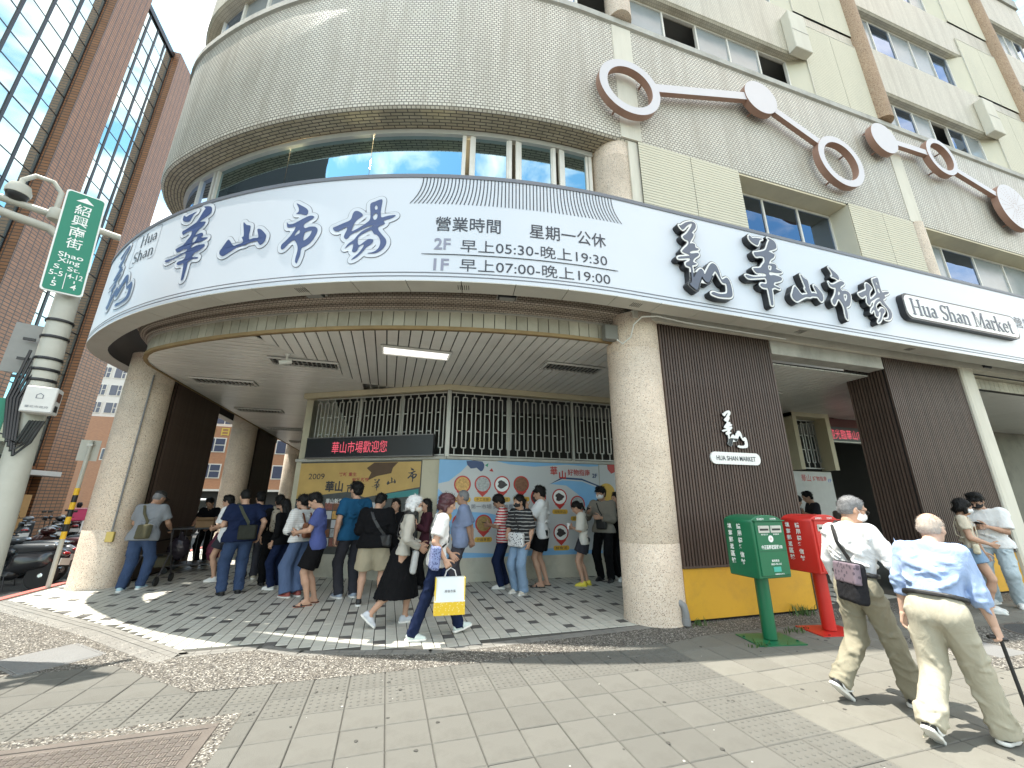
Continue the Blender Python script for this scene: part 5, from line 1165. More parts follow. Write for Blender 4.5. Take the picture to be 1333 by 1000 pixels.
# ------------------------------------------------------------ letter boxes
def mailbox(x, y, mt, mtd, label, top_l, top_r, red):
    o = empty('letter_box', (x, y, 0), R_(2), label=label, cat='letter box', group='letter boxes')
    w, d, z0, z1, rise = .265, .215, .715, 1.36, .085
    prof = [(-w, z0), (w, z0), (w, z1)] + [(w * math.cos(a), z1 + rise * math.sin(a)) for a in np.linspace(.25, math.pi - .25, 11)] + [(-w, z1)]
    b = MB(); n = len(prof); b.v = [(px, -d, pz) for px, pz in prof] + [(px, d, pz) for px, pz in prof]; b.f = [tuple(range(n)), tuple(range(2*n - 1, n - 1, -1))] + [(i, (i+1) % n, n + (i+1) % n, n + i) for i in range(n)]; b.mi = [0] * len(b.f)
    bd = ob('body', b, mt, o, bevel=.012, smooth=True)
    ob('door', MB().box(-w + .045, w - .02, -d - .014, -d + .002, z0 + .03, z1 + .01), mt, o, bevel=.006); ob('roof_edge', MB().box(-w + .02, w - .005, -d - .03, -d - .002, z1 + .012, z1 + .024), mt, o)
    ob('seam', MB().box(-w + .06, w - .035, -d - .0155, -d - .0135, 1.02, 1.026), mtd, o)
    for xa, xb in ((-.185, -.005), (.015, .195)):
        s_ = ob('slot', MB().box(xa, xb, -d - .022, -d - .014, 1.235, 1.32), M_alu, o, bevel=.004); ob('opening', MB().box(xa + .02, xb - .02, -d - .0235, -d - .0215, 1.262, 1.285), M_fin, s_); ob('flap', MB().box(xa + .01, xb - .01, -d - .029, -d - .0225, 1.288, 1.312), M_alu, s_)
    def t(txt, xa, z, w_, h_, yy=-d - .0155, mm=M_sw, off=.01): me = fit_text(txt, w_, h_, offset=off); place(me, wallM(xa, yy, z), mm); link('lettering', me, o)
    t(top_l, -.17, 1.385, .12, .026, -d - .003); t(top_r, .05, 1.385, .10, .026, -d - .003)
    t('收信口', -.15, 1.208, .11, .018); t('限寄郵件', .05, 1.208, .10, .018); t('中正區郵遞區號100', -.17, 1.045, .34, .05, off=.02); t('郵務專線', -.04, .90, .12, .028); t('0800-700-365', -.06, .865, .17, .022); t('中華郵政股份有限公司', -.02, .755, .15, .016)
    e = MB().lathe([(.04, 0), (.04, .003), (.001, .003)], n=20); e.xf(Matrix.Translation((.0, -d - .014, 1.165)) @ Matrix.Rotation(R_(90), 4, 'X')); em = ob('emblem', e, M_sw, o)
    me = fit_text('中', .03, .034); place(me, wallM(-.015, -d - .0185, 1.148), mat('emblem_red', (.5, .03, .05), .5)); link('emblem_mark', me, em)
    ob('sticker', MB().box(-.03, .09, -d - .0165, -d - .0145, .79, .845), mat('sticker_teal' if not red else 'sticker_red', (.05, .38, .30) if not red else (.60, .08, .06), .5), o)
    for col_, yy in (('請用標準信封', -.02), ('填寫郵遞區號', .12)):
        for k, ch in enumerate(col_):
            me = fit_text(ch, .062, .066, offset=.03); place(me, wallM(-w - .002, yy + .062 - .03, 1.27 - k * .083, 0, -1), M_sw); link('lettering', me, o)
    ob('post', MB().tube([(0, 0, .02), (0, 0, z0)], .078, 18), mt, o, smooth=True); ob('base_plate', MB().box(-.30, .30, -.22, .22, .0, .012).xf(Matrix.Rotation(R_(-12), 4, 'Z')), mt, o); 
    for bx, by in ((-.24, -.16), (.24, -.16), (.24, .16), (-.24, .16)): ob('bolt', MB().lathe([(.014, .012), (.014, .024), (.002, .026)], (bx, by, 0), 8), mtd, o)
    return o
mailbox(4.60, 4.36, mat('post_green', (.005, .13, .055), .4, var=.14, vscale=4, dirt=.45, dirtcol=(.012, .075, .04), dscale=4), mat('post_green_dark', (.004, .07, .03), .5), 'green letter box with white characters on a round post', '普通郵件', '印刷物', False)
mailbox(5.66, 4.42, mat('post_red', (.52, .018, .012), .45, var=.14, vscale=4, dirt=.4, dirtcol=(.33, .03, .022), dscale=4), mat('post_red_dark', (.25, .012, .01), .5), 'red letter box behind the green one', '限時郵件', '航空郵件', True)
dp = empty('drain_pipe', (3.98, 5.10, 0), label='grey plastic drain elbow at the foot of the right column', cat='pipe'); M_pvc = mat('pvc_grey', (.20, .205, .21), .5, dirt=.2)
ob('elbow', MB().tube([(-.14, .12, .30), (-.06, .04, .30), (-.01, -.02, .25), (0, -.03, .16), (0, -.03, .02)], .048, 12), M_pvc, dp, smooth=True); ob('collar', MB().tube([(0, -.03, .02), (0, -.03, .10)], .055, 12), M_pvc, dp)
# weeds
M_weed = mat('weed_green', (.06, .12, .03), .7, var=.4, vscale=20)
for wi, (wx, wy, n, hh, lb) in enumerate(((6.05, 5.08, 60, .16, 'weeds at the foot of the yellow board between the letter boxes'), (4.20, 5.08, 28, .10, 'small weeds beside the drain elbow'), (4.28, 4.22, 30, .07, 'sparse grass at the left of the green letter box base'), (5.20, 4.50, 34, .07, 'sparse grass between the two letter box bases'))):
    b = MB()
    for _ in range(n):
        a = random.uniform(0, 6.28); r = abs(random.gauss(0, .09)); h_ = hh * random.uniform(.4, 1.1); x, y = r * math.cos(a) * 1.6, r * math.sin(a) * .6; ln = random.uniform(.2, .9) * h_; aa = random.uniform(0, 6.28); dx, dy = math.cos(aa), math.sin(aa); w_ = .006
        b.add([(x - dy * w_, y + dx * w_, 0), (x + dy * w_, y - dx * w_, 0), (x + dx * ln * .4 + dy * w_ * .7, y + dy * ln * .4 - dx * w_ * .7, h_ * .7), (x + dx * ln * .4 - dy * w_ * .7, y + dy * ln * .4 + dx * w_ * .7, h_ * .7), (x + dx * ln, y + dy * ln, h_)], [(0, 1, 2, 3), (3, 2, 4)])
    ob('weed', b, M_weed, label=lb, cat='weeds', kind='stuff', loc=(wx, wy, 0))
# ------------------------------------------------------------ murals, posters and LED boards
M_mur = mat('mural_grey', (.50, .52, .53), .45, var=.05, vscale=1); M_mb = mat('mural_blue', (.20, .42, .68), .45, var=.10, vscale=2); M_mr = mat('mural_red', (.45, .035, .03), .45); M_my = mat('mural_yellow', (.62, .38, .05), .45); M_mn = mat('mural_navy', (.03, .06, .16), .45); M_food = [mat('food_photo_%d' % i, c_, .45, var=.8, vscale=22) for i, c_ in enumerate(((.55, .33, .10), (.36, .38, .38), (.09, .07, .06), (.20, .09, .05), (.30, .20, .07), (.25, .10, .08), (.05, .04, .04)))]
def art(name, polys, mt, M, lay, parent, smn=1): me = outline(name, polys, 0, 0, smn); me.transform(Matrix.Translation((0, 0, .0015 * lay))); place(me, M, mt); return link(name, me, parent)
def disc(x, z, r, n=28): return [(x + r * math.cos(2*math.pi*i/n), z + r * math.sin(2*math.pi*i/n)) for i in range(n)]
mu_ = empty('mural', (0, 0, 0), label='blue and white food guide mural with round pictures behind the queue', cat='mural'); WM = wallM(0, 8.85 - .016, 0)
ob('board', MB().box(1.03, 4.86, 8.834, 8.848, .46, 2.46), M_mur, mu_)
art('blue_area', [[(1.03, 1.95), (1.25, 2.0), (1.5, 2.2), (1.75, 2.46), (1.03, 2.46)]], M_mb, WM, 1, mu_, 1); art('blue_area', [[(1.03, .8), (1.5, 1.0), (2.2, 1.1), (2.6, 1.25), (2.1, 1.35), (1.5, 1.38), (1.3, 1.6), (1.03, 1.85)]], M_mb, WM, 1, mu_, 1)
art('blue_area', [[(2.3, 2.46), (2.6, 2.40), (3.2, 2.36), (4.0, 2.43), (4.6, 2.40), (4.86, 2.42), (4.86, 2.46)]], M_mb, WM, 1, mu_); art('blue_area', [[(3.6, 1.98), (3.9, 2.07), (4.4, 2.05), (4.86, 1.9), (4.86, 1.1), (4.6, 1.3), (4.3, 1.75), (4.0, 1.95)]], M_mb, WM, 1, mu_, 1); art('blue_line', [[(3.55, 1.96), (3.9, 2.10), (4.4, 2.08), (4.86, 1.93), (4.86, 1.96), (4.4, 2.12), (3.9, 2.14)]], M_mn, WM, 2, mu_); art('blue_area', [[(1.03, .46), (4.86, .46), (4.86, .52), (3.6, .60), (2.4, .52), (1.03, .60)]], M_mb, WM, 1, mu_)
art('navy_leaf', [[(1.62, 2.44), (1.72, 2.28), (1.85, 2.30), (1.95, 2.22), (2.02, 2.30), (1.98, 2.44)]], M_mn, WM, 2, mu_, 2); art('red_mark', [[(2.14, 2.24), (2.20, 2.30), (2.24, 2.22)]], M_mr, WM, 2, mu_); art('green_mark', [[(2.04, 2.36), (2.12, 2.41), (2.10, 2.32)]], mat('mural_green', (.04, .25, .15), .5), WM, 2, mu_); art('yellow_bubble', [disc(1.22, 1.28, .13)], M_my, WM, 2, mu_)
for pi, (x, z) in enumerate(((1.55, 1.94), (2.0, 1.95), (2.44, 1.95), (2.89, 1.96), (2.04, 1.13), (1.55, 1.16), (3.3, 1.69), (3.82, 1.69), (4.27, 1.54), (3.83, .92))):
    art('pin', [disc(x, z, .185)], M_mr, WM, 3, mu_); art('pin_tip', [[(x - .13, z - .15), (x + .13, z - .15), (x, z - .27)]], M_mr, WM, 4, mu_); art('picture', [disc(x, z, .155)], (M_sw if pi in (2, 9, 7) else M_food[pi % 7]), WM, 5, mu_)
    if pi in (2, 9, 7): art('picture_food', [[(x + .10 * math.cos(a) * (1 + .25 * math.sin(5 * a + pi)), z + .085 * math.sin(a) * (1 + .2 * math.cos(3 * a))) for a in np.linspace(0, 6.1, 18)]], M_food[6], WM, 6, mu_)
    art('label_box', [rrect(x - .19, x + .19, z - .37, z - .27, .04)], M_my, WM, 6, mu_); me = fit_text(('山東饅頭', '手工豆漿', '滷味小菜', '熟食便當', '炸雞專賣', '蛋餅燒餅', '壽司生魚', '甜點飲品', '蔬果專區', '鮮魚湯')[pi], .28, .062); me.transform(Matrix.Translation((x - .14, z - .352, .0105))); place(me, WM, M_ink); link('lettering', me, mu_)
def mt_(txt, x, z, w_, h_, mm, par=mu_, M=WM, lay=7, off=.02, rot=0): me = fit_text(txt, w_, h_, offset=off); me.transform(Matrix.Translation((x, z, .0015 * lay)) @ Matrix.Rotation(R_(rot), 4, 'Z')); place(me, M, mm); link('lettering', me, par)
mt_('華', 3.60, 2.18, .18, .20, M_mr, off=.012); mt_('山', 3.82, 2.10, .17, .19, M_mr, off=.03); mt_('好物指南', 4.04, 2.18, .58, .15, M_mr, off=.01); mt_('2F', 4.68, 2.14, .13, .10, M_mn); mt_('第一市場 美味推薦', 1.75, 1.43, .95, .10, M_line, off=0)
m2 = empty('mural', (0, 0, 0), label='narrow mural panel with a red shape beside the right column', cat='mural'); ob('board', MB().box(4.88, 7.2, 8.834, 8.848, .46, 2.46), M_mur, m2)
art('red_shape', [[(5.1, 2.46), (5.2, 2.25), (5.32, 2.30), (5.42, 2.12), (5.55, 2.3), (5.62, 2.46)]], M_mr, WM, 1, m2, 2); art('red_shape', [[(4.9, .9), (5.0, 1.4), (5.2, 1.55), (5.4, 1.2), (5.3, .8)]], M_mr, WM, 1, m2, 2); art('yellow_shape', [disc(5.05, 1.8, .22)], M_my, WM, 1, m2)
A_, B_ = Vector(WALLS[1][0]), Vector(WALLS[1][1]); dL = (B_ - A_).normalized(); nL = Vector((dL.y, -dL.x)); LM = wallM(A_.x + nL.x * .012 + dL.x * .6, A_.y + nL.y * .012 + dL.y * .6, 0, dL.x, dL.y)
gp = empty('poster', (0, 0, 0), label='gold market banner reading 2009 above dark photo collage', cat='poster'); M_gold = mat('banner_gold', (.50, .33, .11), .5, var=.22, vscale=3); M_dkb = mat('banner_dark', (.07, .075, .072), .5, var=.5, vscale=7)
wpiece('board', A_, B_, .15, 3.28, .46, 2.46, .004, .012, M_dkb, gp); art('gold_field', [[(-.45, 2.43), (2.66, 2.43), (2.66, 1.88), (1.35, 1.66), (.9, 1.78), (.3, 1.72), (-.45, 1.62)]], M_gold, LM, 1, gp)
art('brown_silhouette', [[(1.32, 2.30), (1.5, 2.42), (2.1, 2.42), (1.98, 2.30), (1.95, 2.18), (1.6, 2.12), (1.36, 2.02), (1.45, 2.2)]], mat('banner_brown', (.09, .05, .025), .5, var=.3), LM, 2, gp); art('teal_strip', [[(1.75, 1.62), (2.64, 1.70), (2.64, 1.84), (1.9, 1.74)]], mat('banner_teal', (.05, .24, .24), .5), LM, 2, gp)
mt_('2009', -.19, 2.06, .43, .13, M_ink, gp, LM, 3, 0); mt_('華山', .30, 1.78, .46, .24, M_ink, gp, LM, 3, .03); mt_('市場', .86, 1.74, .44, .22, M_ink, gp, LM, 3, .03); mt_('華山新生', .36, 1.52, .44, .11, M_sw, gp, LM, 3, .01); mt_('嶄新 重生', .62, 2.12, .46, .09, mat('banner_red', (.35, .06, .05), .5), gp, LM, 3, .02); mt_('蛻變 新貌', .98, 2.0, .42, .09, mat('banner_red', (.35, .06, .05), .5), gp, LM, 3, .02)
for key, x, z, w_, h_ in (('hua', 1.50, 1.80, .20, .26), ('shan', 1.86, 1.93, .22, .17), ('shi', 2.36, 1.98, .22, .32)): art('brush_character', shift(sm(scl(GLYPH[key], w_, h_)), x, z), M_ink, LM, 4, gp)
for r_ in range(5):
    for c_ in range(6): art('photo', [rrect(.35 + c_ * .22, .55 + c_ * .22, .62 + r_ * .19, .79 + r_ * .19, .01, 2)], M_food[(r_ * 3 + c_ * 5) % 7] if (r_ + c_) % 3 else M_mur, LM, 2, gp)
p3 = empty('poster', (0, 0, 0), label='small white market guide poster by the barred window and doorway', cat='poster'); ob('board', MB().box(11.08, 12.55, 8.832, 8.846, .46, 2.46), mat('poster_white', (.55, .56, .54), .5), p3)
art('blue_arc', [[(11.2, 1.98), (11.6, 2.08), (12.1, 2.08), (12.55, 1.95), (12.55, 1.99), (12.1, 2.14), (11.6, 2.13), (11.2, 2.03)]], mat('poster_blue', (.05, .15, .5), .5), WM, 1, p3); mt_('華山', 11.35, 2.18, .36, .20, M_mr, p3, WM, 2, .012); mt_('好物指南', 11.78, 2.20, .55, .14, M_mr, p3, WM, 2, .02); mt_('1F', 12.38, 2.17, .12, .10, mat('poster_blue', (.05, .15, .5), .5), p3, WM, 2)
for k in range(4): art('wheat', [[(12.1 + k * .06, 1.5 + k * .05), (12.16 + k * .06, 1.52 + k * .05), (12.4 + k * .03, 1.72 + k * .02), (12.3 + k * .03, 1.68)]], M_my, WM, 1, p3)
M_led = emit('led_red', (1.0, .12, .18), .24)
ld = empty('led_board', (0, 0, 0), label='black LED board with red welcome text above the gold banner', cat='LED sign')
wpiece('case', A_, B_, .34, 3.58, 2.55, 2.99, .06, .16, M_black, ld); wpiece('rim', A_, B_, .34, 3.58, 2.53, 2.549, .06, .17, mat('led_rim', (.18, .17, .17), .4, metal=.5), ld); wpiece('rim', A_, B_, .34, 3.58, 2.991, 3.01, .06, .17, mat('led_rim', (.18, .17, .17), .4, metal=.5), ld)
LM2 = wallM(A_.x + nL.x * .163 + dL.x * .6, A_.y + nL.y * .163 + dL.y * .6, 0, dL.x, dL.y); mt_('華山市場歡迎您', .45, 2.63, 1.42, .27, M_led, ld, LM2, 0, 0)
l2 = empty('led_board', (0, 0, 0), label='smaller LED board with red text over the dark doorway', cat='LED sign'); ob('case', MB().box(12.5, 15.2, 8.82, 8.92, 3.42, 3.86), M_black, l2); mt_('歡迎光臨華山市場好物', 12.58, 3.48, 2.4, .30, M_led, l2, wallM(0, 8.817, 0), 0, .0); ob('rim', MB().box(12.5, 15.2, 8.80, 8.93, 3.38, 3.418), M_alu, l2)
# ------------------------------------------------------------ ceiling fixtures
M_lv = mat('fixture_white', (.70, .70, .66), .4, var=.05); M_tube = emit('dim_tube', (1, .97, .9), .42); M_refl = mat('louvre_metal', (.55, .55, .52), .3, metal=.6)
def fixture(x, y, label, lit=False, rz=0., w=1.22, d=.42):
    o = empty('ceiling_light', (x, y, 4.148), rz, label=label, cat='ceiling light', group='ceiling lights in the arcade'); ob('back_box', MB().box(-w/2, w/2, -d/2, d/2, -.012, -.002), M_lv if lit else M_dark, o)
    for a in ((-w/2, w/2, -d/2, -d/2 + .03), (-w/2, w/2, d/2 - .03, d/2), (-w/2, -w/2 + .03, -d/2 + .031, d/2 - .031), (w/2 - .03, w/2, -d/2 + .031, d/2 - .031)): ob('frame', MB().box(*a, -.045, -.001), M_lv, o)
    for i in range(3 if lit else 14):
        if lit: yy = -d/2 + .09 + i * .12; ob('tube', MB().tube([(-w/2 + .05, yy, -.03), (w/2 - .05, yy, -.03)], .018, 8), M_tube, o)
        else: xx = -w/2 + .07 + i * (w - .14) / 13; ob('louvre', MB().box(xx - .004, xx + .004, -d/2 + .03, d/2 - .03, -.045, -.014), M_refl, o)
    if not lit:
        for i in range(2): yy = -d/2 + .14 + i * .14; ob('louvre', MB().box(-w/2 + .03, w/2 - .03, yy - .004, yy + .004, -.047, -.0455), M_refl, o)
fixture(.29, 6.89, 'bright white three-tube light in the middle of the arcade ceiling', True); fixture(3.30, 6.83, 'silver louvred light near the right column'); fixture(-1.72, 8.12, 'silver louvred light behind the security camera'); fixture(-3.68, 10.05, 'louvred light above the man with the walker', rz=R_(90) * 0); fixture(-3.80, 13.2, 'louvred light over the cart, second in the side arcade'); fixture(-3.8, 16.6, 'third louvred light of the side arcade'); fixture(-3.8, 20.2, 'furthest louvred light of the side arcade'); fixture(8.3, 7.2, 'louvred light behind the opening between the slat blocks')
cc_ = empty('security_camera', (-1.95, 7.72, 4.15), R_(200), label='small bullet camera on the arcade ceiling', cat='security camera'); ob('mount', MB().lathe([(.05, 0), (.05, -.02), (.02, -.05), (.02, -.12)], n=12), M_lv, cc_); ob('body', MB().tube([(-.08, 0, -.13), (.12, 0, -.19)], .042, 12), M_lv, cc_, smooth=True); ob('lens', MB().tube([(.12, 0, -.19), (.128, 0, -.193)], .034, 12), M_fin, cc_)
jb = empty('junction_box', (3.30, 5.36, 4.28), label='grey junction box with a white cable at the top of the right column', cat='junction box'); ob('case', MB().box(-.12, .12, -.06, .06, -.14, .12), mat('jb_grey', (.22, .22, .2), .6, dirt=.3), jb, bevel=.01); ob('cable', MB().tube([(.08, -.06, -.14), (.16, -.1, -.22), (.24, -.22, -.14), (.26, -.30, .05), (.34, -.42, .14), (.6, -.46, .17), (1.2, -.40, .165), (3.4, -.36, .17)], .013, 6), M_lv, jb, smooth=True)
cb = empty('conduit', (0, 0, 0), label='thin conduit with a yellow socket box on the left column', cat='conduit'); p_ = Vector((4.75, -9.6, 0)).normalized(); cx_, cy_ = -5.15 + .41 * p_.x + .03, 10.28 + .41 * p_.y
ob('pipe', MB().tube([(cx_, cy_, 1.0), (cx_, cy_, 4.12)], .016, 8), M_pvc, cb); ob('socket_box', MB().box(cx_ - .06, cx_ + .06, cy_ - .04, cy_ + .02, .82, 1.0), mat('socket_yellow', (.55, .42, .12), .5), cb, bevel=.006)
# ------------------------------------------------------------ cart and walker
ct = empty('goods_cart', (-4.15, 11.9, 0), R_(8), label='dark loaded hand cart with bags between column and queue', cat='cart'); M_cart = mat('cart_steel', (.06, .06, .065), .4, metal=.6)
for x in (-.5, .5):
    for y in (-.32, .32): ob('post', MB().tube([(x, y, .12), (x, y, .95)], .016, 8), M_cart, ct); ob('wheel', MB().lathe([(.06, -.02), (.065, 0), (.06, .02)], (x, y, .065), 14, axis='y'), M_fin, ct)
ob('tray', MB().box(-.52, .52, -.34, .34, .15, .18), M_cart, ct); ob('top_shelf', MB().box(-.55, .55, -.37, .37, .93, .96), M_cart, ct)
for i in range(9): ob('side_bar', MB().tube([(-.48 + i * .12, -.33, .18), (-.48 + i * .12, -.33, .93)], .006, 5), M_cart, ct)

def sack(x, y, z, rx, ry, rz_, mt, label): sob('sack', [('e', V3(x, y, z), V3(rx, ry, rz_), None, .03), ('c', V3(x, y, z + rz_ * .7), V3(x, y, z + rz_ * 1.35), rx * .4, .03, .05)], .018, mt, None, noise=(.012, 22., int(abs(x) * 100)), label=label, cat='bag')
sack(-4.45, 11.62, .52, .22, .18, .26, mat('plastic_black', (.03, .025, .035), .25, var=.5, vscale=9), 'dark plastic sack hanging in the cart'); sack(-3.72, 11.50, .48, .14, .12, .26, mat('net_purple', (.16, .03, .06), .6, var=.5, vscale=30), 'purple net bag hanging from the cart corner')
cbx = empty('carton', (-4.10, 11.8, .96), R_(14), label='brown open carton on top of the cart', cat='box'); ob('box', MB().box(-.17, .17, -.13, .13, 0, .20), mat('cardboard', (.30, .19, .10), .8, var=.15), cbx, bevel=.004); ob('flap', MB().obox((0, -.16, .20), .33, .10, .006, rx=.5), mat('cardboard', (.30, .19, .10), .8), cbx)
wk = empty('walker', (-4.30, 10.18, 0), R_(86), label='folding wheeled walker in front of the man in the grey polo', cat='walker')
for s_ in (-.23, .23):
    ob('side_frame', MB().tube([(.32, s_, .09), (.12, s_, .55), (-.02, s_, .98), (-.10, s_, 1.0)], .013, 8), M_cart, wk); ob('rear_leg', MB().tube([(-.18, s_, .09), (.12, s_, .60)], .012, 8), M_cart, wk); ob('grip', MB().tube([(-.16, s_, 1.0), (-.04, s_, .995)], .019, 8), M_fin, wk)
    for xx in (.32, -.18): ob('wheel', MB().lathe([(.07, -.018), (.085, -.012), (.085, .012), (.07, .018)], (xx, s_, .085), 16, axis='y'), M_fin, wk)
ob('seat', MB().box(-.10, .16, -.21, .21, .53, .565), M_fin, wk, bevel=.01); ob('basket', MB().box(.05, .30, -.20, .20, .30, .50), mat('basket_olive', (.07, .065, .04), .8), wk, bevel=.02)
# ------------------------------------------------------------ scooters and a van
M_tyre = mat('tyre', (.014, .014, .014), .85); M_chr = mat('chrome', (.55, .55, .55), .2, metal=.9); M_seat = mat('seat_grey', (.055, .058, .062), .38, var=.15)
def scooter(paint, seatm):
    o = empty('scooter', (0, 0, 0)); h = .016
    for x in (.64, -.60):
        w = ob('wheel', MB().lathe([(.13, -.05), (.235, -.052), (.255, -.03), (.255, .03), (.235, .052), (.13, .05)], (x, 0, .255), 24, axis='y'), M_tyre, o, smooth=True); ob('rim', MB().lathe([(.03, -.054), (.125, -.03), (.125, .03), (.03, .054)], (x, 0, .255), 16, axis='y'), M_chr, w)
    sob('rear_body', [('c', V3(-.75, 0, .66), V3(-.15, 0, .56), .10, .15, .05), ('c', V3(-.55, 0, .52), V3(-.1, 0, .40), .14, .13, .08), ('e', V3(-.80, 0, .64), V3(.12, .10, .07), None, .05)], h, paint, o); sob('floorboard', [('b', V3(.12, 0, .27), V3(.26, .15, .045), None, .03, .02), ('c', V3(-.1, 0, .3), V3(.3, 0, .28), .12, .10, .04)], h, M_fin, o)
    sob('leg_shield', [('b', V3(.47, 0, .58), V3(.05, .20, .34), rotm('y', -.35), .04, .02), ('e', V3(.50, 0, .80), V3(.12, .17, .14), None, .06)], h, paint, o); sob('front_fender', [('c', V3(.50, 0, .50), V3(.72, 0, .48), .08, .06, .04)], h, paint, o)
    sob('seat', [('c', V3(-.62, 0, .78), V3(-.15, 0, .755), .085, .10, .04), ('b', V3(-.36, 0, .79), V3(.36, .125, .05), None, .045, .03)], h, seatm, o); sob('handlebar_cover', [('e', V3(.40, 0, 1.0), V3(.13, .15, .09), None, .03)], h, paint, o)
    ob('handlebar', MB().tube([(.30, -.34, 1.03), (.38, -.18, 1.03), (.38, .18, 1.03), (.30, .34, 1.03)], .014, 8), M_fin, o, smooth=True)
    for s_ in (-1, 1): ob('mirror_stem', MB().tube([(.36, s_ * .22, 1.04), (.34, s_ * .30, 1.2)], .006, 6), M_fin, o); ob('mirror', MB().obox((.33, s_ * .33, 1.25), .03, .13, .085), M_fin, o, bevel=.02)
    sob('headlight', [('e', V3(.52, 0, .99), V3(.05, .10, .05), None, .01)], .012, mat('lamp_clear', (.5, .5, .48), .1), o); sob('tail_light', [('e', V3(-.88, 0, .66), V3(.04, .09, .035), None, .01)], .012, mat('lamp_red', (.35, .02, .02), .2), o)
    ob('fork', MB().tube([(.50, .09, .62), (.64, .09, .255)], .02, 8).tube([(.50, -.09, .62), (.64, -.09, .255)], .02, 8), M_chr, o); ob('exhaust', MB().tube([(-.25, -.13, .28), (-.45, -.17, .30), (-.80, -.17, .36)], [.025, .05, .055], 12), M_chr, o, smooth=True)
    ob('number_plate', MB().box(-.905, -.895, -.13, .13, .44, .57), mat('plate_white', (.68, .68, .66), .5), o); ob('stand', MB().tube([(-.1, .14, .25), (-.2, .2, .0)], .01, 6), M_fin, o); ob('grab_rail', MB().tube([(-.55, .12, .80), (-.78, .08, .82), (-.78, -.08, .82), (-.55, -.12, .80)], .012, 8), M_chr, o, smooth=True); return o
P1 = mat('scooter_black', (.018, .018, .02), .25, var=.1, coat=.5); P2 = mat('scooter_grey', (.11, .12, .13), .3, var=.1, coat=.5); P3 = mat('scooter_maroon', (.045, .012, .012), .3, coat=.5); P4 = mat('scooter_olive', (.03, .032, .025), .35, coat=.4)
s1 = scooter(P1, M_seat); s2 = scooter(P2, M_seat); s3 = scooter(P3, mat('seat_maroon', (.10, .03, .035), .4))
SCT = [(s1, (-7.05, 11.05), 176, 'black scooter parked nearest the striped post'), (s2, (-7.35, 11.75), 183, 'grey scooter, second from the kerb corner'), (s3, (-7.2, 12.6), 174, 'scooter with a maroon seat behind the grey one'), ('1', (-7.6, 13.5), 185, 'black scooter fourth in the row beside the column'), ('2', (-9.3, 11.6), 178, 'grey scooter at the left edge of the row'), ('1', (-9.0, 10.5), 172, 'black scooter at the left picture edge'),
       ('1', (-8.6, 12.7), 181, 'black scooter behind the grey one, beyond the pole'), ('2', (-9.4, 13.6), 170, 'grey scooter furthest back in the near row'), ('1', (-13.3, 19.6), 118, 'black scooter seen from behind under the hoarding'), ('2', (-12.5, 19.9), 122, 'grey scooter seen from behind with a white plate'), ('1', (-11.8, 20.3), 120, 'black scooter parked next to the delivery rider'), ('3', (-12.45, 22.3), 122, 'delivery scooter with a pink box')]
used = set()
for src, (x, y), a, lb in SCT:
    base = {'1': s1, '2': s2, '3': s3}[src] if isinstance(src, str) else src; o_ = copy_tree(base) if base.name in used else base; used.add(base.name)
    o_.location = (x, y, -.13); o_.rotation_euler = (R_(random.uniform(5, 8)) if a > 140 else 0, 0, R_(a)); o_['label'] = lb; o_['category'] = 'scooter'; o_['group'] = 'parked scooters'
db = empty('delivery_box', (-12.30, 22.05, .72), R_(122), label='pink delivery box on the far scooter', cat='delivery box'); ob('box', MB().box(-.28, .22, -.25, .25, 0, .46), mat('pink_box', (.62, .06, .16), .5, var=.1), db, bevel=.02); ob('lid', MB().box(-.30, .24, -.27, .27, .46, .50), mat('pink_lid', (.70, .30, .36), .5), db)
van = empty('van', (-10.4, 24.5, -.13), R_(80), label='white van with dark windows in the side street', cat='van'); M_vw = mat('van_white', (.66, .66, .64), .3, coat=.4); M_vg = mat('van_glass', (.03, .035, .04), .08)
sob('body', [('b', V3(0, 0, 1.05), V3(2.1, .84, .72), None, .12, .02), ('b', V3(-1.75, 0, .75), V3(.55, .82, .42), None, .1, .1)], .05, M_vw, van); ob('windscreen', MB().add([(-2.0, -.7, 1.15), (-2.0, .7, 1.15), (-1.96, .66, 1.68), (-1.96, -.66, 1.68)], [(0, 1, 2, 3)]).xf(Matrix.Translation((-.13, 0, 0))), M_vg, van)
for s_ in (-1, 1):
    for x0, x1 in ((-1.5, -.5), (-.4, .7), (.8, 1.9)): ob('side_window', MB().box(x0, x1, s_ * .845 - .01, s_ * .845 + .01, 1.15, 1.65), M_vg, van)
    for xx in (-1.3, 1.3): wv = ob('wheel', MB().lathe([(.18, -.1), (.31, -.1), (.33, -.06), (.33, .06), (.31, .1), (.18, .1)], (xx, s_ * .74, .33), 22, axis='y'), M_tyre, van, smooth=True); ob('rim', MB().lathe([(.02, -.11), (.18, -.09), (.18, .09), (.02, .11)], (xx, s_ * .74, .33), 16, axis='y'), M_chr, wv)
    ob('headlight', MB().box(-2.32, -2.27, s_ * .58 - .12, s_ * .58 + .12, .75, .92), mat('lamp_clear', (.5, .5, .48), .1), van, bevel=.02)
ob('grille', MB().box(-2.325, -2.29, -.4, .4, .55, .72), M_fin, van); ob('bumper', MB().box(-2.36, -2.2, -.8, .8, .32, .50), M_fin, van, bevel=.03)
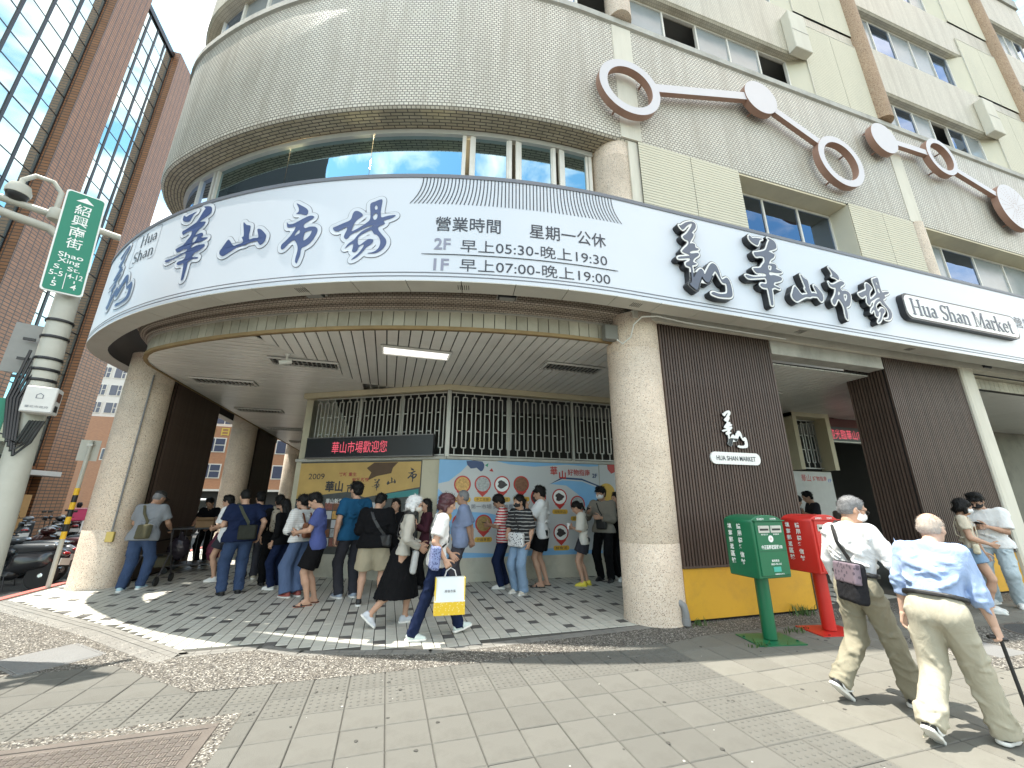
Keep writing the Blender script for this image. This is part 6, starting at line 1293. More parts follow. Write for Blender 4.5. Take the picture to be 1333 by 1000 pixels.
# ------------------------------------------------------------ people
M_skin = mat('skin', (.46, .275, .19), .55, var=.10, vscale=9, spec=.35); M_skin2 = mat('skin_tanned', (.37, .215, .145), .55, var=.10, vscale=9, spec=.35); M_skinp = mat('skin_pale', (.56, .36, .27), .5, var=.08, vscale=9, spec=.35)
M_hair = mat('black_hair', (.008, .0075, .0075), .55, var=.4, vscale=40, stretch=(1, 1, .2), spec=.2); M_hairg = mat('grey_hair', (.16, .16, .165), .6, var=.5, vscale=60); M_hairw = mat('white_hair', (.62, .62, .62), .6, var=.2, vscale=50); M_hairp = mat('burgundy_hair', (.055, .012, .018), .4, var=.4, vscale=40); M_hairb = mat('stubble_hair', (.42, .36, .31), .7, var=.25, vscale=60)
M_eye = mat('eye_dark', (.01, .008, .007), .2)
M_sole = mat('shoe_sole_white', (.68, .67, .64), .6); M_blk = mat('black_leather', (.014, .014, .015), .5, var=.2)
def wrinkles(n, b, vec, amt=.28, sc=5.):
    """fabric relief: soft creases over a fine weave"""
    mp = n.nodes.new('ShaderNodeMapping'); mp.inputs['Scale'].default_value = (1.5, 1.5, .8); mp.inputs['Rotation'].default_value = (.5, .4, .2); n.links.new(vec, mp.inputs[0])
    a = n.nodes.new('ShaderNodeTexNoise'); a.inputs['Scale'].default_value = sc; a.inputs['Detail'].default_value = 3; a.inputs['Distortion'].default_value = 1.8; n.links.new(mp.outputs[0], a.inputs['Vector'])
    c = n.nodes.new('ShaderNodeTexNoise'); c.inputs['Scale'].default_value = 260; n.links.new(vec, c.inputs['Vector'])
    b1 = n.nodes.new('ShaderNodeBump'); b1.inputs['Strength'].default_value = amt; b1.inputs['Distance'].default_value = .05; n.links.new(a.outputs['Fac'], b1.inputs['Height'])
    b2 = n.nodes.new('ShaderNodeBump'); b2.inputs['Strength'].default_value = .2; b2.inputs['Distance'].default_value = .01; n.links.new(c.outputs['Fac'], b2.inputs['Height']); n.links.new(b1.outputs[0], b2.inputs['Normal']); n.links.new(b2.outputs[0], b.inputs['Normal'])
def cloth(name, col, rough=.85, var=.10, bump=.25, bscale=220):
    if 'cloth_' + name in MATS: return MATS['cloth_' + name]
    m_ = mat('cloth_' + name, col, rough, var=var, vscale=5, spec=.12); n = m_.node_tree; wrinkles(n, n.nodes['Principled BSDF'], [x for x in n.nodes if x.type == 'TEX_COORD'][0].outputs['Object']); return m_
def striped(name, c1, c2, pitch, duty=.5):
    if name in MATS: return MATS[name]
    mt, n, b = newmat(name); tc = n.nodes.new('ShaderNodeTexCoord'); sp = n.nodes.new('ShaderNodeSeparateXYZ'); n.links.new(tc.outputs['Object'], sp.inputs[0])
    nz = n.nodes.new('ShaderNodeTexNoise'); nz.inputs['Scale'].default_value = 5; n.links.new(tc.outputs['Object'], nz.inputs['Vector'])
    ma = n.nodes.new('ShaderNodeMath'); ma.operation = 'MULTIPLY_ADD'; ma.inputs[1].default_value = pitch * .8; n.links.new(nz.outputs['Fac'], ma.inputs[0]); n.links.new(sp.outputs[2], ma.inputs[2])
    d = n.nodes.new('ShaderNodeMath'); d.operation = 'DIVIDE'; d.inputs[1].default_value = pitch; n.links.new(ma.outputs[0], d.inputs[0])
    f = n.nodes.new('ShaderNodeMath'); f.operation = 'FRACT'; n.links.new(d.outputs[0], f.inputs[0]); g_ = n.nodes.new('ShaderNodeMath'); g_.operation = 'LESS_THAN'; g_.inputs[1].default_value = duty; n.links.new(f.outputs[0], g_.inputs[0])
    mx_ = n.nodes.new('ShaderNodeMix'); mx_.data_type = 'RGBA'; mx_.inputs[6].default_value = lin(c1) + (1,); mx_.inputs[7].default_value = lin(c2) + (1,); n.links.new(g_.outputs[0], mx_.inputs[0]); n.links.new(mx_.outputs[2], b.inputs['Base Color'])
    b.inputs['Roughness'].default_value = .85; wrinkles(n, b, tc.outputs['Object']); MATS[name] = mt; return mt
def printed(name, base, spots, scale, thr=.28):
    if name in MATS: return MATS[name]
    mt, n, b = newmat(name); tc = n.nodes.new('ShaderNodeTexCoord'); vo = n.nodes.new('ShaderNodeTexVoronoi'); vo.inputs['Scale'].default_value = scale; n.links.new(tc.outputs['Object'], vo.inputs['Vector'])
    rp = n.nodes.new('ShaderNodeValToRGB'); rp.color_ramp.interpolation = 'CONSTANT'; rp.color_ramp.elements[0].color = lin(spots) + (1,); rp.color_ramp.elements[1].position = thr; rp.color_ramp.elements[1].color = lin(base) + (1,)
    n.links.new(vo.outputs['Distance'], rp.inputs[0]); n.links.new(rp.outputs[0], b.inputs['Base Color']); b.inputs['Roughness'].default_value = .8; MATS[name] = mt; return mt
def ik(a, t, l1, l2, pole):
    d = t - a; L_ = min(np.linalg.norm(d), (l1 + l2) * .999); u = d / np.linalg.norm(d); t = a + u * L_
    x = (L_ * L_ + l1 * l1 - l2 * l2) / (2 * L_); y = math.sqrt(max(l1 * l1 - x * x, 0)); p = pole - u * pole.dot(u); p = p / (np.linalg.norm(p) + 1e-9)
    return a + u * x + p * y, t
def hand_prims(w, d, n, side, s, curl=.4, spread=1., thumb=.5, point=False):
    """w wrist, d along the hand, n out of the palm side, side = direction of the thumb"""
    d = d / np.linalg.norm(d); n = n - d * n.dot(d); n = n / np.linalg.norm(n); sd = np.cross(d, n); sd = sd if sd.dot(side) > 0 else -sd
    P = [('c', w - d * .04 * s, w + d * .01 * s, .026 * s, .024 * s, .01)]
    for j, y in enumerate((.030, .010, -.010, -.029)): P.append(('c', w + d * .015 * s + sd * y * .6 * s, w + d * .078 * s + sd * y * s, .0155 * s, .0125 * s, .012))
    for j, (y, L_) in enumerate(((.031, .072), (.0105, .080), (-.0105, .074), (-.030, .058))):
        p = w + d * .080 * s + sd * y * s; a = curl * (.8 + .12 * j) * (.15 if (point and j == 0) else 1); seg = [.45, .32, .25]; ang = 0
        for q in range(3):
            ang += a * (.75 if q == 0 else 1.); dd = d * math.cos(ang) + n * math.sin(ang) + sd * y * .9 * spread; dd /= np.linalg.norm(dd); e = p + dd * L_ * seg[q] * s
            P.append(('c', p, e, (.0092 - .0008 * q) * s, (.0086 - .0009 * q) * s, .003)); p = e
    p = w + d * .020 * s + sd * .030 * s
    for q, (L_, r) in enumerate(((.040, .0125), (.032, .0100), (.026, .0088))):
        dd = d * (.65 + .12 * q) + sd * (.75 - .3 * q) + n * (thumb * (.45 + .25 * q)); dd /= np.linalg.norm(dd); e = p + dd * L_ * s; P.append(('c', p, e, r * s, (r - .001) * s, .006)); p = e
    return P
def limb_folds(a, b, ra, rb, n, rs, r=.011, ring=.0):
    """soft ridges wound round a sleeve or trouser leg"""
    d = b - a; L_ = np.linalg.norm(d); u = d / L_; e1 = np.cross(u, V3(.3, .9, .1)); e1 /= np.linalg.norm(e1); e2 = np.cross(u, e1); out = []
    for _ in range(n):
        t = rs.uniform(.02, .98) if rs.rand() > ring else rs.uniform(.78, 1.0); f = rs.uniform(0, 6.28); df = rs.uniform(.7, 1.5) * (1 if rs.rand() > .5 else -1); dt = rs.uniform(-.07, .07) / L_; p = None; rr_ = r * rs.uniform(.7, 1.3)
        for k_ in range(4):
            tt = t + dt * (k_ - 1.5); ff = f + df * (k_ - 1.5) / 3; R_t = ra + (rb - ra) * min(max(tt, 0), 1) - .004; q = a + u * L_ * tt + (e1 * math.cos(ff) + e2 * math.sin(ff)) * R_t
            if p is not None: out.append(('c', p, q, rr_ * (.4 if k_ == 1 else 1), rr_ * (.4 if k_ == 3 else 1), .018))
            p = q
    return out
def back_folds(tp, T, s, fat, g, n, rs, z0=.12, z1=.42):
    out = []
    for _ in range(n):
        z = rs.uniform(z0, z1); f = rs.uniform(-1.0, 1.0); df = rs.uniform(.5, 1.1) * (1 if rs.rand() > .5 else -1); dz = rs.uniform(-.12, .12); p = None; sd_ = -1 if rs.rand() > .25 else 1; rr_ = .0065 * rs.uniform(.7, 1.3)
        for k_ in range(4):
            ff = f + df * (k_ - 1.5) / 3; zz = z + dz * (k_ - 1.5) / 3; w = .165 + .03 * (zz - .2); q = tp(sd_ * (.082 * fat + g) * math.cos(ff) ** .6 if math.cos(ff) > 0 else 0, (w * fat + g) * math.sin(ff), zz)
            if p is not None: out.append(('c', p, q, rr_ * (.4 if k_ == 1 else 1), rr_ * (.4 if k_ == 3 else 1), .032))
            p = q
    return out
def person(label, pos, face, H=1.7, fat=1., wide=1., lean=0., feet=((.03, .10), (.03, -.10)), hands=(None, None), hyaw=0., hpitch=0., skin=None, top=None, bottom=None, shoes=None, hair=None, vox=.017, seed=1, group='people queueing outside the market', belly=0., hand_dir=(None, None), curls=(.5, .5), mask=None, glasses=False, cap=None, z0=0., belt=None, hipdrop=0., faced=True, twist=0., hroll=0., neckf=0., folds=0):
    s = H / 1.70; skin = skin or M_skin
    R0 = empty('person', (pos[0], pos[1], z0), R_(face), label=label, cat='person', group=group)
    P = V3(0, 0, (.905 - hipdrop) * s); T = rotm('z', R_(twist)) @ rotm('y', R_(lean)); tp = lambda x, y, z: P + T @ (V3(x, y, z) * s)
    # ---- legs
    L1, L2 = .425 * s, .415 * s; hips, knees, ankles, fdirs = [], [], [], []
    for i, sg in enumerate((1, -1)):
        f = feet[i]; lift = f[2] if len(f) > 2 else 0.; fp = f[3] if len(f) > 3 else 0.; fy = f[4] if len(f) > 4 else sg * 8.
        hp = P + V3(0, sg * .088 * s * wide, -.02 * s); an = V3(f[0], f[1], (.080 + lift) * s)
        fd = rotm('z', R_(fy)) @ V3(1, 0, 0); kn, an = ik(hp, an, L1, L2, fd + V3(0, sg * .05, 0)); hips.append(hp); knees.append(kn); ankles.append(an)
        fdirs.append(rotm('z', R_(fy)) @ rotm('y', R_(fp)))
    # ---- arms
    A1, A2 = .285 * s, .245 * s; sw = .178 * wide * (s); sh, elb, wr, hdir = [], [], [], []
    for i, sg in enumerate((1, -1)):
        a = tp(-.005, 0, .462) + T @ V3(0, sg * sw, 0); h_ = hands[i]
        if h_ is None: t = a + V3(.03, sg * .05, -.50 * s); pole = V3(-1, sg * .3, 0)
        else: t = V3(h_[0], h_[1], h_[2]) * V3(s, s, s); pole = V3(*(h_[3] if len(h_) > 3 else (-.5, sg * .6, -.8)))
        e, t = ik(a, t, A1, A2, pole); sh.append(a); elb.append(e); wr.append(t); hdir.append((t - e) / np.linalg.norm(t - e))
    # ---- head frame
    Rh = rotm('z', R_(hyaw + twist)) @ rotm('y', R_(hpitch + lean * .35)) @ rotm('x', R_(hroll)); nb = tp(-.005, 0, .485); hb = tp(.0 + neckf * .6, 0, .555)
    hc = hb + V3(.028 + neckf * .4, 0, 0) * s + Rh @ (V3(.0, 0, .105) * s); hp_ = lambda x, y, z: hc + Rh @ (V3(x, y, z) * s)
    k = .05 * s; sq = V3(.70 * (1 + (fat - 1) * .8), 1, 1)
    def torso(g, hem=None):
        """torso solids grown by g"""
        w = wide; Z = [('s', T, P, sq, V3(0, -.062 * fat, .0) * s, V3(0, .062 * fat, .0) * s, (.118 * fat) * s + g, (.118 * fat) * s + g, k),
             ('s', T, P, sq, V3(.01, -.042 * fat, .19) * s, V3(.01, .042 * fat, .19) * s, (.108 * fat) * s + g, (.108 * fat) * s + g, k),
             ('s', T, P, sq, V3(.0, -.082 * w, .345) * s, V3(.0, .082 * w, .345) * s, (.118 * (fat * .5 + .5)) * s + g, (.118 * (fat * .5 + .5)) * s + g, k),
             ('s', T, P, V3(.8, 1, 1), V3(-.01, -.128 * w, .452) * s, V3(-.01, .128 * w, .452) * s, .062 * s + g, .062 * s + g, k)]
        Z.append(('c', tp(-.01, 0, .50), tp(-.01, .11 * w, .475), .050 * s + g, .045 * s + g, .03)); Z.append(('c', tp(-.01, 0, .50), tp(-.01, -.11 * w, .475), .050 * s + g, .045 * s + g, .03))
        if belly: Z.append(('e', tp(.045, 0, .13), V3(.10 + belly, .12 * fat, .16) * s + g, T, k))
        return Z
    body = torso(-.012)
    body.append(('c', nb, hb, .058 * s, .052 * s, .03))
    for i, sg in enumerate((1, -1)):
        body += [('c', sh[i], elb[i], .050 * s * (fat * .4 + .6), .040 * s, .03), ('c', elb[i], elb[i] + (wr[i] - elb[i]) * .35, .039 * s, .040 * s, .02), ('c', elb[i] + (wr[i] - elb[i]) * .35, wr[i], .040 * s, .0255 * s, .02)]
        th = fat * .6 + .4; kn, an = knees[i], ankles[i]
        body += [('c', hips[i], kn, .084 * s * th, .054 * s * th, .03), ('c', kn, kn + (an - kn) * .35, .052 * s * th, .056 * s * th, .02), ('c', kn + (an - kn) * .35 - fdirs[i] @ V3(.012, 0, 0), an, .054 * s * th, .034 * s, .02), ('c', an, an + fdirs[i] @ V3(.09, 0, -.045) * s, .034 * s, .026 * s, .015)]
        if shoes and shoes.get('kind') == 'sandal':
            F = fdirs[i]
            body += [('c', an + F @ V3(-.035, 0, -.05) * s, an + F @ V3(.09, 0, -.058) * s, .030 * s, .032 * s, .02)]
            for j in range(5): body.append(('c', an + F @ V3(.09, (j - 2) * .016, -.062) * s, an + F @ V3(.165 - abs(j - 1.5) * .012, (j - 2) * .018, -.068) * s, .013 * s, .010 * s, .006))
    parts = [sdf(body, vox) + (0,)]
    # ---- head
    hv = .0062 if vox < .012 else .0085
    hd = [('e', hp_(-.008, 0, .030), V3(.098, .078, .092) * s, Rh, .02), ('e', hp_(.018, 0, -.035), V3(.078, .066, .085) * s, Rh, .03), ('e', hp_(.045, 0, -.088), V3(.042, .042, .034) * s, Rh, .03),
          ('c', hb - V3(0, 0, .04), hp_(-.015, 0, -.06), .055 * s, .054 * s, .025),
          ('c', hp_(.094, 0, .008), hp_(.112, 0, -.030), .009 * s, .0145 * s, .012), ('c', hp_(.105, .012, -.036), hp_(.105, -.012, -.036), .009 * s, .009 * s, .008),
          ('c', hp_(.088, .040, .026), hp_(.088, -.040, .026), .012 * s, .012 * s, .012),
          ('c', hp_(.092, .020, -.066), hp_(.092, -.020, -.066), .008 * s, .008 * s, .008), ('c', hp_(.090, .017, -.078), hp_(.090, -.017, -.078), .008 * s, .008 * s, .006),
          ('c', hp_(.060, .048, -.018), hp_(.060, -.048, -.018), .020 * s, .020 * s, .015)]
    for sg in (1, -1):
        hd += [('sub', ('e', hp_(.098, sg * .032, .004), V3(.016, .017, .011) * s, Rh, .008)), ('e', hp_(.082, sg * .032, .004), V3(.012, .014, .011) * s, Rh, .004),
               ('e', hp_(-.004, sg * .079, -.012), V3(.019, .010, .032) * s, Rh @ rotm('z', sg * .35), .006), ('sub', ('e', hp_(.002, sg * .090, -.008), V3(.009, .006, .016) * s, Rh, .004))]
    hd.append(('sub', ('c', hp_(.103, .024, -.072), hp_(.103, -.024, -.072), .0035 * s, .0035 * s, .004)))
    parts.append(sdf(hd, hv) + (0,))
    # ---- hands
    for i, sg in enumerate((1, -1)):
        n_ = hand_dir[i]; n_ = V3(0, -sg, 0) if n_ is None else V3(*n_); th = V3(1, 0, .2) if hands[i] is None else V3(.3, -sg * .6, 1)
        parts.append(sdf(hand_prims(wr[i], hdir[i], n_, th, s, curls[i]), .0052 if vox < .012 else .0062) + (0,))
    link('body', quads_mesh('body', parts, skin), R0)
    if faced:
        for sg in (1, -1):
            e = MB(); c = hp_(.0905, sg * .032, .004); rr = .0068 * s
            ob('eye', MB().lathe([(.0005, -rr), (rr * .8, -rr * .5), (rr, 0), (rr * .8, rr * .5), (.0005, rr)], tuple(c), 8), M_eye, R0, smooth='all')
            a, b = hp_(.099, sg * .017, .027), hp_(.088, sg * .048, .029); ob('eyebrow', MB().tube([a, (a + b) / 2 + V3(0, 0, .004), b], [.0035, .0042, .003], 5), hair['mat'] if hair and hair['kind'] != 'stubble' else M_hairg, R0)
        ob('mouth', MB().tube([hp_(.0945, .022, -.072), hp_(.1005, 0, -.0715), hp_(.0945, -.022, -.072)], .0022, 5), mat('lips', (.26, .10, .085), .5), R0)
    # ---- top
    if top:
        g = top.get('loose', .018) ; hem = top.get('hem', -.09); tz = T[:, 2]; Z = torso(g)
        if hem < 0: top = dict(top); top.setdefault('flare', .012)
        if top.get('flare'): Z.append(('s', T, P, sq, V3(0, -.07, -.06) * s, V3(0, .07, -.06) * s, .125 * fat * s + g + top['flare'], .125 * fat * s + g + top['flare'], .06))
        Z += [('cut', -tz, -(P.dot(tz) + hem * s)), ('cut', tz, P.dot(tz) + top.get('neck', .525) * s)]
        Z.append(('sub', ('c', tp(.01, 0, .50), tp(.02, 0, .62), .056 * s, .085 * s, .006)))
        sl = top.get('sleeve', .6); ag = g * top.get('sg', 1.)
        for i in range(2):
            if sl <= 1: Z.append(('cf', sh[i] * .98 + tp(0, 0, .45) * .02, sh[i] + (elb[i] - sh[i]) * sl, .054 * s + ag, .050 * s + ag * 1.15, .025))
            else:
                Z.append(('c', sh[i], elb[i], .050 * s + ag, .042 * s + ag, .016)); Z.append(('cf', elb[i], elb[i] + (wr[i] - elb[i]) * (sl - 1), .042 * s + ag, .034 * s + ag * .8, .012))
        rs = np.random.RandomState(seed)
        if folds:
            Z += back_folds(tp, T, s, fat, g, 3 * folds, rs)
            for i in range(2): Z += limb_folds(sh[i], sh[i] + (elb[i] - sh[i]) * min(sl, 1), .052 * s + ag, .046 * s + ag, folds, rs) + (limb_folds(elb[i], elb[i] + (wr[i] - elb[i]) * (sl - 1), .042 * s + ag, .034 * s + ag * .8, folds, rs) if sl > 1.2 else [])
        if top.get('collar'):
            Z.append(('c', tp(-.045, -.03, .515), tp(-.045, .03, .515), .032 * s, .032 * s, .015))
            for sg in (1, -1): Z.append(('c', tp(-.04, sg * .05, .512), tp(.055, sg * .045, .475), .022 * s, .015 * s, .012))
            Z.append(('sub', ('c', tp(.0, 0, .48), tp(.02, 0, .62), .052 * s, .066 * s, .006)))
        sob(top.get('name', 'shirt'), Z, top.get('vox', vox * .9), top['mat'], R0, noise=(top.get('fold', .0045), top.get('freq', 16.), seed))
    # ---- bottom
    if bottom:
        g = bottom.get('loose', .015); kind = bottom['kind']; tz = T[:, 2]
        Z = [p for p in torso(min(g - .006, (top.get('loose', .018) - .016) if top and top.get('hem', -.09) < .05 else 9))[:2]] + [('cut', tz, P.dot(tz) + (bottom.get('waist', .10) if (not top or top.get('hem', -.09) > -.01) else top.get('hem', -.09) + .05) * s)]
        if kind in ('pants', 'wide', 'shorts'):
            for i in range(2):
                kn, an, hp = knees[i], ankles[i], hips[i]; th = fat * .6 + .4; r3 = {'pants': .060, 'wide': .105, 'shorts': .06}[kind] + bottom.get('cuff', 0.); r2 = {'pants': .062, 'wide': .095, 'shorts': .07}[kind]
                if kind == 'shorts':
                    ln = bottom.get('length', .85); Z.append(('cf', hp, hp + (kn - hp) * ln, .090 * s * th + g, .084 * s * th + g * 1.6, .03))
                else:
                    Z.append(('c', hp + V3(0, 0, -.02), kn, .080 * s * th + g, r2 * s * th + g, .025)); Z.append(('cf', kn, an + (an - kn) / np.linalg.norm(an - kn) * (.035 if kind == 'pants' else .0) * s, r2 * s * th + g, r3 * s + g * .6, .03))
        else:
            ln = bottom.get('length', .62); c = (knees[0] + knees[1]) / 2; c2 = (ankles[0] + ankles[1]) / 2; b = P + (V3((c[0] + c2[0]) / 2 * .8, 0, P[2] - ln * s) - P); b[2] = P[2] - ln * s
            Z.append(('s', np.eye(3), V3(0, 0, 0), V3(1.12, 1, 1), V3(P[0] / 1.12, 0, P[2] - .02), V3(b[0] / 1.12, 0, b[2]), .125 * s + g, bottom.get('hemr', .22) * s, .03)); Z.append(('cut', V3(0, 0, -1), -b[2]))
        if folds and kind == 'pants':
            rs = np.random.RandomState(seed + 1)
            for i in range(2): Z += limb_folds(hips[i], knees[i], .080 * s * th + g, r2 * s * th + g, 2 * folds, rs, .012) + limb_folds(knees[i], ankles[i], r2 * s * th + g, r3 * s + g * .6, 3 * folds, rs, .012, .5)
        sob({'pants': 'trousers', 'wide': 'wide_trousers', 'shorts': 'shorts', 'skirt': 'skirt'}[kind], Z, bottom.get('vox', vox * .9), bottom['mat'], R0, noise=(bottom.get('fold', .005), bottom.get('freq', 15.), seed + 5))
    if belt:
        sob('belt', [('s', T, P, sq, V3(0, -.055 * fat, .10) * s, V3(0, .055 * fat, .10) * s, .112 * fat * s + .030, .112 * fat * s + .030, .01), ('cut', T[:, 2], P.dot(T[:, 2]) + .122 * s), ('cut', -T[:, 2], -(P.dot(T[:, 2]) + .088 * s))], .009, belt, R0)
    # ---- shoes
    if shoes:
        for i in range(2):
            an = ankles[i]; F = fdirs[i]; q = lambda x, y, z: an + F @ (V3(x, y, z) * s); kd = shoes.get('kind', 'sneaker')
            if kd == 'sandal': 
                Z = [('b', q(.055, 0, -.074), V3(.130, .046, .009) * s, F, .008, .005), ('c', q(.07, .042, -.066), q(.09, 0, -.022), .012 * s, .014 * s, .01), ('c', q(.09, 0, -.022), q(.07, -.042, -.066), .014 * s, .012 * s, .01)]
                sob('sandal', Z, .007, shoes['mat'], R0)
                if shoes.get('sole'): sob('sole', [('b', q(.055, 0, -.079), V3(.134, .049, .006) * s, F, .005, .004)], .006, shoes['sole'], R0)
            else:
                v = .007 if vox > .012 else .005
                Z = [('c', q(-.035, 0, -.035), q(.06, 0, -.038), .039 * s, .041 * s, .02), ('c', q(.05, 0, -.045), q(.135, 0, -.058), .041 * s, .030 * s, .02), ('c', q(-.02, 0, .0), q(-.02, 0, -.03), .040 * s, .042 * s, .02), ('cut', F @ V3(0, 0, -1), -(an + F @ V3(0, 0, -.068) * s).dot(F @ V3(0, 0, 1))), ('cut', F @ V3(0, 0, 1), (an + F @ V3(0, 0, .018) * s).dot(F @ V3(0, 0, 1)))]
                o_ = sob('shoe', Z, v, shoes['mat'], R0)
                sob('sole', [('c', q(-.045, 0, -.070), q(.05, 0, -.070), .043 * s, .041 * s, .02), ('c', q(.05, 0, -.070), q(.140, 0, -.064), .044 * s, .034 * s, .02), ('cut', F @ V3(0, 0, 1), (an + F @ V3(0, 0, -.055) * s).dot(F @ V3(0, 0, 1))), ('cut', F @ V3(0, 0, -1), -(an + F @ V3(0, 0, -.081) * s).dot(F @ V3(0, 0, 1)))], v, shoes.get('sole', M_sole), o_)
                if shoes.get('swoosh'):
                    for sg in (1, -1):
                        pts = [q(-.045, sg * .046, -.028), q(-.01, sg * .047, -.046), q(.03, sg * .047, -.050), q(.075, sg * .045, -.030), q(.10, sg * .038, -.012)]
                        ob('shoe_mark', MB().tube(pts, [.002, .008, .010, .006, .002], 6), shoes['swoosh'], o_)
    # ---- hair, cap, mask, glasses
    if hair:
        kd = hair['kind']; hh = .0062 if vox < .012 else .0085; top_ = [('e', hp_(-.016, 0, .042), V3(.106, .088, .097) * s, Rh, .02)]
        face_cut = ('sub', ('e', hp_(.088, 0, -.045), V3(.085, .074, .105) * s, Rh, .012))
        if kd in ('short', 'fringe'): Z = top_ + [('e', hp_(-.045, 0, -.03), V3(.062, .074, .06) * s, Rh, .03), face_cut, ('cut', Rh @ V3(.25, 0, -.97), (hp_(0, 0, -.065)).dot(Rh @ V3(.25, 0, -.97)))]
        if kd == 'short': Z.append(('c', hp_(.03, -.04, .115), hp_(.03, .04, .115), .026 * s, .026 * s, .02))
        if kd == 'fringe': Z += [('c', hp_(.078, -.045, .055), hp_(.078, .045, .055), .026 * s, .026 * s, .02), ('c', hp_(.02, -.05, .11), hp_(.02, .05, .11), .03 * s, .03 * s, .03)]
        if kd == 'bob': Z = [('e', hp_(-.016, 0, .040), V3(.112, .098, .100) * s, Rh, .02), ('c', hp_(-.02, .070, 0), hp_(-.01, .078, -.085), .034 * s, .030 * s, .03), ('c', hp_(-.02, -.070, 0), hp_(-.01, -.078, -.085), .034 * s, .030 * s, .03), ('c', hp_(-.07, -.05, -.03), hp_(-.07, .05, -.06), .05 * s, .05 * s, .04), face_cut]
        if kd == 'curly': Z = [('e', hp_(-.012, 0, .045), V3(.118, .100, .105) * s, Rh, .02), ('e', hp_(-.06, 0, -.02), V3(.07, .085, .07) * s, Rh, .03), face_cut]
        if kd in ('bun', 'tail', 'long'):
            Z = top_ + [('e', hp_(-.045, 0, -.015), V3(.065, .078, .07) * s, Rh, .03)]
            if kd == 'bun': Z.append(('e', hp_(-.105, 0, .045), V3(.045, .045, .045) * s, Rh, .015))
            if kd == 'tail': Z += [('c', hp_(-.10, 0, .03), hp_(-.13, 0, .0), .028 * s, .034 * s, .015), ('c', hp_(-.13, 0, .0), hp_(-.12, 0, -.14), .034 * s, .014 * s, .01)]
            if kd == 'long': Z += [('c', hp_(-.05, .05, -.02), hp_(-.06, .07, -.26), .05 * s, .035 * s, .03), ('c', hp_(-.05, -.05, -.02), hp_(-.06, -.07, -.26), .05 * s, .035 * s, .03), ('c', hp_(-.085, 0, -.02), hp_(-.09, 0, -.28), .05 * s, .045 * s, .03)]
            Z.append(face_cut)
        if kd == 'stubble': Z = [('e', hp_(-.010, 0, .026), V3(.1005, .0805, .090) * s, Rh, .02), ('e', hp_(-.035, 0, -.02), V3(.070, .072, .05) * s, Rh, .03), ('sub', ('e', hp_(.10, 0, .0), V3(.075, .085, .14) * s, Rh, .012)), ('sub', ('e', hp_(.0, 0, .135), V3(.06, .05, .055) * s, Rh, .012))] if hair.get('bald') else [('e', hp_(-.010, 0, .032), V3(.1015, .0815, .094) * s, Rh, .02), ('e', hp_(-.035, 0, -.02), V3(.070, .072, .05) * s, Rh, .03), ('sub', ('e', hp_(.092, 0, -.03), V3(.07, .082, .115) * s, Rh, .012))]
        hv_, hq_ = sdf(Z, hh, (.0035 if kd not in ('stubble',) else .0008, 55. if kd != 'curly' else 80., seed)); ho_ = link('hair', quads_mesh('hair', [(hv_, hq_, 0)], hair['mat']), R0)
        rs = np.random.RandomState(seed); near = vox < .012; n_ = (2600 if near else 700) if kd != 'stubble' else (1800 if near else 400); pi_ = rs.randint(0, len(hv_), n_); B0 = hv_[pi_]; ctr = hp_(-.01, 0, .0)
        nn = B0 - ctr; nn /= np.linalg.norm(nn, axis=1)[:, None]; ln = rs.uniform(.5, 1.2, n_)[:, None] * {'stubble': .014, 'short': .030, 'fringe': .038, 'curly': .022}.get(kd, .042) * s
        fl = Rh @ V3(-.35, 0, -.75); dirn = nn * (.75 if kd in ('stubble', 'curly') else .22) + (fl - nn * (nn @ fl)[:, None]) * (.5 if kd == 'stubble' else 1.) + rs.randn(n_, 3) * (.55 if kd == 'curly' else .22); dirn /= np.linalg.norm(dirn, axis=1)[:, None]
        sd_ = np.cross(dirn, rs.randn(n_, 3)); sd_ /= np.linalg.norm(sd_, axis=1)[:, None]; wd_ = (.0011 if near else .0022) * s; base = B0 - nn * .002
        va = np.concatenate([base - sd_ * wd_, base + sd_ * wd_, base + dirn * ln + sd_ * wd_ * .3, base + dirn * ln - sd_ * wd_ * .3]); qi = np.arange(n_); qa = np.stack([qi, qi + n_, qi + 2 * n_, qi + 3 * n_], 1)
        link('hair_strands', quads_mesh('hair_strands', [(va, qa, 0)], hair['mat'], False), ho_, kind='stuff')
    if cap:
        sob('cap', [('e', hp_(-.008, 0, .055), V3(.110, .092, .085) * s, Rh, .01), ('cut', Rh @ V3(0, 0, -1), (hp_(0, 0, .045)).dot(Rh @ V3(0, 0, -1))), ('c', hp_(.10, -.035, .048), hp_(.10, .035, .048), .012, .012, .01), ('b', hp_(.125, 0, .045), V3(.055, .07, .006) * s, Rh, .005, .01)], .008, cap, R0)
    if mask:
        Z = [('e', hp_(.030, 0, -.046), V3(.0925, .0745, .058) * s, Rh, .01), ('sub', ('e', hp_(-.045, 0, -.03), V3(.085, .12, .12) * s, Rh, .008))]
        sob('face_mask', Z, .0062, mask, R0)
        for sg in (1, -1): ob('mask_loop', MB().tube([hp_(.045, sg * .069, -.025), hp_(.02, sg * .083, -.005), hp_(-.008, sg * .090, .012)], .0016, 4), mask, R0)
    if glasses:
        fm = MB()
        for sg in (1, -1):
            c = hp_(.112, sg * .033, .002); fm.tube([hp_(.112 - .004 * abs(math.sin(a)), sg * .033 + .025 * math.cos(a), .0 + .019 * math.sin(a)) for a in np.linspace(0, 6.283, 13)], .0022, 4)
            fm.tube([hp_(.108, sg * .058, .006), hp_(.05, sg * .082, .008), hp_(-.004, sg * .085, .006)], .0022, 4)
        fm.tube([hp_(.113, .008, .004), hp_(.113, -.008, .004)], .0022, 4); ob('glasses', fm, M_blk, R0)
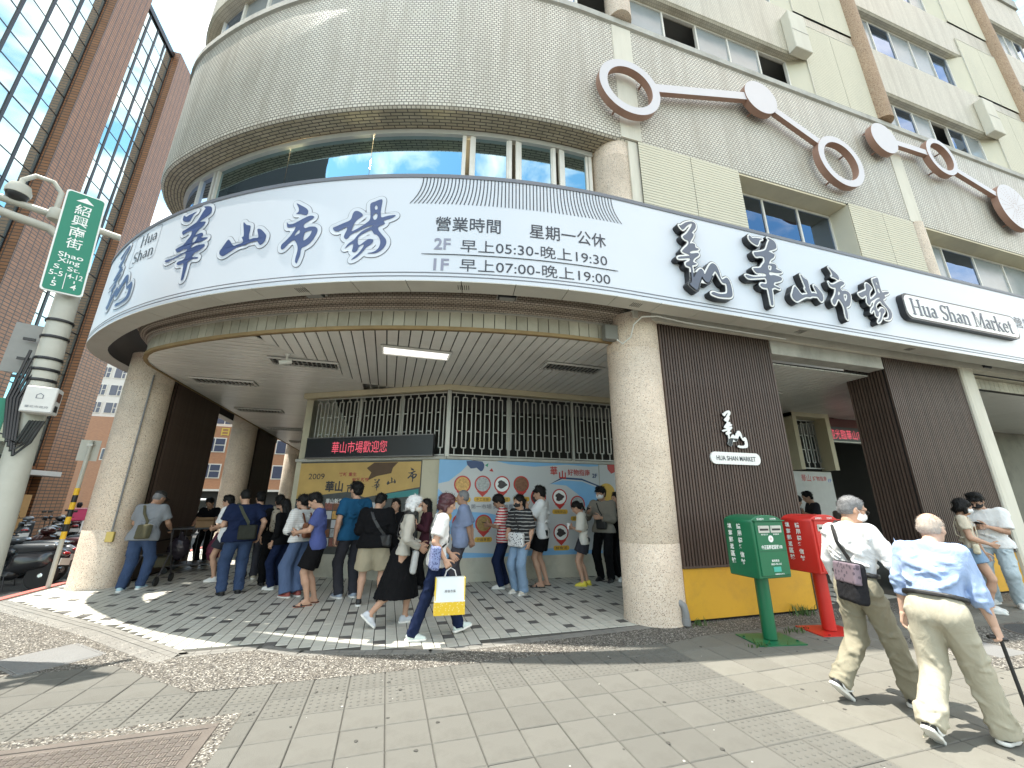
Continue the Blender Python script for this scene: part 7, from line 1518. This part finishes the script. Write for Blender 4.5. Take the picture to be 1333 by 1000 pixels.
    info = dict(fat=fat, R=R0, s=s, tp=tp, sh=sh, elb=elb, wr=wr, hdir=hdir, hp=hp_, T=T, P=P, knees=knees, ankles=ankles)
    return info
def world_of(info, p):
    o = info['R']; a = o.rotation_euler[2]; return V3(o.location[0] + p[0] * math.cos(a) - p[1] * math.sin(a), o.location[1] + p[0] * math.sin(a) + p[1] * math.cos(a), o.location[2] + p[2])
def carried(name, info, label, cat, group=None):
    return empty(name, tuple(info['R'].location), info['R'].rotation_euler[2], label=label, cat=cat, group=group)
def strap(pts, w, t, mt, parent, name='strap', nrm=None):
    """flat band along points; nrm: outward directions"""
    P = [Vector(p) for p in pts]; b = MB()
    for i, p in enumerate(P):
        d = (P[min(i + 1, len(P) - 1)] - P[max(i - 1, 0)]).normalized(); n = Vector(nrm[i]) if nrm else Vector((0, 0, 1)); n = (n - d * n.dot(d)).normalized(); sdv = d.cross(n)
        b.v += [p + sdv * w / 2 + n * t, p - sdv * w / 2 + n * t, p - sdv * w / 2 - n * t, p + sdv * w / 2 - n * t]
    for i in range(len(P) - 1):
        for j in range(4): b.f.append((4*i + j, 4*i + (j+1) % 4, 4*i + 4 + (j+1) % 4, 4*i + 4 + j))
    b.f += [(0, 1, 2, 3), (4*len(P) - 4, 4*len(P) - 3, 4*len(P) - 2, 4*len(P) - 1)]; b.mi = [0] * len(b.f)
    return ob(name, b, mt, parent)
def sling(info, label, mt, side, cat='bag', size=(.10, .26, .24), at=None, mt2=None, strapm=None, w=.035, chest=.0, name='shoulder_bag'):
    """bag hanging on the hip at 'side' (+1 left) with its strap over the other shoulder"""
    tp = info['tp']; B = carried(name, info, label, cat); s = info['s']; sm_ = strapm or mt
    at = at or (-.10, side * .17, .0); c = tp(*at); T = info['T']
    sob('pouch', [('b', c, V3(size[0] / 2, size[1] / 2, size[2] / 2) * s, T @ rotm('z', side * .5 if at[0] < -.05 else 0), .03, .01)], .009, mt, B, noise=(.003, 20., 3))
    if mt2: sob('flap', [('b', c + T @ V3(-size[0] * .35 if at[0] < 0 else size[0] * .35, 0, size[2] * .22) * s, V3(size[0] * .28, size[1] / 2 + .008, size[2] * .26) * s, T @ rotm('z', side * .5 if at[0] < -.05 else 0), .012, .01)], .008, mt2, B)
    o = -side; up = size[2] * .45; dx = .088 * info['fat'] + .028
    back = [tp(at[0] * .9, at[1] * .95, at[2] + up), tp(-dx - .012, side * .06, .22), tp(-dx - .015, o * .03, .36), tp(-.085, o * .09, .50), tp(-.01, o * .105, .548)]
    nb_ = [V3(-.7, side * .7, 0), V3(-1, 0, 0), V3(-1, 0, 0), V3(-.7, 0, .7), V3(0, 0, 1)]
    fr = [tp(-.01, o * .105, .548), tp(.075, o * .085, .48), tp(dx + .005, o * .03, .36), tp(dx + .005, side * .07, .2), tp(max(at[0], .0) + .03, at[1] * 1.0, at[2] + up)]
    nf = [V3(0, 0, 1), V3(.8, 0, .6), V3(1, 0, 0), V3(1, 0, 0), V3(.5, side * .8, 0)]
    strap(back, w, .004, sm_, B, nrm=[T @ q for q in nb_]); strap(fr, w, .004, sm_, B, nrm=[T @ q for q in nf]); return B
def phone(info, i, label, mt=None, d=None):
    """a phone lying in hand i"""
    w = info['wr'][i]; dr = info['hdir'][i]; B = carried('phone', info, label, 'phone'); c = w + dr * .10 * info['s'] + V3(.0, 0, .018)
    R = frame_from(dr, V3(-.5, 0, .86)); sob('case', [('b', c, V3(.072, .036, .0045), R, .004, .001)], .004, M_blk, B); n = R[:, 2]
    sob('screen', [('b', c + n * .0045, V3(.068, .033, .001), R, .0008, .001)], .004, mat('phone_screen', (.12, .13, .15), .1), B); return B
# ------------------------------------------------------------ who stands where
wht = cloth('white', (.72, .72, .72)); blk = cloth('black', (.006, .006, .007), var=.3); jean = cloth('jeans', (.038, .062, .125), var=.35, bump=.3); jeanl = cloth('light_jeans', (.20, .29, .41), var=.2); navy = cloth('navy', (.010, .017, .048), var=.25); khaki = cloth('khaki', (.36, .31, .22), var=.12)
grey = cloth('grey', (.20, .215, .235)); dgrey = cloth('dark_grey', (.034, .034, .042), var=.2)
SNK = dict(mat=mat('white_sneaker', (.62, .62, .60), .6, var=.1)); BLKS = dict(mat=M_blk, sole=M_blk); HB = dict(kind='short', mat=M_hair)
MW = mat('white_mask', (.74, .75, .76), .8, var=.05); MBk = mat('black_mask', (.012, .012, .014), .8)
SWM = mat('shoe_mark_white', (.75, .75, .75), .5)
# the two old men walking arm in arm
o1 = person('old man in a white shirt and mask walking right with a grey shoulder bag', (4.06, 2.84), -4, 1.68, .98, .97, 6, feet=((-.24, .12, .075, 38, 4), (.25, -.09, 0, 0, -4)), hands=((.12, .26, .86), (.30, -.34, .98, (-.6, -.4, -.8))), hyaw=-28, hpitch=14, skin=M_skin, top=dict(mat=wht, sleeve=1.92, hem=.105, loose=.022, sg=1.0, fold=.008, freq=8, collar=True, vox=.0095), bottom=dict(kind='pants', mat=cloth('olive_khaki', (.255, .235, .175), var=.12), loose=.020, fold=.008, freq=8, cuff=.006, waist=.125, vox=.0095), shoes=dict(mat=M_blk, swoosh=SWM), hair=dict(kind='stubble', mat=M_hairg), vox=.0115, seed=3, group='old men walking together', mask=MW, glasses=True, belt=M_blk, curls=(.6, 1.1), belly=.0, folds=5)
purp = printed('bag_pattern', (.17, .13, .16), (.07, .055, .075), 26, .35)
sling(o1, 'black and mauve patterned shoulder bag on the back of the man in white', cloth('bag_black', (.02, .02, .023), var=.3), -1, size=(.10, .36, .32), at=(-.165, -.085, .035), mt2=purp, strapm=M_blk, w=.03)
o2 = person('bald old man in a light blue shirt and beige trousers leaning on a stick', (4.0, 2.27), 8, 1.57, 1.03, 1.0, 19, feet=((-.22, .10, .065, 36, 4), (.25, -.10, 0, 0, -6)), hands=((.10, .27, .80, (-.9, .5, -.2)), (.20, -.25, .80, (-.8, -.5, -.3))), hyaw=-6, hpitch=6, neckf=.05, skin=M_skinp, top=dict(mat=cloth('light_blue', (.33, .43, .64), var=.06), sleeve=1.42, hem=.105, loose=.022, sg=1.0, fold=.008, freq=8, collar=True, vox=.0095), bottom=dict(kind='pants', mat=cloth('beige', (.41, .38, .30), var=.08), loose=.022, fold=.008, freq=8, cuff=.012, waist=.125, vox=.0095), shoes=dict(mat=M_blk, swoosh=SWM), hair=dict(kind='stubble', mat=M_hairb, bald=True), vox=.0115, seed=9, group='old men walking together', belt=M_blk, curls=(.5, 1.45), belly=.01, folds=5)
st = empty('walking_stick', (0, 0, 0), label='black walking stick in the bald man\'s right hand', cat='walking stick')
hw_ = world_of(o2, o2['wr'][1] + o2['hdir'][1] * .075); hx, hy, hz = hw_
ob('shaft', MB().tube([(hx + .03, hy - .03, .015), (hx, hy, hz - .01)], .011, 10), M_blk, st, smooth=True); ob('handle', MB().tube([(hx - .07, hy + .03, hz + .012), (hx - .02, hy + .01, hz + .014), (hx, hy, hz), (hx + .04, hy - .012, hz - .004)], [.013, .015, .015, .012], 10), M_blk, st, smooth=True)
ob('ferrule', MB().tube([(hx + .03, hy - .03, 0), (hx + .0285, hy - .0285, .04)], .015, 10), mat('rubber', (.02, .02, .02), .9), st); ob('band', MB().tube([(hx + .022, hy - .022, .28), (hx + .0215, hy - .0215, .30)], .0125, 10), M_alu, st)
# couple with a phone by the second slat block
w1 = person('young woman with a black bob in a beige top and denim shorts', (9.05, 4.45), -66, 1.68, .92, .9, 0, feet=((.02, .08), (.02, -.09)), hands=((.12, .22, .84), (.22, -.08, 1.0)), hyaw=30, hpitch=10, skin=M_skin, top=dict(mat=cloth('beige_top', (.56, .50, .40)), sleeve=.55, hem=.02, loose=.014), bottom=dict(kind='shorts', mat=cloth('denim', (.20, .30, .43), var=.25), length=.45, loose=.02), shoes=SNK, hair=dict(kind='bob', mat=M_hair), vox=.014, seed=11, folds=3, group='couple looking at a phone', mask=MW)
sling(w1, 'small cream handbag on the woman in denim shorts', mat('cream_bag', (.60, .54, .40), .6), -1, size=(.08, .24, .15), at=(.06, -.17, .02), w=.015)
w2 = person('young man in a white tee and pale jeans looking at a phone', (9.85, 4.56), 196, 1.80, 1.05, 1.1, 4, feet=((.02, .12), (-.05, -.16)), hands=((.26, .05, 1.16), (.28, -.06, 1.14)), hyaw=-12, hpitch=28, skin=M_skin, top=dict(mat=wht, sleeve=.85, hem=-.06, loose=.035, sg=1.2, fold=.007), bottom=dict(kind='pants', mat=cloth('pale_jeans', (.42, .49, .53), var=.12), loose=.025), shoes=SNK, hair=dict(kind='fringe', mat=M_hair), vox=.014, seed=12, folds=3, group='couple looking at a phone', mask=MBk, glasses=True, curls=(.9, .9))
phone(w2, 0, 'phone held by the young man in pale jeans')
# walkers crossing the arcade
a1 = person('white-haired woman in a grey cardigan and black skirt walking right', (.28, 6.22), 2, 1.68, .95, .92, 8, feet=((.10, .08), (-.36, -.08, .09, 42)), hands=((.26, .10, 1.0), (.22, -.20, .98)), hyaw=-4, hpitch=8, top=dict(mat=cloth('cardigan', (.42, .40, .35)), sleeve=1.9, hem=-.02, loose=.016, vox=.013), bottom=dict(kind='skirt', mat=blk, length=.56, hemr=.27, fold=.010, freq=(26, 26, 3), vox=.013), shoes=dict(mat=mat('grey_sneaker', (.50, .52, .56), .6, var=.12)), hair=dict(kind='bob', mat=M_hairw), vox=.0145, seed=21, folds=3, group='women crossing the arcade', mask=mat('pale_mask', (.60, .56, .50), .8), glasses=True)
sling(a1, 'pale grey tote bag hanging in front of the white-haired woman', mat('tote_grey', (.44, .44, .43), .7, var=.2), -1, size=(.08, .22, .30), at=(.17, -.14, -.08), w=.03, strapm=M_blk)
ob('neck_scarf', MB().lathe([(.075, -.03), (.098, -.01), (.098, .03), (.078, .05)], tuple(a1['tp'](.015, 0, .53)), 18), M_blk, a1['R'], smooth=True)
a2 = person('woman with burgundy hair in a white tee and navy jeans walking right', (.68, 5.56), 0, 1.70, 1.0, .95, 5, feet=((.33, .07, .015, -14), (-.25, -.07, 0, 0)), hands=((.20, .16, .92), (.07, -.27, .90, (-1, -.2, -.3))), hyaw=-6, hpitch=14, top=dict(mat=printed('white_print', (.70, .69, .68), (.50, .42, .42), 22, .14), sleeve=.75, hem=-.10, loose=.026, sg=1.1, vox=.013), bottom=dict(kind='pants', mat=navy, loose=.008, vox=.013), shoes=dict(mat=mat('mint_sneaker', (.52, .60, .58), .6, var=.2)), hair=dict(kind='bob', mat=M_hairp), vox=.0145, seed=22, folds=3, group='women crossing the arcade', curls=(.5, 1.2))
sling(a2, 'blue patterned shoulder bag on the woman with burgundy hair', printed('blue_pattern', (.20, .24, .42), (.05, .06, .16), 55, .40), -1, size=(.11, .28, .27), at=(-.05, -.20, .02), w=.022, strapm=M_blk)
hwp = world_of(a2, a2['wr'][1] + a2['hdir'][1] * .10); sb = empty('shopping_bag', (hwp[0] + .02, hwp[1] - .01, 0), R_(-4), label='white and yellow shopping bag in the hand of the burgundy-haired woman', cat='shopping bag'); zt = hwp[2]
pts = [(-.17, -.06), (.17, -.06), (.17, .06), (-.17, .06)]
b = MB(); hts = [zt - .10, zt - .36, zt - .50]
for z in hts:
    k = 1.0 if z > zt - .3 else 1.06; b.v += [(x * k, y * k * (.55 if z == hts[0] else 1), z) for x, y in pts]
for r in range(2):
    for j in range(4): b.f.append((4*r + j, 4*r + (j+1) % 4, 4*r + 4 + (j+1) % 4, 4*r + 4 + j)); b.mi.append(0)
b.f += [(8, 9, 10, 11)]; b.mi = [0] * 4 + [1] * 5
ob('bag', b, [mat('bag_white', (.66, .70, .72), .5, var=.06), printed('bag_yellow', (.70, .46, .03), (.75, .62, .2), 40, .3)], sb)
ob('side_trim', MB().box(-.178, -.166, -.062, .062, zt - .42, zt - .105), mat('yellow_trim', (.70, .50, .03), .5), sb); ob('side_trim', MB().box(.166, .178, -.062, .062, zt - .42, zt - .105), mat('yellow_trim', (.70, .5, .03), .5), sb)
for yy in (-.04, .04): ob('handle', MB().tube([(-.07, yy, zt - .10), (-.05, yy * .6, zt - .03), (0, 0, zt), (.05, yy * .6, zt - .03), (.07, yy, zt - .10)], .006, 6), mat('bag_handle', (.45, .45, .45), .6), sb)
me = fit_text('鮮食市集', .13, .032); place(me, wallM(-.065, -.0655, zt - .26), M_ink); link('lettering', me, sb)
# the queue, left to right
q1 = person('man in a grey polo and cap pushing a walker beside the left column', (-4.33, 9.70), 86, 1.78, 1.1, 1.05, 9, feet=((-.10, .10), (.10, -.09)), hands=((.36, .22, .98), (.36, -.22, .98)), hyaw=-22, hpitch=24, skin=M_skin2, top=dict(mat=grey, sleeve=.75, hem=-.10, loose=.03, collar=True), bottom=dict(kind='pants', mat=jean, loose=.02), shoes=dict(mat=mat('sky_sneaker', (.36, .52, .60), .6, var=.15)), hair=dict(kind='stubble', mat=M_hairg), cap=M_blk, seed=31, folds=3, curls=(1.3, 1.3))
sling(q1, 'olive crossbody bag on the man in the grey polo', cloth('olive', (.085, .08, .05)), -1, size=(.10, .27, .24), at=(-.165, -.07, .04), w=.045)
person('vendor in black behind the loaded cart', (-4.35, 12.75), 262, 1.66, 1.0, 1.0, 8, hands=((.35, .2, .95), (.35, -.2, .95)), hpitch=25, skin=M_skin2, top=dict(mat=blk, sleeve=.7), bottom=dict(kind='pants', mat=blk), shoes=BLKS, hair=HB, seed=32, folds=3, group='people beside the cart')
person('young woman in a white tee and grey shorts near the cart', (-3.14, 10.30), 172, 1.70, .98, .95, 4, feet=((.06, .09), (-.06, -.09)), hands=((.26, .08, 1.02), (.26, -.08, 1.02)), hpitch=18, top=dict(mat=wht, sleeve=.9, hem=-.16, loose=.036, sg=1.3), bottom=dict(kind='shorts', mat=dgrey, length=.62, loose=.03), shoes=SNK, hair=HB, seed=33, folds=3)
q5 = person('stocky man in a black tee and blue jeans with a dark crossbody bag', (-2.50, 8.87), 118, 1.80, 1.2, 1.1, 3, feet=((.0, .13), (.0, -.12)), hands=((.22, .12, 1.10), (.02, -.30, .90)), hyaw=8, hpitch=18, skin=M_skin, top=dict(mat=navy, sleeve=.75, hem=-.09, loose=.03), bottom=dict(kind='pants', mat=jean, loose=.022), shoes=BLKS, hair=dict(kind='stubble', mat=M_hair), seed=34, folds=3)
sling(q5, 'dark green crossbody bag on the stocky man in the black tee', cloth('dark_olive', (.03, .032, .026)), -1, size=(.11, .27, .23), at=(-.19, -.06, .06), w=.05, strapm=cloth('olive2', (.07, .075, .055)))
person('man in navy standing behind the stocky man', (-2.62, 10.30), 118, 1.77, 1.05, 1.05, 2, top=dict(mat=navy, sleeve=.7), bottom=dict(kind='pants', mat=dgrey), shoes=dict(mat=mat('tan_shoe', (.40, .36, .28), .6)), hair=HB, seed=35, folds=3, hpitch=10)
q7 = person('person in black carrying a beige backpack', (-2.08, 9.58), 112, 1.70, 1.0, 1.0, 3, top=dict(mat=blk, sleeve=1.8), bottom=dict(kind='pants', mat=blk), shoes=BLKS, hair=HB, seed=36, folds=3, hpitch=6)
bp_ = carried('backpack', q7, 'beige canvas backpack on the person in black', 'backpack'); c = q7['tp'](-.20, 0, .28); tan = printed('backpack_print', (.42, .37, .29), (.22, .19, .15), 18, .3)
sob('pack', [('b', c, V3(.09, .15, .21), q7['T'], .06, .02), ('b', c + V3(-.09, 0, -.06), V3(.04, .11, .09), q7['T'], .03, .02)], .012, tan, bp_, noise=(.004, 18., 2))
for sg in (1, -1): strap([q7['tp'](-.12, sg * .08, .50), q7['tp'](-.01, sg * .09, .555), q7['tp'](.09, sg * .09, .44), q7['tp'](.10, sg * .12, .25), q7['tp'](-.06, sg * .17, .12)], .045, .006, tan, bp_, nrm=[V3(-.6, 0, .8), V3(0, 0, 1), V3(1, 0, .3), V3(1, 0, 0), V3(0, sg, 0)])
person('woman with long dark hair in black behind the bun-haired woman', (-1.84, 9.16), 150, 1.62, .95, .92, 4, top=dict(mat=blk, sleeve=1.8), bottom=dict(kind='pants', mat=navy), shoes=SNK, hair=dict(kind='long', mat=M_hair), seed=37, folds=3, hpitch=12)
q9 = person('woman with a hair bun in a white blouse and blue wide trousers', (-1.40, 8.34), 138, 1.70, .95, .93, 3, feet=((.05, .08), (-.02, -.08)), hands=((.24, .10, 1.08), (.22, -.10, 1.05)), hyaw=18, hpitch=8, top=dict(mat=striped('white_stripe', (.66, .655, .64), (.52, .52, .51), .035, .25), sleeve=1.85, hem=-.02, loose=.032, sg=1.2), bottom=dict(kind='wide', mat=cloth('slate_blue', (.085, .125, .225), var=.12), fold=.009, freq=(24, 24, 4), loose=.02), shoes=dict(mat=mat('red_shoe', (.30, .07, .06), .6)), hair=dict(kind='bun', mat=M_hair), seed=38, folds=3)
bp2 = carried('backpack', q9, 'small brown leather backpack on the bun-haired woman', 'backpack'); c = q9['tp'](-.17, -.02, .17); lth = mat('brown_leather', (.16, .055, .022), .5, var=.25, bump=.2)
sob('pack', [('b', c, V3(.055, .12, .13), q9['T'], .045, .02)], .011, lth, bp2); sob('flap', [('b', c + V3(-.03, 0, .08), V3(.05, .115, .05), q9['T'], .03, .02)], .011, lth, bp2)
for sg in (1, -1): strap([q9['tp'](-.14, sg * .05, .30), q9['tp'](-.115, sg * .08, .44), q9['tp'](-.01, sg * .095, .552), q9['tp'](.09, sg * .09, .44), q9['tp'](.08, sg * .14, .2), q9['tp'](-.12, sg * .13, .08)], .028, .005, lth, bp2, nrm=[V3(-1, 0, 0), V3(-1, 0, .3), V3(0, 0, 1), V3(1, 0, .3), V3(1, 0, 0), V3(0, sg, 0)])
q10 = person('man in a violet-blue tee and black shorts looking down at his phone', (-1.03, 7.74), 184, 1.74, 1.08, 1.05, 4, feet=((.04, .09), (-.05, -.09)), hands=((.33, .04, 1.06), (.31, -.06, 1.05)), hpitch=30, skin=M_skin, top=dict(mat=cloth('violet', (.065, .085, .23)), sleeve=.72, hem=-.10, loose=.024), bottom=dict(kind='shorts', mat=blk, length=.88, loose=.03), shoes=dict(kind='sandal', mat=M_blk, sole=mat('orange_sole', (.42, .10, .03), .6)), hair=HB, seed=39, folds=3, curls=(.9, .9)); phone(q10, 1, 'phone in the hands of the man in violet-blue')
person('tall man in a teal-blue tee and black trousers seen from behind', (-.52, 8.05), 122, 1.93, 1.0, 1.05, 0, feet=((.06, .11), (-.04, -.10)), hands=((.02, .27, .86), None), hyaw=10, skin=M_skin, top=dict(mat=cloth('teal', (.014, .075, .155)), sleeve=.7, hem=-.09, loose=.03), bottom=dict(kind='pants', mat=dgrey, loose=.018), shoes=dict(mat=mat('grey_blue_sneaker', (.30, .34, .42), .6)), hair=HB, seed=40, folds=3)
q12 = person('man in a black sweater and khaki shorts with his head bowed', (-.13, 7.46), 84, 1.74, 1.16, 1.08, 7, feet=((-.04, .15), (.06, -.15)), hands=((.24, .10, 1.08), (.24, -.10, 1.08)), hyaw=-22, hpitch=30, top=dict(mat=blk, sleeve=1.85, hem=-.09, loose=.04, sg=1.1), bottom=dict(kind='shorts', mat=khaki, length=.92, loose=.035), shoes=dict(mat=M_blk), hair=HB, seed=41, folds=3)
sling(q12, 'black sling bag on the man in khaki shorts', M_blk, -1, size=(.09, .22, .18), at=(-.12, -.17, .02), w=.045)
person('long-haired woman facing out behind the white-haired woman', (.20, 8.62), 250, 1.64, .95, .92, 0, top=dict(mat=blk, sleeve=1.8), bottom=dict(kind='pants', mat=blk), shoes=BLKS, hair=dict(kind='long', mat=M_hair), seed=42, folds=3, hyaw=10)
person('long-haired woman facing left behind the burgundy-haired woman', (.80, 8.50), 190, 1.64, .95, .92, 0, hands=((.22, .05, 1.2), (.22, -.05, 1.15)), top=dict(mat=cloth('wine', (.06, .02, .03)), sleeve=1.8), bottom=dict(kind='pants', mat=blk), shoes=BLKS, hair=dict(kind='long', mat=M_hair), seed=43, folds=3)
person('old man in a blue-grey shirt with his hands behind his back', (1.34, 7.58), 166, 1.80, 1.06, 1.0, -4, feet=((.02, .10), (.0, -.10)), hands=((-.17, .04, .86, (-1, .8, 0)), (-.19, -.06, .88, (-1, -.8, 0))), hpitch=4, skin=M_skin2, top=dict(mat=cloth('blue_grey', (.21, .255, .38)), sleeve=.95, hem=-.14, loose=.034, sg=1.2, collar=True), bottom=dict(kind='pants', mat=cloth('charcoal', (.062, .058, .068), var=.2), loose=.03, cuff=.012), shoes=dict(kind='sandal', mat=mat('red_sandal', (.24, .06, .05), .6), sole=M_sole), hair=dict(kind='stubble', mat=M_hairg), seed=44, folds=3, belly=.01)
q17 = person('woman with curly black hair in a red and white striped tee', (2.29, 8.10), 158, 1.74, 1.12, 1.0, 4, feet=((.04, .09), (-.04, -.09)), hands=((.30, .05, 1.12), (.30, -.05, 1.10)), hpitch=26, skin=M_skin2, top=dict(mat=striped('red_stripe', (.62, .58, .55), (.40, .03, .04), .052, .55), sleeve=.9, hem=-.10, loose=.03), bottom=dict(kind='pants', mat=navy, loose=.016), shoes=SNK, hair=dict(kind='curly', mat=M_hair), seed=45, folds=3, glasses=True); phone(q17, 0, 'phone held by the woman in red stripes')
bp3 = carried('backpack', q17, 'black backpack on the woman in red stripes', 'backpack'); c = q17['tp'](-.19, 0, .17); sob('pack', [('b', c, V3(.08, .15, .21), q17['T'], .06, .02)], .012, blk, bp3)
for sg in (1, -1): strap([q17['tp'](-.14, sg * .07, .40), q17['tp'](-.01, sg * .095, .557), q17['tp'](.10, sg * .09, .42), q17['tp'](.10, sg * .13, .2), q17['tp'](-.12, sg * .15, .08)], .045, .006, blk, bp3, nrm=[V3(-1, 0, .3), V3(0, 0, 1), V3(1, 0, .3), V3(1, 0, 0), V3(0, sg, 0)])
q18 = person('woman in a black striped shirt and black mask wearing light jeans', (2.46, 7.58), 214, 1.72, 1.04, .98, 0, feet=((.04, .10), (.0, -.10)), hands=(None, (.22, -.14, .98)), hyaw=-14, hpitch=6, top=dict(mat=striped('black_stripe', (.016, .016, .018), (.34, .33, .32), .062, .22), sleeve=1.0, hem=-.06, loose=.03, collar=True), bottom=dict(kind='pants', mat=jeanl, loose=.022, cuff=.014), shoes=dict(mat=mat('cream_shoe', (.60, .56, .48), .6)), hair=dict(kind='tail', mat=M_hair), seed=46, folds=3, mask=MBk)
sling(q18, 'white and black patterned bag on the woman in black stripes', printed('white_black_print', (.66, .66, .66), (.03, .03, .05), 30, .30), 1, size=(.10, .34, .24), at=(.15, .02, .0), w=.02, strapm=M_blk)
person('young man in a white tee and black shorts with earbuds', (3.08, 8.03), 148, 1.91, .95, 1.05, 0, feet=((.03, .10), (-.05, -.10)), hands=((.26, .12, 1.32), (.20, .10, 1.12)), hpitch=10, top=dict(mat=wht, sleeve=.85, hem=-.12, loose=.036, sg=1.2), bottom=dict(kind='shorts', mat=blk, length=.72, loose=.035), shoes=dict(kind='sandal', mat=M_blk), hair=dict(kind='fringe', mat=M_hair), seed=47, folds=3)
q20 = person('girl in a white tee and grey shorts wearing yellow clogs', (3.92, 7.88), 150, 1.62, .92, .9, 5, feet=((.05, .08), (-.03, -.08)), hands=((.24, .03, 1.14), (.24, -.05, 1.12)), hpitch=32, top=dict(mat=cloth('off_white', (.62, .60, .54)), sleeve=1.0, hem=-.10, loose=.03, sg=1.3), bottom=dict(kind='shorts', mat=dgrey, length=.6, loose=.035), shoes=dict(mat=mat('yellow_clog', (.66, .55, .05), .5), sole=mat('yellow_sole', (.6, .5, .05), .5)), hair=dict(kind='tail', mat=M_hair), seed=48, folds=3, curls=(1., 1.))
sling(q20, 'black shoulder bag on the girl in yellow clogs', blk, -1, size=(.09, .22, .26), at=(-.02, -.19, -.02), w=.015)
cup = carried('paper_cup', q20, 'white paper cup in the hands of the girl in yellow clogs', 'cup'); cc = (q20['wr'][0] + q20['wr'][1]) / 2 + (q20['hdir'][0] + q20['hdir'][1]) * .05
ob('cup', MB().lathe([(.028, -.05), (.036, .05)], tuple(cc), 16), MW, cup, smooth=True); ob('lid', MB().lathe([(.039, .05), (.039, .06), (.03, .068)], tuple(cc), 16), MW, cup)
q21 = person('tall man in a grey hoodie and white mask by the right column', (4.56, 8.20), 216, 1.92, 1.0, 1.05, 0, feet=((.03, .12), (.0, -.12)), hands=((.24, .06, 1.12), (.30, -.16, 1.22)), hyaw=-8, hpitch=8, top=dict(mat=cloth('hoodie', (.22, .205, .175)), sleeve=1.85, hem=-.06, loose=.035, sg=1.1), bottom=dict(kind='pants', mat=blk, loose=.02), shoes=BLKS, hair=dict(kind='fringe', mat=M_hair), seed=49, folds=3, mask=MW); phone(q21, 1, 'phone in the raised hand of the man in the hoodie')
sling(q21, 'small black chest bag on the man in the hoodie', M_blk, 1, size=(.08, .20, .22), at=(.15, .03, .12), w=.025)
person('person in black half hidden by the right column', (4.95, 8.22), 190, 1.80, 1.0, 1.0, 0, top=dict(mat=blk, sleeve=1.8), bottom=dict(kind='pants', mat=blk), shoes=SNK, hair=HB, seed=50)
person('man in a black tee in front of the small poster', (10.75, 8.18), 150, 1.90, 1.05, 1.05, 3, hands=((.25, .05, 1.2), (.25, -.05, 1.2)), hpitch=20, top=dict(mat=dgrey, sleeve=.7), bottom=dict(kind='pants', mat=blk), shoes=BLKS, hair=HB, seed=51, group='people by the doorway')
person('dark-haired person in black beside the small poster', (10.15, 8.25), -30, 1.78, .95, .95, 3, top=dict(mat=blk, sleeve=1.8), bottom=dict(kind='pants', mat=blk), shoes=BLKS, hair=dict(kind='curly', mat=M_hair), seed=52, hpitch=14, group='people by the doorway')
person('brown-haired woman in a grey-brown top near the dark doorway', (11.5, 8.0), 60, 1.66, 1.0, .95, 3, top=dict(mat=cloth('taupe', (.16, .13, .11)), sleeve=1.8), bottom=dict(kind='pants', mat=blk), shoes=BLKS, hair=dict(kind='long', mat=mat('brown_hair', (.06, .035, .022), .5, var=.3, vscale=40)), seed=53, group='people by the doorway')
person('delivery rider in a white shirt sitting on the far scooter', (-12.42, 22.22), 122, 1.66, 1.0, 1.0, 6, feet=((.38, .16, .30), (.38, -.16, .30)), hands=((.48, .28, 1.02), (.48, -.28, 1.02)), hipdrop=.12, top=dict(mat=wht, sleeve=.7), bottom=dict(kind='pants', mat=blk), shoes=BLKS, hair=HB, cap=M_blk, seed=60, z0=-.10, group='riders in the side street')
if TMP is not None: bpy.data.scenes.remove(TMP)
